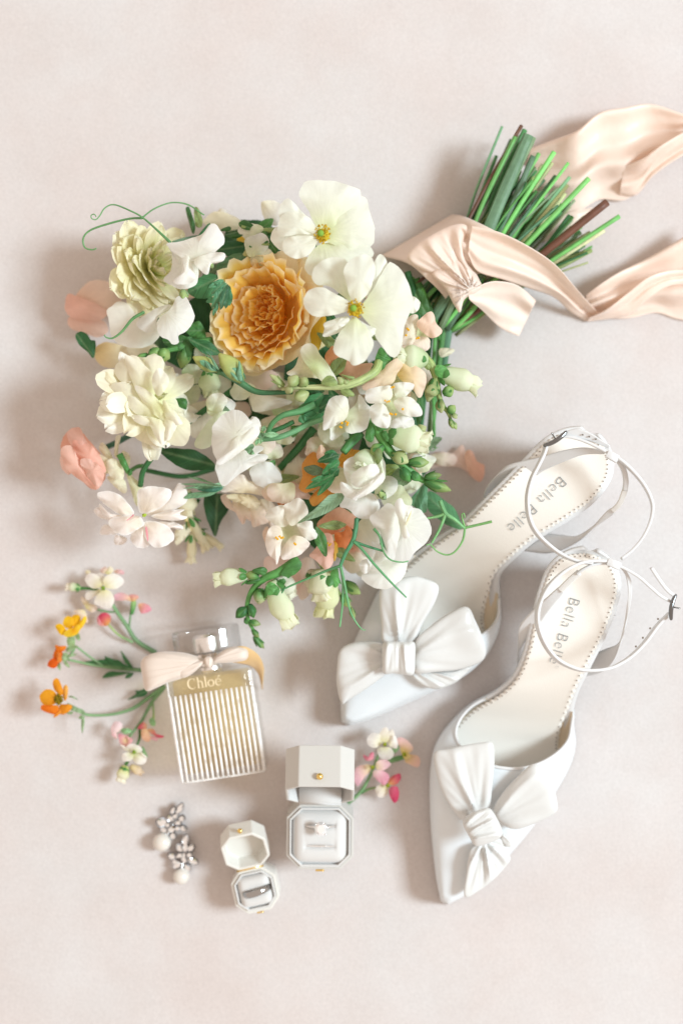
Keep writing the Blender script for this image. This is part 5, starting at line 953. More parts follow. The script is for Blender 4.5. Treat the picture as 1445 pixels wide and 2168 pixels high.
strip(rb, Rc((820, 560, 8), (880, 520, 20), (960, 490, 26), (1030, 480, 12)), Rc((800, 640, 4), (870, 600, 6), (930, 580, 6), (1000, 510, 5)), SILK, 'tail', nu=40, nv=16, fold=folds(1, 4), solid=1.2)

# ------------------------------------------------------------------ the shoes
def text_on(P, body, org, d, cap, zf, mat, name='lettering', squash=1.0, skip=None):
    """flat print laid on a curved surface: org = px of the baseline start, d = px reading direction"""
    cu = bpy.data.curves.new('t', 'FONT'); cu.body = body; cu.size = 1.0; cu.offset = -.022; cu.space_character = 1.08
    to = bpy.data.objects.new('t', cu); COL.objects.link(to)
    bpy.context.view_layer.update()
    dg = bpy.context.evaluated_depsgraph_get(); me = bpy.data.meshes.new_from_object(to.evaluated_get(dg))
    V = np.array([v.co[:] for v in me.vertices]); F = [tuple(p.vertices) for p in me.polygons]
    bpy.data.objects.remove(to); bpy.data.curves.remove(cu); bpy.data.meshes.remove(me)
    d = np.array(d, float); Ln = np.linalg.norm(d); d /= Ln; up = np.array([d[1], -d[0]])
    wid = V[:, 0].max(); s = Ln/wid; hc = cap/.73
    XY = np.array(org)+np.outer(V[:, 0]*s, d)+np.outer(V[:, 1]*hc, up)
    zz = np.array([zf(x, y) for x, y in XY])+2.4
    return mesh(name, U(XY[:, 0], XY[:, 1], zz), F, mat, P, smooth=False)

def shoe(label, Ls, Rs, zs, uc, us, htoe, hthroat, text_args, s0, tm, flipw=1):
    o = thing('shoe', label, 'shoe', *np.mean(np.array(Ls+Rs), axis=0), 0, 'pair of white bow shoes')
    N = 97; M = len(Ls)
    L = cr_u(np.array(Ls, float), N); R = cr_u(np.array(Rs, float), N); Z = np.interp(np.linspace(0, M-1, N), np.arange(M), zs)
    Z = np.convolve(np.pad(Z, 6, mode='edge'), np.ones(13)/13, 'valid')
    def at(u, v):
        i = np.clip(u, 0, 1)*(N-1); i0 = np.minimum(np.floor(i).astype(int), N-2); f = (i-i0)[..., None]
        l = L[i0]*(1-f)+L[i0+1]*f; r = R[i0]*(1-f)+R[i0+1]*f; z = Z[i0]*(1-f[..., 0])+Z[i0+1]*f[..., 0]
        return l*(1-v[..., None])+r*v[..., None], z
    # sole: one closed shell
    uu, vv = np.meshgrid(np.linspace(0, 1, N), np.linspace(0, 1, 15), indexing='ij')
    xy, z = at(uu, vv); z = z+5*(2*vv-1)**2*sst(uu*3)
    V = U(xy[..., 0].ravel(), xy[..., 1].ravel(), z.ravel())
    mesh('sole', V, grid_faces(N, 15), LEATHER, o, solid=9, off=-1 if flipw > 0 else 1)
    # insole with scalloped rim
    def inset_pts(ins, scal, NB=None):
        P_ = []
        W = np.linalg.norm(R-L, axis=1)
        i0 = int(s0*(N-1)); idx = np.linspace(i0, N-1, 420)
        for q in idx:
            j = int(min(q, N-2)); f = q-j; P_.append((L[j]*(1-f)+L[j+1]*f, R[j]*(1-f)+R[j+1]*f))
        return P_, idx/(N-1)
    PP, ui = inset_pts(0, 0)
    left = np.array([p[0] for p in PP]); right = np.array([p[1] for p in PP])
    # closed rim polyline left..heel..right, inset along its normal
    rim = np.vstack([left, right[::-1]]); ru = np.r_[ui, ui[::-1]]
    s = np.r_[0, np.cumsum(np.linalg.norm(np.diff(rim, axis=0), axis=1))]
    ns = int(s[-1]/2.2); t = np.linspace(0, s[-1], ns)
    rim = np.stack([np.interp(t, s, rim[:, 0]), np.interp(t, s, rim[:, 1])], -1); ru = np.interp(t, s, ru)
    k = 7; rs = np.stack([np.convolve(np.pad(rim[:, q], k, mode='edge'), np.ones(2*k+1)/(2*k+1), 'valid') for q in (0, 1)], -1)
    T = np.gradient(rs, axis=0); T /= np.linalg.norm(T, axis=1)[:, None]+1e-9; Nn = np.stack([-T[:, 1], T[:, 0]], -1)
    cen = (left.mean(0)+right.mean(0))/2
    if ((cen-rim[ns//2])@Nn[ns//2]) < 0: Nn = -Nn
    def zsurf(x, y):
        cl = (L+R)/2; j = int(np.argmin((cl[:, 0]-x)**2+(cl[:, 1]-y)**2)); return Z[j]
    scal = 3.4*np.abs(np.sin(PI*t/11.5))
    mid_ = int(np.argmax(ru)); rightside = (np.arange(ns) > mid_)*1.
    extra = 27*np.exp(-((ru-.44)/.085)**2)*rightside+5*np.exp(-((ru-.42)/.1)**2)*(1-rightside)
    edge = rim+Nn*(10.5+extra-scal)[:, None]
    half = 460; ua = ru[0]+(ru[mid_]-ru[0])*(1-(1-np.linspace(0, 1, half))**1.3)
    inn = rim+Nn*(16.+extra)[:, None]
    def side(Q, sl): r_, q_ = ru[sl], Q[sl]; o_ = np.argsort(r_, kind='stable'); return np.stack([np.interp(ua, r_[o_], q_[o_, d]) for d in (0, 1)], -1)
    sa, sb_ = slice(0, mid_+1), slice(mid_, ns)
    ea, eb, ia, ib = side(edge, sa), side(edge, sb_), side(inn, sa), side(inn, sb_)
    vv2 = np.linspace(0, 1, 15)
    X = np.concatenate([ea[:, None], ia[:, None]*(1-vv2[None, :, None])+ib[:, None]*vv2[None, :, None], eb[:, None]], 1)
    v17 = np.r_[0, .05+.9*vv2, 1]
    zi = np.interp(ua, np.linspace(0, 1, N), Z)[:, None]+(5*(2*v17-1)**2)[None]+2.6
    from mathutils.bvhtree import BVHTree
    bvh = BVHTree.FromPolygons([(p[0], p[1], q) for p, q in zip(X.reshape(-1, 2), zi.ravel())], grid_faces(half, 17))
    def zins(x, y):
        h = bvh.ray_cast((x, y, 1000), (0, 0, -1)); return h[0][2] if h[0] is not None else zsurf(x, y)+6
    mesh('insole', U(X[..., 0].ravel(), X[..., 1].ravel(), zi.ravel()), grid_faces(half, 17), INSOLE, o, solid=1.5)
    # perforations: a dot under every scallop
    Ls_ = []
    for q in np.arange(5.75, s[-1], 11.5):
        j = int(np.argmin(np.abs(t-q))); p = rim[j]+Nn[j]*(13.5+extra[j])
        zz = np.interp(ru[j], np.linspace(0, 1, N), Z)+5+2.9
        a = np.arange(8)/8*2*PI; V = U(p[0]+1.55*np.cos(a), p[1]+1.55*np.sin(a), np.full(8, zz+.5))
        Ls_.append((V, [tuple(range(8))], np.zeros((8, 3))))
    V, F, C = join(Ls_); mesh('perforation', V, F, PERF, o, smooth=False, stuff=True)
    # upper: pointed vamp with low cut sides
    nw, nt_ = 61, 40
    wv = np.linspace(0, 1, nw); ue = uc+(us-uc)*np.abs(2*wv-1)**1.6
    tt, ww = np.meshgrid(np.linspace(0, 1, nt_), wv, indexing='ij'); un = tt*ue[None]
    x = .5-.5*np.sign(np.cos(PI*ww))*np.abs(np.cos(PI*ww))**.62
    bulge_ = np.sin(PI*ww)**.42
    hh = np.interp(un, [0, .02, .10, uc, us], [htoe*.7, htoe, htoe*1.12, hthroat, 16.])
    xy, z = at(un, x); z = z*.9+hh*bulge_
    z = np.where(ww < .001, z*.2, z); z = np.where(ww > .999, z*.2, z); z = np.maximum(z, 2)
    V = U(xy[..., 0].ravel(), xy[..., 1].ravel(), z.ravel())
    up = mesh('upper', V, grid_faces(nt_, nw), VAMP, o, solid=3, off=0)
    up.data.materials.append(LINING)
    # tan lining of the low cut side, from the insole up to the binding
    for sd, rng in ((1, (.33, us-.01)), (0, (.36, us-.02))):
        uq = np.linspace(rng[0], rng[1], 40); Q0 = (R if sd else L); Q0 = np.stack([np.interp(uq, np.linspace(0, 1, N), Q0[:, d]) for d in (0, 1)], -1)
        inset_ = 12+(25 if sd else 4)*np.exp(-((uq-.44)/.085)**2)
        cl_ = np.stack([np.interp(uq, np.linspace(0, 1, N), ((L+R)/2)[:, d]) for d in (0, 1)], -1); dr_ = cl_-Q0; dr_ /= np.linalg.norm(dr_, axis=1)[:, None]
        zb_ = np.interp(uq, np.linspace(0, 1, N), Z)
        ht_ = np.interp(uq, [.3, us], [34., 9.])
        strip(o, np.c_[Q0+dr_*1.5, zb_+ht_], np.c_[Q0+dr_*inset_[:, None], zb_+6.0], LINING, 'lining', nu=40, nv=6, fold=lambda u, v: -7*np.sin(PI*v))
    # white binding along the throat
    mg = [tuple(xy[-1, j])+(z[-1, j]+1.5,) for j in range(2, nw-2)]
    tube(o, mg, 3.4, name='binding', mat=LEATHER, n=120, sides=8)
    # heel block under the seat
    hl = []
    for zz, sc_, sh in [(0.5, .52, 0), (60, .6, 0), (zs[-3]-12, .93, 0)]:
        iu = int(.80*(N-1)); ring = np.vstack([L[iu:], R[iu:][::-1]]); ring = cr(ring, 40, True); c_ = ring.mean(0)
        q = c_+(ring-c_)*sc_; hl.append(U(q[:, 0], q[:, 1], np.full(40, zz)))
    mesh('heel', np.vstack(hl), grid_faces(3, 40, True)+[tuple(range(40)), tuple(range(80, 120))], VAMP, o)
    text_on(o, *text_args, zins, PRINT)
    text_on(o, '\u00ae', tm[0], tm[1], 7, zins, PRINT)
    return o, at, Z
L2 = [(934, 1908), (924, 1860), (917, 1800), (912, 1740), (910, 1680), (912, 1625), (922, 1578), (948, 1538), (992, 1497), (1047, 1467), (1085, 1432), (1108, 1380), (1122, 1320), (1138, 1255), (1160, 1200), (1195, 1170), (1236, 1163)]
R2 = [(946, 1914), (985, 1893), (1040, 1850), (1085, 1800), (1130, 1745), (1172, 1680), (1204, 1622), (1216, 1575), (1212, 1535), (1214, 1500), (1226, 1460), (1250, 1412), (1280, 1352), (1304, 1290), (1314, 1235), (1298, 1190), (1262, 1168)]
L1 = [(724, 1528), (722, 1490), (724, 1440), (738, 1390), (757, 1345), (778, 1300), (803, 1250), (835, 1210), (876, 1174), (930, 1135), (975, 1105), (1012, 1070), (1052, 1030), (1103, 978), (1150, 930), (1195, 908), (1232, 909)]
R1 = [(736, 1535), (790, 1518), (860, 1488), (925, 1458), (982, 1430), (1024, 1393), (1048, 1350), (1058, 1310), (1055, 1265), (1056, 1222), (1086, 1186), (1135, 1145), (1200, 1105), (1258, 1063), (1295, 1010), (1294, 956), (1264, 922)]
ZS = [12, 12, 12, 12, 12, 12, 14, 20, 40, 75, 110, 140, 160, 170, 175, 175, 175]
sh2, at2, Z2 = shoe('white pointed slingback shoe nearest the lower right corner, its bow tail hanging over the toe', L2, R2, ZS, .345, .56, 64, 108, ('Bella Belle', (1206, 1262), (-45, 140), 25), .26, ((1176, 1408), (-2, 6)))
sh1, at1, Z1 = shoe('white pointed slingback shoe with its side tucked against the flowers', L1, R1, ZS, .30, .52, 64, 104, ('Bella Belle', (1186, 1006), (-115, 108), 25), .22, ((1083, 1116), (-5, 4)))
def sol(o): return o
# bows
puff(sh2, Rs2((435, 935), (330, 800), (270, 660), (245, 490), (330, 458), (450, 432), (560, 415), (635, 420), (646, 560), (632, 720), (610, 850), (530, 890)), 134, 13, Rs2((540, 930))[0], 7.5, 10, ph=.3, fades=.75, slope=(.05, -.25))
puff(sh2, Rs2((640, 865), (700, 750), (800, 640), (908, 555), (980, 625), (1032, 700), (1062, 800), (1052, 882), (900, 960), (780, 992), (690, 950)), 138, 14, Rs2((600, 950))[0], 6.5, 10, ph=1.2, fades=.9, slope=(.1, -.1))
puff(sh2, Rs2((505, 1110), (600, 1070), (690, 1050), (740, 1150), (752, 1200), (700, 1265), (650, 1320), (560, 1390), (450, 1442), (460, 1280), (475, 1170)), 104, 9, Rs2((580, 1060))[0], 9, 12, 'bow_tail', ph=.5, fades=.7, slope=(-.25, -.15))
puff(sh2, Rs2((690, 1000), (735, 1045), (765, 1095), (735, 1110), (690, 1060)), 104, 6, Rs2((650, 1000))[0], 8, 5, 'bow_tail', n=40, K=8)
puff(sh2, Rs2((435, 945), (490, 885), (560, 858), (610, 850), (645, 885), (692, 980), (692, 1040), (610, 1085), (522, 1102), (480, 1045)), 160, 20, Rs2((330, 1100))[0], 20, 6, 'knot', ph=.4, fades=.1)
puff(sh1, Rs7((480, 640), (455, 480), (443, 195), (560, 112), (700, 78), (800, 92), (925, 155), (900, 290), (800, 470), (710, 640)), 146, 13, Rs7((600, 700))[0], 7, 10, ph=.8, fades=.9, slope=(.05, -.25))
puff(sh1, Rs7((720, 760), (740, 610), (850, 500), (1000, 392), (1160, 330), (1235, 450), (1312, 640), (1312, 745), (1250, 802), (1100, 850), (900, 870), (730, 880)), 138, 14, Rs7((640, 760))[0], 6, 10, ph=.2, fades=.8, slope=(-.05, -.1))
puff(sh1, Rs7((480, 650), (300, 622), (180, 642), (110, 700), (88, 850), (88, 985), (128, 1135), (180, 1105), (330, 1010), (440, 930), (490, 870)), 128, 12, Rs7((560, 760))[0], 6.2, 9.5, ph=1.0, fades=.7, slope=(.1, 0))
puff(sh1, Rs7((690, 880), (900, 868), (1100, 850), (1205, 825), (1100, 935), (1010, 985), (900, 1012), (770, 968)), 112, 12, Rs7((640, 800))[0], 22, 5, 'bow_tail', ph=.4, fades=.4)
puff(sh1, Rs7((470, 630), (560, 618), (650, 622), (730, 628), (735, 760), (722, 890), (640, 892), (560, 882), (472, 880), (462, 750)), 162, 18, Rs7((590, 250))[0], 18, 6, 'knot', ph=1.4, fades=.1)
# straps of the lower shoe
strip(sh2, Rs3((303, 1700, 82), (312, 1570, 118), (325, 1440, 150), (440, 1310, 190), (520, 1240, 214), (590, 1178, 232)), Rs3((335, 1728, 74), (322, 1630, 98), (360, 1550, 128), (445, 1450, 160), (530, 1330, 196), (626, 1213, 226)), LEATHER, 'side_strap', nu=50, nv=8, solid=3, off=0)
band(sh2, Rs3((600, 1200, 228), (660, 1140, 240), (730, 1078, 252)), 12, 8, VELVET, 'elastic', 30)
band(sh2, Rs3((715, 1085, 250), (760, 1055, 256), (830, 1025, 260), (950, 1010, 262)), 5, 14, LEATHER, 'side_strap', 30)
strip(sh2, Rs3((822, 1640, 96), (920, 1600, 130), (1005, 1560, 168), (1040, 1450, 205), (1062, 1300, 232), (1066, 1180, 248), (1045, 1090, 256), (1000, 1030, 260)), Rs3((757, 1795, 78), (880, 1765, 104), (965, 1690, 140), (1015, 1560, 182), (1052, 1430, 214), (1085, 1280, 236), (1090, 1150, 250), (1040, 1040, 258)), LEATHER, 'side_strap', nu=60, nv=8, solid=3, off=0)
band(sh2, Rs3((965, 1012, 266), (900, 1002, 268), (800, 1003, 272), (700, 1030, 276), (600, 1092, 278), (510, 1185, 278), (455, 1300, 276), (442, 1400, 276), (462, 1500, 274), (515, 1605, 270), (590, 1685, 266), (700, 1738, 262), (800, 1753, 258), (900, 1745, 254), (985, 1718, 250), (1085, 1655, 246), (1180, 1560, 244), (1270, 1440, 244), (1350, 1360, 246)), 5.5, 17, LEATHER, 'ankle_strap', 140, tiltz=(.25, .2, 1))
band(sh2, Rs3((965, 1015, 266), (1050, 1055, 268), (1140, 1110, 268), (1220, 1180, 264), (1290, 1240, 258), (1370, 1285, 252)), 5, 10, LEATHER, 'ankle_strap', 50)
band(sh2, Rs3((1225, 1045, 268), (1270, 1115, 266), (1330, 1195, 262), (1390, 1245, 258)), 6, 9, LEATHER, 'strap_end', 30)
band(sh2, Rs3((925, 1002, 270), (965, 1018, 272), (1005, 1036, 270)), 15, 14, LEATHER, 'keeper', 16)
for x, y in Rs3((1272, 1398), (1218, 1462), (1168, 1527), (1120, 1587)):
    V, F, C = blob(U(x, y, 250), 2.2, (0, 0, 0), 8); mesh('strap_hole', V, F, PERF, sh2)
def buckle(P, a, b, z, w_):
    a, b = np.array(a), np.array(b); d = (b-a)/np.linalg.norm(b-a); n = np.array([-d[1], d[0]])
    g = part('buckle', P, *((a+b)/2), z)
    for nm, w2, dz in (('front_bar', 7.5, 0), ('back_bar', 5, -24)):
        pts = [tuple(a)+(z+dz,), tuple(a+(b-a)*.25+n*3)+(z+dz+2,), tuple(a+(b-a)*.5+n*4)+(z+dz+3,), tuple(a+(b-a)*.75+n*3)+(z+dz+2,), tuple(b)+(z+dz,)]
        tube(g, pts, [w2*.45, w2*.6, w2*.62, w2*.6, w2*.45], nm, mat=DSTEEL)
    for q in (a, b): tube(g, [tuple(q)+(z,), tuple(q)+(z-24,)], 2.8, 'side_bar', mat=DSTEEL)
    tube(g, [tuple((a+b)/2)+(z-22,), tuple((a+b)/2-n*14)+(z-6,)], 1.6, 'prong', mat=STEEL)
buckle(sh2, *[p for p in Rs3((1392, 1235), (1362, 1398))], 262, 12)
# straps of the upper shoe
strip(sh1, Rs3((68, 600, 92), (95, 495, 120), (190, 385, 150), (260, 335, 168), (450, 288, 196), (620, 240, 222), (760, 220, 240), (910, 240, 255)), Rs3((74, 628, 86), (120, 525, 104), (200, 470, 126), (400, 430, 160), (490, 375, 186), (620, 318, 212), (760, 268, 234), (905, 262, 250)), LEATHER, 'side_strap', nu=60, nv=8, solid=3, off=0)
strip(sh1, Rs3((505, 808, 112), (620, 822, 130), (720, 825, 150), (840, 745, 180), (935, 645, 208), (955, 642, 212)), Rs3((345, 928, 84), (500, 945, 98), (620, 920, 118), (730, 862, 148), (830, 775, 178), (975, 672, 210)), LEATHER, 'side_strap', nu=50, nv=8, solid=3, off=0)
band(sh1, Rs3((960, 655, 212), (1010, 600, 224), (1045, 510, 236)), 10, 8, VELVET, 'elastic', 30)
band(sh1, Rs3((1045, 510, 236), (1050, 440, 244), (1030, 360, 250), (985, 290, 254)), 9, 12, LEATHER, 'side_strap', 30)
band(sh1, Rs3((955, 280, 262), (900, 240, 264), (800, 190, 262), (720, 160, 260), (640, 145, 258), (575, 160, 256)), 5, 11, LEATHER, 'ankle_strap', 50)
band(sh1, Rs3((505, 190, 258), (490, 255, 262), (450, 340, 266), (405, 430, 270), (378, 530, 272), (375, 620, 272), (392, 720, 272), (440, 810, 270), (520, 890, 268), (610, 955, 266), (720, 1002, 266), (820, 1015, 264)), 5.5, 17, LEATHER, 'ankle_strap', 90, tiltz=(.2, .1, 1))
band(sh1, Rs3((965, 275, 264), (1030, 320, 266), (1100, 385, 266), (1170, 470, 266), (1218, 560, 264), (1234, 640, 262), (1214, 740, 260), (1165, 840, 258), (1095, 925, 256), (1020, 985, 256)), 5.5, 17, LEATHER, 'ankle_strap', 90, tiltz=(-.1, .2, 1))
strip(sh1, Rs3((640, 108, 262), (730, 92, 268), (820, 130, 268), (880, 170, 266), (942, 208, 264)), Rs3((630, 140, 258), (730, 158, 260), (820, 180, 260), (880, 205, 260), (935, 226, 260)), LEATHER, 'strap_end', nu=40, nv=8, solid=3)
for x, y in Rs3((755, 132), (800, 145), (845, 162)):
    V, F, C = blob(U(x, y, 267), 1.8, (0, 0, 0), 8); mesh('strap_hole', V, F, PERF, sh1)
band(sh1, Rs3((922, 262, 266), (955, 280, 268), (990, 300, 266)), 15, 14, LEATHER, 'keeper', 16)
buckle(sh1, *[p for p in Rs3((492, 205), (640, 112))], 268, 12)

# ------------------------------------------------------------------ the perfume bottle
pf = thing('perfume_bottle', 'ribbed glass perfume bottle with golden liquid and beige bow, lying on its back', 'perfume bottle', 457, 1537)
th_ = math.radians(8.5); EX = np.array([math.cos(th_), math.sin(th_), 0]); EY = np.array([-math.sin(th_), math.cos(th_), 0]); EZ = np.array([0, 0, 1.])
PO = U(457, 1537, 105)-np.array([0, 0, 105.])
def lp(x, y, z): return PO+EX*x+EY*y+EZ*z
def lbox(P, name, x0, x1, y0, y1, z0, z1, mat, bevel=0):
    V = [lp(x, y, z) for z in (z0, z1) for x, y in ((x0, y0), (x1, y0), (x1, y1), (x0, y1))]
    return mesh(name, V, [(3, 2, 1, 0), (4, 5, 6, 7), (0, 1, 5, 4), (1, 2, 6, 5), (2, 3, 7, 6), (3, 0, 4, 7)], mat, P, smooth=False, bevel=bevel)
RIBGLINT = newmat('rib_glint_white'); RIBGLINT, nt, b, out = RIBGLINT  # half-clear white standing in for bright light caught in the clear ribs
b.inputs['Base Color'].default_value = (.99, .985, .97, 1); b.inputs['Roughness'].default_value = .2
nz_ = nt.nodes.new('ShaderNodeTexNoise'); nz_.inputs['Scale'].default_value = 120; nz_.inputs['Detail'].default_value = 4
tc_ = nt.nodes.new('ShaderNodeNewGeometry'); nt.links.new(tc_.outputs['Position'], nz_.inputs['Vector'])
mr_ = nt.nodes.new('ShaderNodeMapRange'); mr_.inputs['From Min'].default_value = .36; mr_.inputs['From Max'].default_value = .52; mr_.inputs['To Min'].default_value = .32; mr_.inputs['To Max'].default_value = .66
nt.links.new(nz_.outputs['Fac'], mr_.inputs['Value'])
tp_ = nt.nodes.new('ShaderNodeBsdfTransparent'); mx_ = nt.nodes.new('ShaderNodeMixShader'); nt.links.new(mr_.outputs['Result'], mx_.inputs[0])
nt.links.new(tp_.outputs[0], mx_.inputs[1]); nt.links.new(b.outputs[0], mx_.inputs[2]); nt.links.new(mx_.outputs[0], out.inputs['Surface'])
lbox(pf, 'glass_body', -88, 88, -108, 108, 3, 105, GLASS, 6)
lbox(pf, 'liquid', -77, 77, -92, 100, 14, 94, JUICE, 5)
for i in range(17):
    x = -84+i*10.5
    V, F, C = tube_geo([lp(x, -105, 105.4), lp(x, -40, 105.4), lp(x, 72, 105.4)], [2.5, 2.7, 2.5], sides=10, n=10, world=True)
    mesh('rib', V, F, RIBGLINT, pf)
CAPG = clear_mat('cap_glass', (.985, .985, .985), .12, 1.5, 2.2)
def cyl(P, name, c, ax, rx, rz, y0, y1, mat, n=48, bev=0, prof=None):
    V = []; ys = prof or [(y0, 1), (y1, 1)]
    for y, s_ in ys:
        for j in range(n):
            a = 2*PI*j/n; V.append(lp(c[0]+rx*s_*math.cos(a), y, c[1]+rz*s_*math.sin(a)))
    k = len(ys)
    return mesh(name, V, [tuple(f[::-1]) for f in grid_faces(k, n, True)]+[tuple(range(n)), tuple((k-1)*n+j for j in range(n))[::-1]], mat, P, smooth=False, bevel=bev)
cyl(pf, 'collar', (2, 56), 0, 24, 24, 108, 146, SILVER, prof=[(108, .9), (112, 1), (118, 1), (120, .85), (134, .85), (137, 1.15), (146, 1.15)])
cyl(pf, 'cap', (2, 56), 0, 70, 50, 148, 198, CAPG, 64, prof=[(148, .96), (151, 1), (194, 1), (198, .96)])
cyl(pf, 'cap_core', (2, 56), 0, 30, 30, 150, 186, SILVER, 48, prof=[(150, 1), (180, 1), (186, .8)])
for sx in (-1, 1):                                  # white strips painted as bright glints along the bottle's edges
    V, F, C = tube_geo([lp(sx*86, -104, 103), lp(sx*86, 0, 103.5), lp(sx*86, 104, 103)], [2.4, 2.6, 2.2], sides=8, n=8, world=True); mesh('edge_glint', V, F, RIBGLINT, pf)
V, F, C = tube_geo([lp(-84, -106, 100), lp(0, -106.4, 100.5), lp(84, -106, 100)], 2.6, sides=8, n=8, world=True); mesh('base_glint', V, F, RIBGLINT, pf)  # white strip, a painted glint along the bottle's base
# moulded name on the shoulder, drawn stroke by stroke
def glyphs(P, org, hgt, mat, name='lettering'):
    Lq = []
    def stroke(pts, ws, n=24):
        p = cr(np.array(pts, float), n) if len(pts) > 2 else np.linspace(pts[0], pts[1], n)
        T = np.gradient(p, axis=0); T /= np.linalg.norm(T, axis=1)[:, None]; Nn = np.stack([-T[:, 1], T[:, 0]], -1)
        w_ = np.interp(np.linspace(0, 1, n), np.linspace(0, 1, len(ws)), ws)[:, None]/2
        a, b = p+Nn*w_, p-Nn*w_
        V = [lp(org[0]+q[0]*hgt, org[1]+q[1]*hgt, z_) for z_ in (106.4, 105.2) for e in (a, b) for q in e]
        F = [(i, i+1, n+i+1, n+i) for i in range(n-1)]+[(2*n+i, i, i+1, 2*n+i+1)[::-1] for i in range(n-1)]+[(n+i, 3*n+i, 3*n+i+1, n+i+1)[::-1] for i in range(n-1)]
        Lq.append((np.array(V), F, np.zeros(3)))
    def arc(cx, cy, rx, ry, a0, a1, k=9): return [(cx+rx*math.cos(math.radians(a)), cy+ry*math.sin(math.radians(a))) for a in np.linspace(a0, a1, k)]
    stroke(arc(.42, .5, .40, .5, 48, 312, 13), [.04, .05, .1, .14, .14, .1, .05, .04]); stroke([(.70, .98), (.70, .74)], [.06, .03], 6)
    x = 1.02
    stroke([(x, 1.05), (x, 0)], [.11, .11], 6); stroke([(x-.12, 0), (x+.14, 0)], [.035, .035], 6); stroke([(x-.12, 1.05), (x, 1.05)], [.04, .04], 6)
    stroke([(x, .48), (x+.14, .62), (x+.30, .62), (x+.38, .48), (x+.38, .2), (x+.38, 0)], [.05, .06, .09, .11, .11, .11]); stroke([(x+.24, 0), (x+.52, 0)], [.035, .035], 6)
    x = 1.74
    stroke([(x, 1.05), (x, 0)], [.11, .11], 6); stroke([(x-.13, 0), (x+.13, 0)], [.035, .035], 6); stroke([(x-.12, 1.05), (x, 1.05)], [.04, .04], 6)
    stroke(arc(2.25, .31, .27, .31, 90, 450, 15), [.05, .09, .12, .09, .05, .09, .12, .09, .05], 36)
    stroke(arc(2.98, .31, .27, .31, 0, 320, 13), [.05, .06, .05, .1, .12, .1, .06, .04], 30); stroke([(2.72, .33), (3.24, .33)], [.035, .035], 6)
    stroke([(2.98, .74), (3.16, .98)], [.05, .11], 6)
    V, F, C = join(Lq); return mesh(name, V, F, mat, P, smooth=False)
NAMEG = solid_mat('moulded_name', (.84, .70, .47), .25)
glyphs(pf, (-44, 82), 21, NAMEG)
# grosgrain bow
GRM = solid_mat('beige_grosgrain_ribbed', (.69, .59, .51), .55, sheen=.4)
puff(pf, Rs6((690, 445), (560, 385), (430, 362), (280, 360), (150, 392), (82, 462), (98, 600), (130, 732), (240, 702), (350, 652), (480, 612), (610, 530)), 118, 22, Rs6((735, 455))[0], 52, 1.1, 'bow_loop', GRM, n=160, K=24, ph=.2, fades=.1, slope=(0, .1))
puff(pf, Rs6((430, 560), (560, 470), (670, 440), (700, 455), (560, 580), (470, 610)), 128, 12, Rs6((735, 455))[0], 6, 4, 'bow_loop', GRM, n=60, K=10)
puff(pf, Rs6((735, 470), (800, 400), (900, 330), (1000, 308), (1090, 330), (1110, 390), (1080, 440), (960, 462), (840, 470)), 116, 16, Rs6((725, 460))[0], 40, 1.1, 'bow_loop', GRM, n=120, K=16, ph=.4, fades=.1)
strip(pf, Rs6((960, 318, 120), (1060, 308, 122), (1150, 345, 112), (1220, 410, 95), (1258, 510, 70), (1255, 610, 40), (1242, 720, 14)), Rs6((960, 462, 112), (1040, 478, 100), (1110, 492, 86), (1165, 525, 66), (1205, 580, 46), (1222, 640, 24), (1236, 715, 8)), solid_mat('ochre_ribbon_shade', (.64, .42, .19), .55, sheen=.3), 'bow_tail', nu=50, nv=12, fold=lambda u, v: 6*np.sin(PI*v), solid=2)  # ochre colour stands in for shade and light passing through the ribbon
puff(pf, Rs6((690, 420), (735, 405), (770, 430), (765, 490), (735, 520), (700, 490)), 134, 10, Rs6((730, 300))[0], 18, 2, 'bow_knot', GRM, n=40, K=8)
tube(pf, [tuple(Rs6((800, 480, 60))[0]), tuple(Rs6((740, 450, 100))[0]), tuple(Rs6((620, 470, 60))[0])], 5, 'neck_tie', mat=GRM)

# ------------------------------------------------------------------ ring boxes
def octo(w_, h_, ch): w_, h_ = w_/2, h_/2; return [(-w_+ch, -h_), (w_-ch, -h_), (w_, -h_+ch), (w_, h_-ch), (w_-ch, h_), (-w_+ch, h_), (-w_, h_-ch), (-w_, -h_+ch)]
def shell(P, name, O, ex, ey, ez, outer, inner, z0, z1, zf, mat, bevel=1.5, inner_mat=None):
    """open tray: outer wall from z0 to z1 with a rim, floor at zf"""
    n = len(outer); pos = lambda p, z: O+ex*p[0]+ey*p[1]+ez*z
    V = [pos(p, z0) for p in outer]+[pos(p, z1) for p in outer]+[pos(p, z1) for p in inner]+[pos(p, zf) for p in inner]
    F = [(j, (j+1) % n, n+(j+1) % n, n+j) for j in range(n)]+[(n+j, n+(j+1) % n, 2*n+(j+1) % n, 2*n+j) for j in range(n)]+[(2*n+j, 2*n+(j+1) % n, 3*n+(j+1) % n, 3*n+j) for j in range(n)]
    F += [tuple(range(n))[::-1], tuple(3*n+j for j in range(n))]
    o = mesh(name, V, F, mat, P, smooth=False, bevel=bevel)
    if inner_mat is not None:
        o.data.materials.append(inner_mat)
        for p in o.data.polygons:
            if p.index >= 2*n and p.index < 3*n or p.index == 3*n+1: p.material_index = 1
    return o
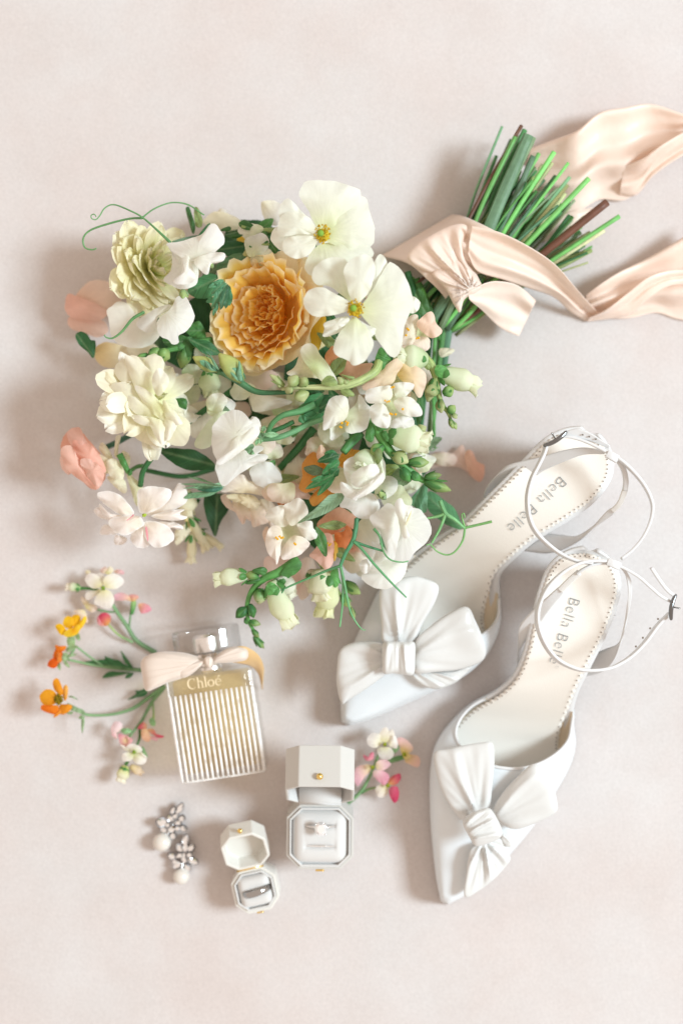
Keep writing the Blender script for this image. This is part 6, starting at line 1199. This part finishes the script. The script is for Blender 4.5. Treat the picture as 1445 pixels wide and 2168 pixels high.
def cushion(P, O, ex, ey, w_, h_, z0, z1, slots, mat, rc=.22, ns=70):
    K = 22; V = []; n = ns
    def outl(a):
        c_, s_ = math.cos(a), math.sin(a); e = 2/6.5
        return np.array([math.copysign(abs(c_)**e, c_)*w_/2, math.copysign(abs(s_)**e, s_)*h_/2])
    o_ = np.array([outl(2*PI*j/n) for j in range(n)])
    T = np.linspace(0, 1, K+1)
    for t in T:
        for j in range(n):
            p = o_[j]*t; dz = (z1-z0)*(1-t**7)
            for sy, dx, dp in slots:
                if abs(p[0]) < dx: dz -= dp*math.exp(-((p[1]-sy)/3.0)**2)*(1-(p[0]/dx)**4)+dp*.25*math.exp(-((p[1]-sy)/9.0)**2)
            V.append(O+ex*p[0]+ey*p[1]+EZ*(z0+dz))
    return mesh('cushion', V, grid_faces(K+1, n, True), mat, P)
def gem(P, c, ax, ay, az_, L, W, D, mat, name='stone', sides=8, point=1.0, table=.55):
    V = []; n = sides
    for s_, z_ in ((table, .42), (1, 0), (.05, -.8)):
        for j in range(n):
            a = 2*PI*(j+.5)/n; x, y = math.cos(a), math.sin(a)
            y = y*(1-(.0 if point == 1 else (1-point)*abs(x)**2))
            V.append(c+ax*L/2*x*s_+ay*W/2*y*s_+az_*D*z_)
    F = [tuple(2*n+j for j in range(n))[::-1]]+[(n+j, n+(j+1) % n, j) for j in range(n)]+[((j+1) % n, j, n+(j+1) % n) for j in range(n)]
    F += [(2*n+j, 2*n+(j+1) % n, n+(j+1) % n, n+j) for j in range(n)]+[tuple(range(n))]
    return mesh(name, V, F, mat, P, smooth=False)
GEMM, nt, b, out = newmat('diamond_sparkle')
b.inputs['Base Color'].default_value = (.93, .935, .945, 1); b.inputs['Roughness'].default_value = .04; b.inputs['Metallic'].default_value = .9; b.inputs['Coat Weight'].default_value = .5
DIAM, nt, b, out = newmat('diamond_bright')
b.inputs['Base Color'].default_value = (.97, .975, .98, 1); b.inputs['Roughness'].default_value = .05; b.inputs['Metallic'].default_value = .6; b.inputs['Coat Weight'].default_value = .8
def ring_box(label, cx, cy, rot, w_, hb, ch, theta, dl, wall, cush, mats, knob_r, base_mat, ctop):
    g = thing('ring_box', label, 'ring box', cx, cy, 0)
    a = math.radians(rot); ex = np.array([math.cos(a), math.sin(a), 0]); ey = np.array([-math.sin(a), math.cos(a), 0])
    O = U(cx, cy, hb)-EZ*hb
    shell(g, 'base', O, ex, ey, EZ, octo(w_, w_*.97, ch), octo(w_-2*wall, w_*.97-2*wall, ch-wall*.5), 1, hb, 20, base_mat, 2, mats[1])
    # inner collar that the lid closes over
    shell(g, 'collar', O, ex, ey, EZ, octo(w_-2*wall-1, w_*.97-2*wall-1, ch-wall*.6), octo(w_-2*wall-8, w_*.97-2*wall-8, ch-wall*.9), 22, hb+5, hb-12, mats[1], 1)
    cushion(g, O, ex, ey, w_-2*wall-9, w_*.97-2*wall-9, hb-10, hb+ctop, cush, mats[1])
    t = math.radians(theta); f = -math.cos(t)*ey+math.sin(t)*EZ; up = math.sin(t)*ey+math.cos(t)*EZ
    Hn = O+EZ*hb+ey*w_*.485
    LO = Hn+f*w_*.485+ey*1.5
    # lid: floor is its closed top (along up), opening along -up
    lid = shell(g, 'lid', LO+up*dl, ex, f, -up, [(-x, y) for x, y in octo(w_, w_*.97, ch)], [(-x, y) for x, y in octo(w_-2*wall, w_*.97-2*wall, ch-wall*.5)], 0, dl, 8, base_mat, 2, mats[2])
    # knob on the front wall of the lid
    kc = LO+f*(w_*.485)+up*dl*.22
    V, F, C = spin_geo(kc-f*1, kc+f*knob_r*1.9, [knob_r*.6, knob_r*.6, knob_r*1.05, knob_r*.9, knob_r*.2], (0, 0, 0), (0, 0, 0), n=14); mesh('knob', V, F, GOLD, g)
    # clasp pin on the base front
    q = O-ey*(w_*.485)+EZ*(hb-8)
    V, F, C = tube_geo([q-ey*2.5-ex*(knob_r*1.3), q-ey*3.5+ex*knob_r*1.4], [knob_r*.55, knob_r*.4], n=6, world=True); mesh('clasp', V, F, GOLD, g)
    # hinge strip
    V = [Hn-ex*w_*.30, Hn+ex*w_*.30, Hn+ex*w_*.30+up*6+EZ*2+ey*3, Hn-ex*w_*.30+up*6+EZ*2+ey*3]
    mesh('hinge', np.array(V)+EZ*1.2, [(0, 1, 2, 3)], mats[3], g, solid=2)
    return g, O, ex, ey, LO, f, up
bb = ring_box('larger linen ring box with upright lid, holding two rings on its cushion', 677, 1772, -.5, 137, 100, 27, 116, 84, 6, [(24, 33, 9), (-18, 33, 7)], (None, VELVETW, VELVETW, VELVETW), 6.5, LINEN, 12)
# lining of the lid back hanging down to the hinge
sb = ring_box('small ivory ring box with lid fallen right back, holding one plain ring', 540, 1885, 12.5, 93, 68, 22, 152, 42, 6, [(0, 33, 9)], (None, VELVETW, CARDS, GOLD), 5.2, CARDS, 12)
V = [bb[1]+EZ*103+bb[3]*66.5+bb[2]*x for x in (-43, 43)]+[bb[1]+EZ*112+bb[3]*74+bb[2]*x for x in (43, -43)]+[bb[1]+EZ*112+bb[3]*112+bb[2]*x for x in (43, -43)]
mesh('hinge_cloth', V, [(0, 1, 2, 3), (3, 2, 4, 5)], VELVETW, bb[0], solid=2)
def ring_arc(P, O, d, rad, r, mat, name, n=48, wob=0, width=1.0, a0=8, a1=172):
    pts = []; sd = np.cross(EZ, d)
    for a in np.radians(np.linspace(a0, a1, n)): pts.append(O+d*rad*math.cos(a)+EZ*rad*math.sin(a)+sd*wob*math.sin(a)**2)
    P_ = np.array(pts); V = []
    for i, p in enumerate(P_):
        a = math.radians(a0+(a1-a0)*i/(n-1)); rd = d*math.cos(a)+EZ*math.sin(a)
        for q in range(10):
            b_ = 2*PI*q/10; V.append(p+rd*r*math.cos(b_)*.8+sd*r*width*math.sin(b_))
    return mesh(name, V, grid_faces(n, 10, True)+[tuple(range(10))[::-1], tuple((n-1)*10+q for q in range(10))], mat, P)
_, BO, bex, bey, *_r = bb
er = thing('engagement_ring', 'engagement ring with one large square cut diamond, upper ring in the linen box', 'ring', 680, 1748, 108)
RO = BO+bey*24+EZ*90+bex*2
ring_arc(er, RO, bex, 31, 2.2, SILVER, 'band')
for s_ in (-1, 1):
    for q in range(5):
        a = math.radians(90+s_*(26+q*9)); p = RO+bex*33*math.cos(a)+EZ*33*math.sin(a); gem(er, p, bex, bey, EZ, 4, 4, 3, GEMM, 'side_stone')
gem(er, RO+EZ*42, bey, bex, EZ, 31, 25, 13, DIAM, 'diamond', sides=8, table=.6)
for sx in (-1, 1):
    for sy in (-1, 1):
        V, F, C = tube_geo([RO+EZ*30+bex*sx*3+bey*sy*3, RO+EZ*44+bex*sx*8.6+bey*sy*10.6, RO+EZ*46+bex*sx*7+bey*sy*9], [1.2, 1.4, 1.2], n=8, world=True); mesh('prong', V, F, SILVER, er)
wr = thing('diamond_band', 'thin diamond set band below the engagement ring in the linen box', 'ring', 680, 1788, 108)
RO2 = BO-bey*18+EZ*88+bex*2
ring_arc(wr, RO2, bex, 31, 2.0, SILVER, 'band', wob=4)
for q in range(15):
    a = math.radians(34+q*8); p = RO2+bex*32.6*math.cos(a)+EZ*33*math.sin(a)+np.cross(EZ, bex)*4*math.sin(a)**2; gem(wr, p, bex, bey, EZ, 4.4, 4.4, 3, GEMM, 'stone')
pb = thing('plain_ring', 'plain polished silver wedding band in the small ivory box', 'ring', 544, 1888, 80)
dd = np.array([math.cos(math.radians(20)), math.sin(math.radians(20)), 0])
ring_arc(pb, sb[1]+EZ*60+sb[2]*3-sb[3]*1, dd, 29, 3.6, STEEL, 'band', width=2.0, a0=4, a1=176)

# ------------------------------------------------------------------ earrings
DARKS = solid_mat('shaded_silver', (.20, .20, .21), .25, 1)  # dark plates behind the crystals: dark reflections and gaps put into colour
def earring(label, pearl, pr_, stones, zc, darkness=.4):
    g = thing('earring', label, 'earring', *pearl, 0, 'pair of pearl and crystal earrings')
    for x, y, ang, L, W in stones:
        a = math.radians(ang); t = rnd.uniform(-.5, .5)
        ax = np.array([math.cos(a), math.sin(a), t]); ax /= np.linalg.norm(ax); ay = np.cross(EZ, ax); ay /= np.linalg.norm(ay); ay = ay+EZ*rnd.uniform(-.55, .55); ay /= np.linalg.norm(ay); az_ = np.cross(ax, ay)
        p, = Rs5((x, y)); z = zc+rnd.uniform(-4, 6); c = U(p[0], p[1], z)
        L *= 1.2; W *= 1.3; gem(g, c, ax, ay, az_, L*.249, W*.249, W*.13, GEMM, 'crystal', sides=10 if L > W*1.2 else 8, point=.62 if L > W*1.2 else 1)
        gem(g, c-az_*W*.07, ax, ay, az_, L*.249+3.6, W*.249+3.6, W*.05, DARKS, 'dark_reflection_plate', sides=10 if L > W*1.2 else 8, point=.62 if L > W*1.2 else 1, table=.95)
    q, = Rs5(stones[0][:2]); V, F, C = blob(U(*pearl, pr_+2), pr_, (0, 0, 0), 28); mesh('pearl', V, F, PEARL, g)
    xs = np.mean([[s[0], s[1]] for s in stones], axis=0); m_, = Rs5(tuple(xs))
    V, F, C = tube_geo([(pearl[0], pearl[1], pr_*1.6), ((pearl[0]+m_[0])/2, (pearl[1]+m_[1])/2, pr_*1.2), (m_[0], m_[1], zc-6)], 1.6, n=10); mesh('wire_hook', V, F, SILVER, g)
    V, F, C = tube_geo([(m_[0], m_[1], zc-4), (m_[0]+16, m_[1]-10, zc-22)], 1.2, n=6); mesh('post', V, F, SILVER, g)
    return g
earring('pearl drop earring with crystal leaf cluster pointing up, upper of the two', (343, 1783), 19.5, [(255, 325, -15, 78, 58), (403, 215, 60, 92, 42), (345, 232, 70, 70, 30), (325, 297, 80, 58, 46), (422, 297, 70, 54, 40), (385, 332, 40, 50, 40), (428, 378, -25, 70, 40), (385, 380, 20, 46, 34), (268, 388, 0, 50, 44), (330, 385, 0, 52, 44), (348, 445, 0, 48, 46), (365, 275, 30, 44, 34), (300, 350, 30, 40, 30)], 24)
earring('pearl drop earring with darker crystal cluster, lower of the two', (384, 1855), 17.5, [(452, 475, 85, 84, 48), (402, 540, -50, 66, 44), (452, 548, 70, 66, 44), (497, 542, 50, 56, 40), (342, 616, -20, 62, 44), (487, 606, 0, 40, 36), (515, 655, -20, 76, 42), (380, 690, 40, 70, 42), (442, 648, 80, 60, 46), (470, 712, -60, 62, 44), (405, 610, 20, 50, 36), (440, 600, 60, 44, 34), (362, 660, 10, 46, 32)], 22, .8)

# ------------------------------------------------------------------ loose sprigs
def sprig(name, label, x, y, cat='flower sprig'): return thing(name, label, cat, x, y)
def bloom(P, x, y, z, az, tilt, R, c0, c1, n=4, name='bloom', e0=6, e1=24, w_=.55, label=None, heart=hx('9CB83C'), a0=None, edge=None):
    g = part(name, P, x, y, z, label); O = U(x, y, z); fr = frame_of(az, tilt); a0 = rnd.random()*90 if a0 is None else a0
    for i in range(n): add_pp(g, O, fr, a0+360*i/n+rnd.uniform(-8, 8), R*rnd.uniform(.9, 1.08), R*w_*rnd.uniform(.9, 1.1), e0+rnd.uniform(-8, 8), e1+rnd.uniform(-15, 15), rnd.uniform(.05, .35), R*.06, R*.05, 0, c0, c1, edge, nu=9, nv=9, f=2.5, tip=.6)
    V, F, C = join([spin_geo(O-fr[2]*R*.35, O+fr[2]*R*.10, [R*.05, R*.11, R*.13, R*.08], GRN*1.6, heart, n=8, sides=8)]+[blob(O+fr[2]*R*.12+fr[0]*R*.06*math.cos(q*2.1)+fr[1]*R*.06*math.sin(q*2.1), R*.05, heart, 6) for q in range(3)])
    mesh('heart', V, F, STEM, g, C); return g
def leafy(P, pts, z, mid, col, **k): return petal(P, pts, z, cout=col, mid=mid, mat=LEAF, name='leaf', bulge=3, ruf=2, **k)
WHP = hx('FAF4EE'); LY = hx('E8E29A')
a = sprig('stock_sprig', 'pink and white flowering sprig at the upper left, above the yellow buttercup', 250, 1290)
G1 = np.array([.20, .40, .22])
tube(a, Rt7((1290, 1045, 10), (1080, 910, 16), (980, 760, 24), (850, 570, 36), (740, 380, 44)), [5.5, 5, 4.5, 4, 3], c0=G1*.7, c1=G1*1.3)
tube(a, Rt7((1040, 930, 17), (880, 845, 20), (770, 730, 24)), [3, 2.4, 2.4], c0=G1*1.3, c1=LIME); tube(a, Rt7((1000, 775, 24), (1015, 620, 26), (1045, 500, 30)), [2.2, 2, 3.5], c0=G1*1.2, c1=GRN); tube(a, Rt7((840, 600, 34), (740, 590, 34), (650, 570, 36)), 2.2, c0=G1); tube(a, Rt7((720, 370, 42), (560, 340, 40), (440, 340, 40)), [2.4, 3, 4], c0=GRN*.8)
def tr(P, pts, z, c0, c1, base, sl=(0, 0), name='petal', **k): return petal(P, pts, z, sl, cin=c0, cout=c1, base=base, name=name, bulge=k.pop('bulge', 4), ruf=k.pop('ruf', 1.8), k=3, n=30, K=6, gp=.6, **k)
g = part('bloom', a, 219, 1246, 50, 'white four petalled bloom'); ctr = Rt7((715, 335))[0]
for pts, z, sl in [(Rt7((700, 320), (600, 340), (530, 280), (520, 220), (560, 175), (620, 180), (690, 230)), 50, (.2, .2)), (Rt7((730, 320), (720, 240), (770, 190), (850, 180), (930, 230), (940, 280), (870, 340), (790, 345)), 56, (-.2, .1)), (Rt7((720, 350), (790, 370), (835, 440), (820, 530), (760, 565), (690, 540), (620, 500), (640, 430)), 58, (0, -.2)), (Rt7((690, 340), (640, 360), (560, 370), (520, 410), (540, 470), (620, 430), (690, 380)), 44, (.2, 0)), (Rt7((710, 310), (640, 260), (620, 200), (680, 170), (730, 210)), 40, (0, .2))]: tr(g, pts, z, LY, WHP, ctr, sl)
V, F, C = join([blob(U(ctr[0], ctr[1], 60), 4.5, hx('8FB23A'), 8), blob(U(ctr[0]+2, ctr[1]+3, 62), 2.5, hx('6F962C'), 6)]); mesh('heart', V, F, PETAL, g, C)
g = part('bloom', a, 235, 1210, 38, 'faded pink bloom seen from behind')
for pts, c in [(Rt7((740, 180), (760, 120), (800, 100), (830, 140), (800, 180)), hx('F3E8D0')), (Rt7((680, 140), (740, 100), (760, 140), (720, 180)), hx('EBCFC8')), (Rt7((830, 160), (870, 130), (940, 150), (940, 185), (880, 180)), hx('EFC0C4')), (Rt7((520, 150), (560, 140), (580, 170), (540, 190)), hx('EDE3C4'))]: tr(g, pts, 36, LY, c, Rt7((770, 180))[0])
g = part('bloom', a, 270, 1270, 34, 'pink bloom turned sideways')
for pts, c in [(Rt7((840, 410), (920, 385), (1010, 430), (1050, 480), (960, 470), (850, 470)), hx('F2C0CE')), (Rt7((1000, 410), (1080, 410), (1105, 440), (1040, 480)), hx('EFB0AE')), (Rt7((1100, 510), (1160, 500), (1220, 530), (1240, 580), (1140, 615), (1105, 560)), hx('EE9DB0'))]: tr(g, pts, 38, hx('F0D070'), c, Rt7((1060, 490))[0])
trumpet(a, px1(Rt7, (1030, 620, 28)), px1(Rt7, (1050, 470, 34)), 6, GRN*1.4, LIME, 0, 'calyx', sep=False)
g = part('bloom', a, 222, 1310, 30, 'deep pink bud')
for pts, c in [(Rt7((650, 660), (700, 610), (760, 610), (800, 660), (770, 740), (700, 745), (660, 700)), HOTP), (Rt7((650, 650), (660, 730), (720, 750), (700, 690)), PINK)]: tr(g, pts, 32, hx('F0C060'), c, Rt7((790, 740))[0])
g = part('bloom', a, 185, 1280, 30, 'pale cream bloom')
for pts in [Rt7((470, 430), (540, 460), (560, 520), (500, 510)), Rt7((520, 520), (600, 510), (660, 560), (600, 600), (540, 570)), Rt7((390, 590), (460, 570), (520, 590), (550, 720), (480, 660))]: tr(g, pts, 30, LY, hx('F5E2D4'), Rt7((525, 545))[0])
trumpet(a, px1(Rt7, (470, 340, 40)), px1(Rt7, (340, 320, 42)), 9, LIME, hx('F8F1E0'), 3)
b_ = sprig('buttercup_sprig', 'yellow and orange buttercup sprig with toothed leaf left of the bottle', 200, 1390)
tube(b_, Rt7((1170, 1235, 10), (900, 1215, 12), (620, 1180, 20), (440, 1140, 28), (320, 1115, 32)), [4.5, 4, 3, 2.4, 2.4], c0=G1*.8, c1=G1*1.5); tube(b_, Rt7((720, 1190, 16), (560, 1080, 26), (430, 980, 36)), [2.6, 2.2, 2.4], c0=G1, c1=G1*1.5)
tube(b_, Rt7((320, 1110, 32), (400, 1000, 36), (380, 900, 42)), 2.4, c0=G1*1.4)
for pts, mid in [(Rt7((510, 1150), (610, 1125), (740, 1110), (725, 1075), (830, 1115), (890, 1125), (950, 1170), (1060, 1225), (900, 1215), (720, 1185)), Rt7((520, 1150), (1060, 1225))), (Rt7((905, 1020), (960, 1080), (1010, 1150), (1040, 1210), (960, 1160)), Rt7((905, 1020), (1040, 1210))), (Rh((405, 660), (440, 625), (500, 625), (560, 630), (480, 650)), Rh((405, 660), (560, 630))), (Rh((530, 662), (540, 640), (575, 630), (560, 655)), Rh((530, 662), (575, 630)))]: leafy(b_, pts, 16, (mid[0], mid[1], 4), DGRN*1.5)
g = part('bloom', b_, 150, 1325, 60, 'yellow cupped bloom'); yc = Rt7((390, 800))[0]
for pts, z, sl, c in [(Rt7((360, 700), (380, 640), (430, 625), (470, 660), (450, 740), (400, 760)), 52, (0, .3), hx('F4BE22')), (Rt7((280, 740), (290, 670), (340, 640), (400, 680), (400, 750), (340, 780)), 56, (0, .2), YEL), (Rt7((430, 760), (470, 690), (520, 640), (535, 680), (500, 750), (450, 800)), 62, (0, 0), hx('F7D23A')), (Rt7((195, 745), (250, 725), (300, 770), (310, 830), (260, 850), (215, 800)), 64, (0, 0), hx('F5C426')), (Rt7((280, 840), (320, 790), (380, 770), (440, 730), (470, 770), (430, 840), (350, 870), (300, 865)), 70, (0, -.2), hx('F8D840'))]: tr(g, pts, z, hx('EFA818'), c, yc, sl)
for pts in [Rt7((330, 870), (390, 850), (410, 900), (400, 970), (350, 980), (320, 930)), Rt7((400, 840), (450, 830), (465, 900), (430, 900)), Rt7((320, 980), (420, 960), (430, 990), (340, 1000))]: leafy(b_, pts, 46, (pts[0], pts[2], 3), np.array([.36, .58, .32]), n=24, K=5)
g = part('bloom', b_, 118, 1390, 45, 'orange bloom seen from the side')
for pts, z, c in [(Rt7((190, 960), (240, 970), (310, 970), (290, 1020), (220, 1030)), 48, hx('F08A28')), (Rt7((200, 1000), (260, 1010), (270, 1120), (220, 1150), (170, 1090)), 44, hx('E8781E')), (Rt7((110, 1160), (150, 1110), (220, 1100), (230, 1150), (190, 1210), (120, 1195)), 52, hx('E4661C')), (Rt7((215, 1040), (260, 1060), (255, 1140), (215, 1140)), 56, hx('F3A04C'))]: tr(g, pts, z, hx('D95F18'), c, Rt7((270, 1080))[0])
for pts in [Rt7((250, 1060), (320, 1040), (340, 1100), (290, 1140), (250, 1110)), Rt7((290, 1090), (370, 1055), (430, 1060), (360, 1090)), Rt7((280, 1120), (320, 1140), (355, 1205), (300, 1180)), Rt7((220, 1150), (250, 1160), (250, 1235), (215, 1200)), Rt7((310, 1000), (390, 960), (420, 980), (340, 1040))]: leafy(b_, pts, 40, (pts[0], pts[2], 3), np.array([.38, .60, .36]), n=24, K=5)
c_ = sprig('buttercup_sprig', 'single orange buttercup on a curved stem, lowest on the far left', 150, 1490)
tube(c_, Rt8((1310, 235, 8), (1150, 345, 14), (1000, 450, 20), (800, 508, 28), (570, 512, 36), (460, 460, 42), (380, 420, 48)), [5, 4.5, 4, 3.4, 3, 3, 4], c0=G1*.7, c1=G1*1.5)
oc = Rt8((300, 390))[0]; g = part('bloom', c_, *oc, 60, 'orange cupped bloom with olive heart')
for pts, z, sl, c in [(Rt8((330, 330), (340, 240), (370, 228), (382, 270), (372, 350), (350, 380)), 62, (0, 0), hx('F4B85A')), (Rt8((310, 330), (250, 270), (235, 210), (250, 170), (285, 165), (310, 210), (335, 290)), 66, (0, .2), hx('EFA028')), (Rt8((290, 380), (200, 430), (140, 410), (108, 340), (150, 280), (210, 268), (270, 310)), 68, (.2, 0), hx('F3AC2E')), (Rt8((300, 420), (350, 410), (415, 420), (410, 460), (350, 505), (300, 500)), 66, (0, -.2), hx('F09A2A')), (Rt8((290, 430), (210, 420), (130, 420), (125, 460), (180, 490), (270, 505)), 76, (0, -.2), hx('EC7C22')), (Rt8((240, 530), (300, 460), (315, 490), (270, 530)), 74, (0, 0), hx('F3A540'))]: tr(g, pts, z, hx('DE8A1C'), c, oc, sl, bulge=6)
V, F, C = join([blob(U(*Rt8((290+40*math.cos(q)*rnd.random()**.5, 365+55*math.sin(q)*rnd.random()**.5))[0], 74+rnd.random()*5), 2.0, lerp(hx('8A7A1C'), hx('B89A28'), rnd.random()), 6) for q in np.linspace(0, 40, 60)]+[blob(U(*Rt8((290, 370))[0], 70), 9, hx('8C8226'), 10)]); mesh('stamens', V, F, PETAL, g, C, stuff=True)
for pts in [Rt8((370, 400), (430, 420), (500, 465), (450, 480), (400, 460)), Rt8((380, 340), (420, 330), (480, 370), (420, 350)), Rt8((400, 430), (520, 460), (540, 500), (440, 480)), Rt8((480, 540), (510, 515), (540, 530), (530, 560), (500, 555)), Rt8((510, 560), (540, 560), (520, 690), (508, 640)), Rt8((360, 490), (430, 480), (410, 510))]: leafy(c_, pts, 48, (pts[0], pts[2], 2), np.array([.36, .60, .38]), n=24, K=5)
leafy(c_, Rt8((1130, 260), (1060, 280), (1020, 280), (1030, 310), (945, 370), (1050, 345), (1110, 335), (1140, 300)), 18, (*Rt8((1130, 280), (945, 370)), 4), DGRN)
d_ = sprig('stock_sprig', 'pink and cream flowering sprig just left of the ribbed bottle', 280, 1560)
tube(d_, Rt8((1290, 260, 8), (1185, 385, 14), (1090, 560, 22), (1030, 640, 28), (960, 730, 34)), [4.5, 4, 3.5, 3, 2.5], c0=G1*.7, c1=G1*1.2); tube(d_, Rt8((1190, 395, 14), (1198, 520, 20), (1180, 610, 26)), [2.2, 2.2, 4], c0=G1, c1=LIME); tube(d_, Rt8((1065, 640, 26), (1062, 740, 30), (1010, 860, 36), (930, 990, 34)), [3, 2.6, 2.4, 4], c0=GRN*.8, c1=GRN)
for lab, base, ps in [('pale pink bloom turned aside', (930, 760), [((790, 640), (830, 575), (890, 590), (895, 640), (840, 690), (810, 715)), ((800, 640), (830, 650), (850, 740), (800, 710)), ((860, 700), (900, 700), (970, 730), (975, 780), (930, 825), (880, 790)), ((940, 720), (1000, 750), (960, 800))]), ('deep pink bloom over peach', (1150, 620), [((1045, 640), (1090, 585), (1130, 600), (1130, 650), (1080, 650)), ((1130, 650), (1200, 650), (1230, 700), (1300, 715), (1260, 735), (1190, 700)), ((1080, 660), (1130, 650), (1170, 720), (1150, 770), (1090, 740)), ((1170, 720), (1240, 720), (1230, 760), (1170, 745))])]:
    g = part('bloom', d_, *Rt8(base)[0], 40, lab)
    cs = [hx('F6DDE2'), hx('F3CED6'), hx('EFA6B8'), hx('F0B4BC')] if 'pale' in lab else [hx('E0667E'), hx('DF5C7C'), hx('F3C2A4'), hx('F2C0CC')]
    for p, c in zip(ps, cs): tr(g, Rt8(*p), 40+rnd.uniform(-6, 8), hx('F1D9A0'), c, Rt8(base)[0])
g = part('bloom', d_, *Rt8((1012, 870))[0], 50, 'white bloom with green heart')
for p, z in [(((1000, 860), (940, 830), (960, 795), (1020, 792), (1085, 830), (1080, 870), (1030, 880)), 50), (((990, 870), (910, 880), (895, 930), (920, 955), (980, 950), (1010, 900)), 54), (((1010, 890), (1090, 880), (1130, 935), (1110, 980), (1050, 985), (1005, 950)), 56), (((980, 860), (920, 850), (880, 800), (900, 800), (960, 830)), 44), (((1060, 870), (1110, 890), (1138, 930), (1090, 910)), 60)]: tr(g, Rt8(*p), z, hx('D6DE8C'), WHP, Rt8((1010, 875))[0])
V, F, C = blob(U(*Rt8((1012, 868))[0], 58), 4, hx('8CB038'), 8); mesh('heart', V, F, PETAL, g, C)
trumpet(d_, px1(Rt8, (930, 1000, 36)), px1(Rt8, (890, 1120, 40)), 13, hx('DDE08A'), hx('F7F2E0'), 4); trumpet(d_, px1(Rt8, (980, 1000, 30)), px1(Rt8, (1070, 1060, 24)), 9, hx('EBD9A8'), hx('F5E4CC'), 3, sep=False)
for pts in [Rt8((885, 650), (950, 640), (995, 665), (950, 695), (905, 690)), Rt8((1080, 820), (1110, 830), (1142, 920), (1100, 890)), Rt8((950, 730), (1000, 680), (1020, 660), (980, 720)), Rt8((1155, 560), (1185, 540), (1215, 570), (1210, 620), (1170, 610))]: leafy(d_, pts, 38, (pts[0], pts[2], 2), G1*1.6, n=24, K=5)
e_ = sprig('stock_sprig', 'pink and white flowering sprig poking out from behind the linen ring box', 790, 1620)
tube(e_, Rs4((640, 790, 6), (700, 730, 10), (820, 620, 18), (905, 470, 32), (960, 330, 42), (1000, 260, 46)), [4.5, 4.5, 4, 3.5, 3, 2.6], c0=G1, c1=G1*1.5); tube(e_, Rs4((815, 640, 18), (900, 600, 22), (1010, 590, 30)), [2.6, 2.4, 3], c0=DGRN*1.6, c1=LIME); tube(e_, Rs4((960, 400, 34), (1080, 360, 36), (1150, 340, 38), (1210, 325, 40)), [2.4, 5, 6, 4], c0=G1*1.6, c1=GRN)
for lab, base, z0, ps in [('white four petalled bloom', (1020, 225), 56, [(((1000, 210), (940, 255), (880, 230), (868, 185), (900, 135), (960, 130), (1000, 170)), WHP, LY), (((1010, 205), (970, 150), (1000, 95), (1030, 78), (1060, 110), (1085, 95), (1105, 160), (1060, 200)), hx('F8EEE0'), LY), (((1050, 220), (1070, 170), (1105, 150), (1130, 210), (1120, 260), (1080, 250)), WHP, LY), (((1010, 250), (1060, 250), (1095, 290), (1085, 335), (1040, 358), (980, 340), (955, 280), (970, 250)), hx('FDFBF8'), LY)]),
                       ('pink and cream bloom with yellow heart', (915, 420), 54, [(((840, 310), (870, 350), (895, 300), (925, 295), (920, 350), (870, 365), (840, 340)), hx('E78CA0'), hx('F3D0C0')), (((900, 400), (830, 400), (780, 420), (760, 480), (770, 560), (800, 575), (850, 500), (890, 460)), hx('F3BECB'), LY), (((940, 400), (970, 360), (1040, 360), (1070, 395), (1020, 440), (960, 440)), hx('F5CBD4'), LY), (((920, 450), (990, 445), (1040, 470), (1058, 510), (1020, 570), (980, 550), (930, 500)), hx('F0A9BC'), hx('FAF0E0'))]),
                       ('pale pink bloom seen from the side', (1185, 310), 40, [(((1120, 180), (1160, 165), (1210, 190), (1260, 250), (1240, 290), (1180, 280), (1140, 230)), hx('F4C9C4'), hx('E8D86A')), (((1190, 320), (1250, 310), (1310, 330), (1320, 390), (1290, 420), (1220, 390), (1190, 370)), hx('F5CDBE'), hx('E8D86A')), (((1150, 250), (1200, 270), (1240, 330), (1190, 350), (1160, 300)), hx('F3DDA6'), hx('E2CE4A'))]),
                       ('deep pink bloom with one cream petal', (1045, 575), 40, [(((1050, 560), (1065, 510), (1110, 480), (1150, 475), (1155, 520), (1110, 570)), hx('DC5A7A'), hx('EFC070')), (((1065, 590), (1120, 580), (1142, 630), (1130, 700), (1100, 722), (1070, 680), (1055, 630)), hx('D84C70'), hx('E88A9C')), (((1030, 575), (980, 565), (940, 600), (950, 650), (980, 678), (1030, 660), (1048, 620)), hx('FAF0E6'), LY)])]:
    g = part('bloom', e_, *Rs4(base)[0], z0, lab)
    for p, c1, c0 in ps: tr(g, Rs4(*p), z0+rnd.uniform(-6, 8), c0, c1, Rs4(base)[0], (rnd.uniform(-.2, .2), rnd.uniform(-.2, .2)))
    V, F, C = join([blob(U(*Rs4(base)[0], z0+9), 4.5, hx('B5BE3C'), 8), blob(U(*Rs4((base[0]+8, base[1]+6))[0], z0+12), 2.5, hx('8C9C2C'), 6)]); mesh('heart', V, F, PETAL, g, C)
leafy(e_, Rs4((1085, 260), (1140, 235), (1130, 280), (1095, 300)), 40, (*Rs4((1085, 300), (1140, 235)), 2), G1*1.6, n=24, K=5)
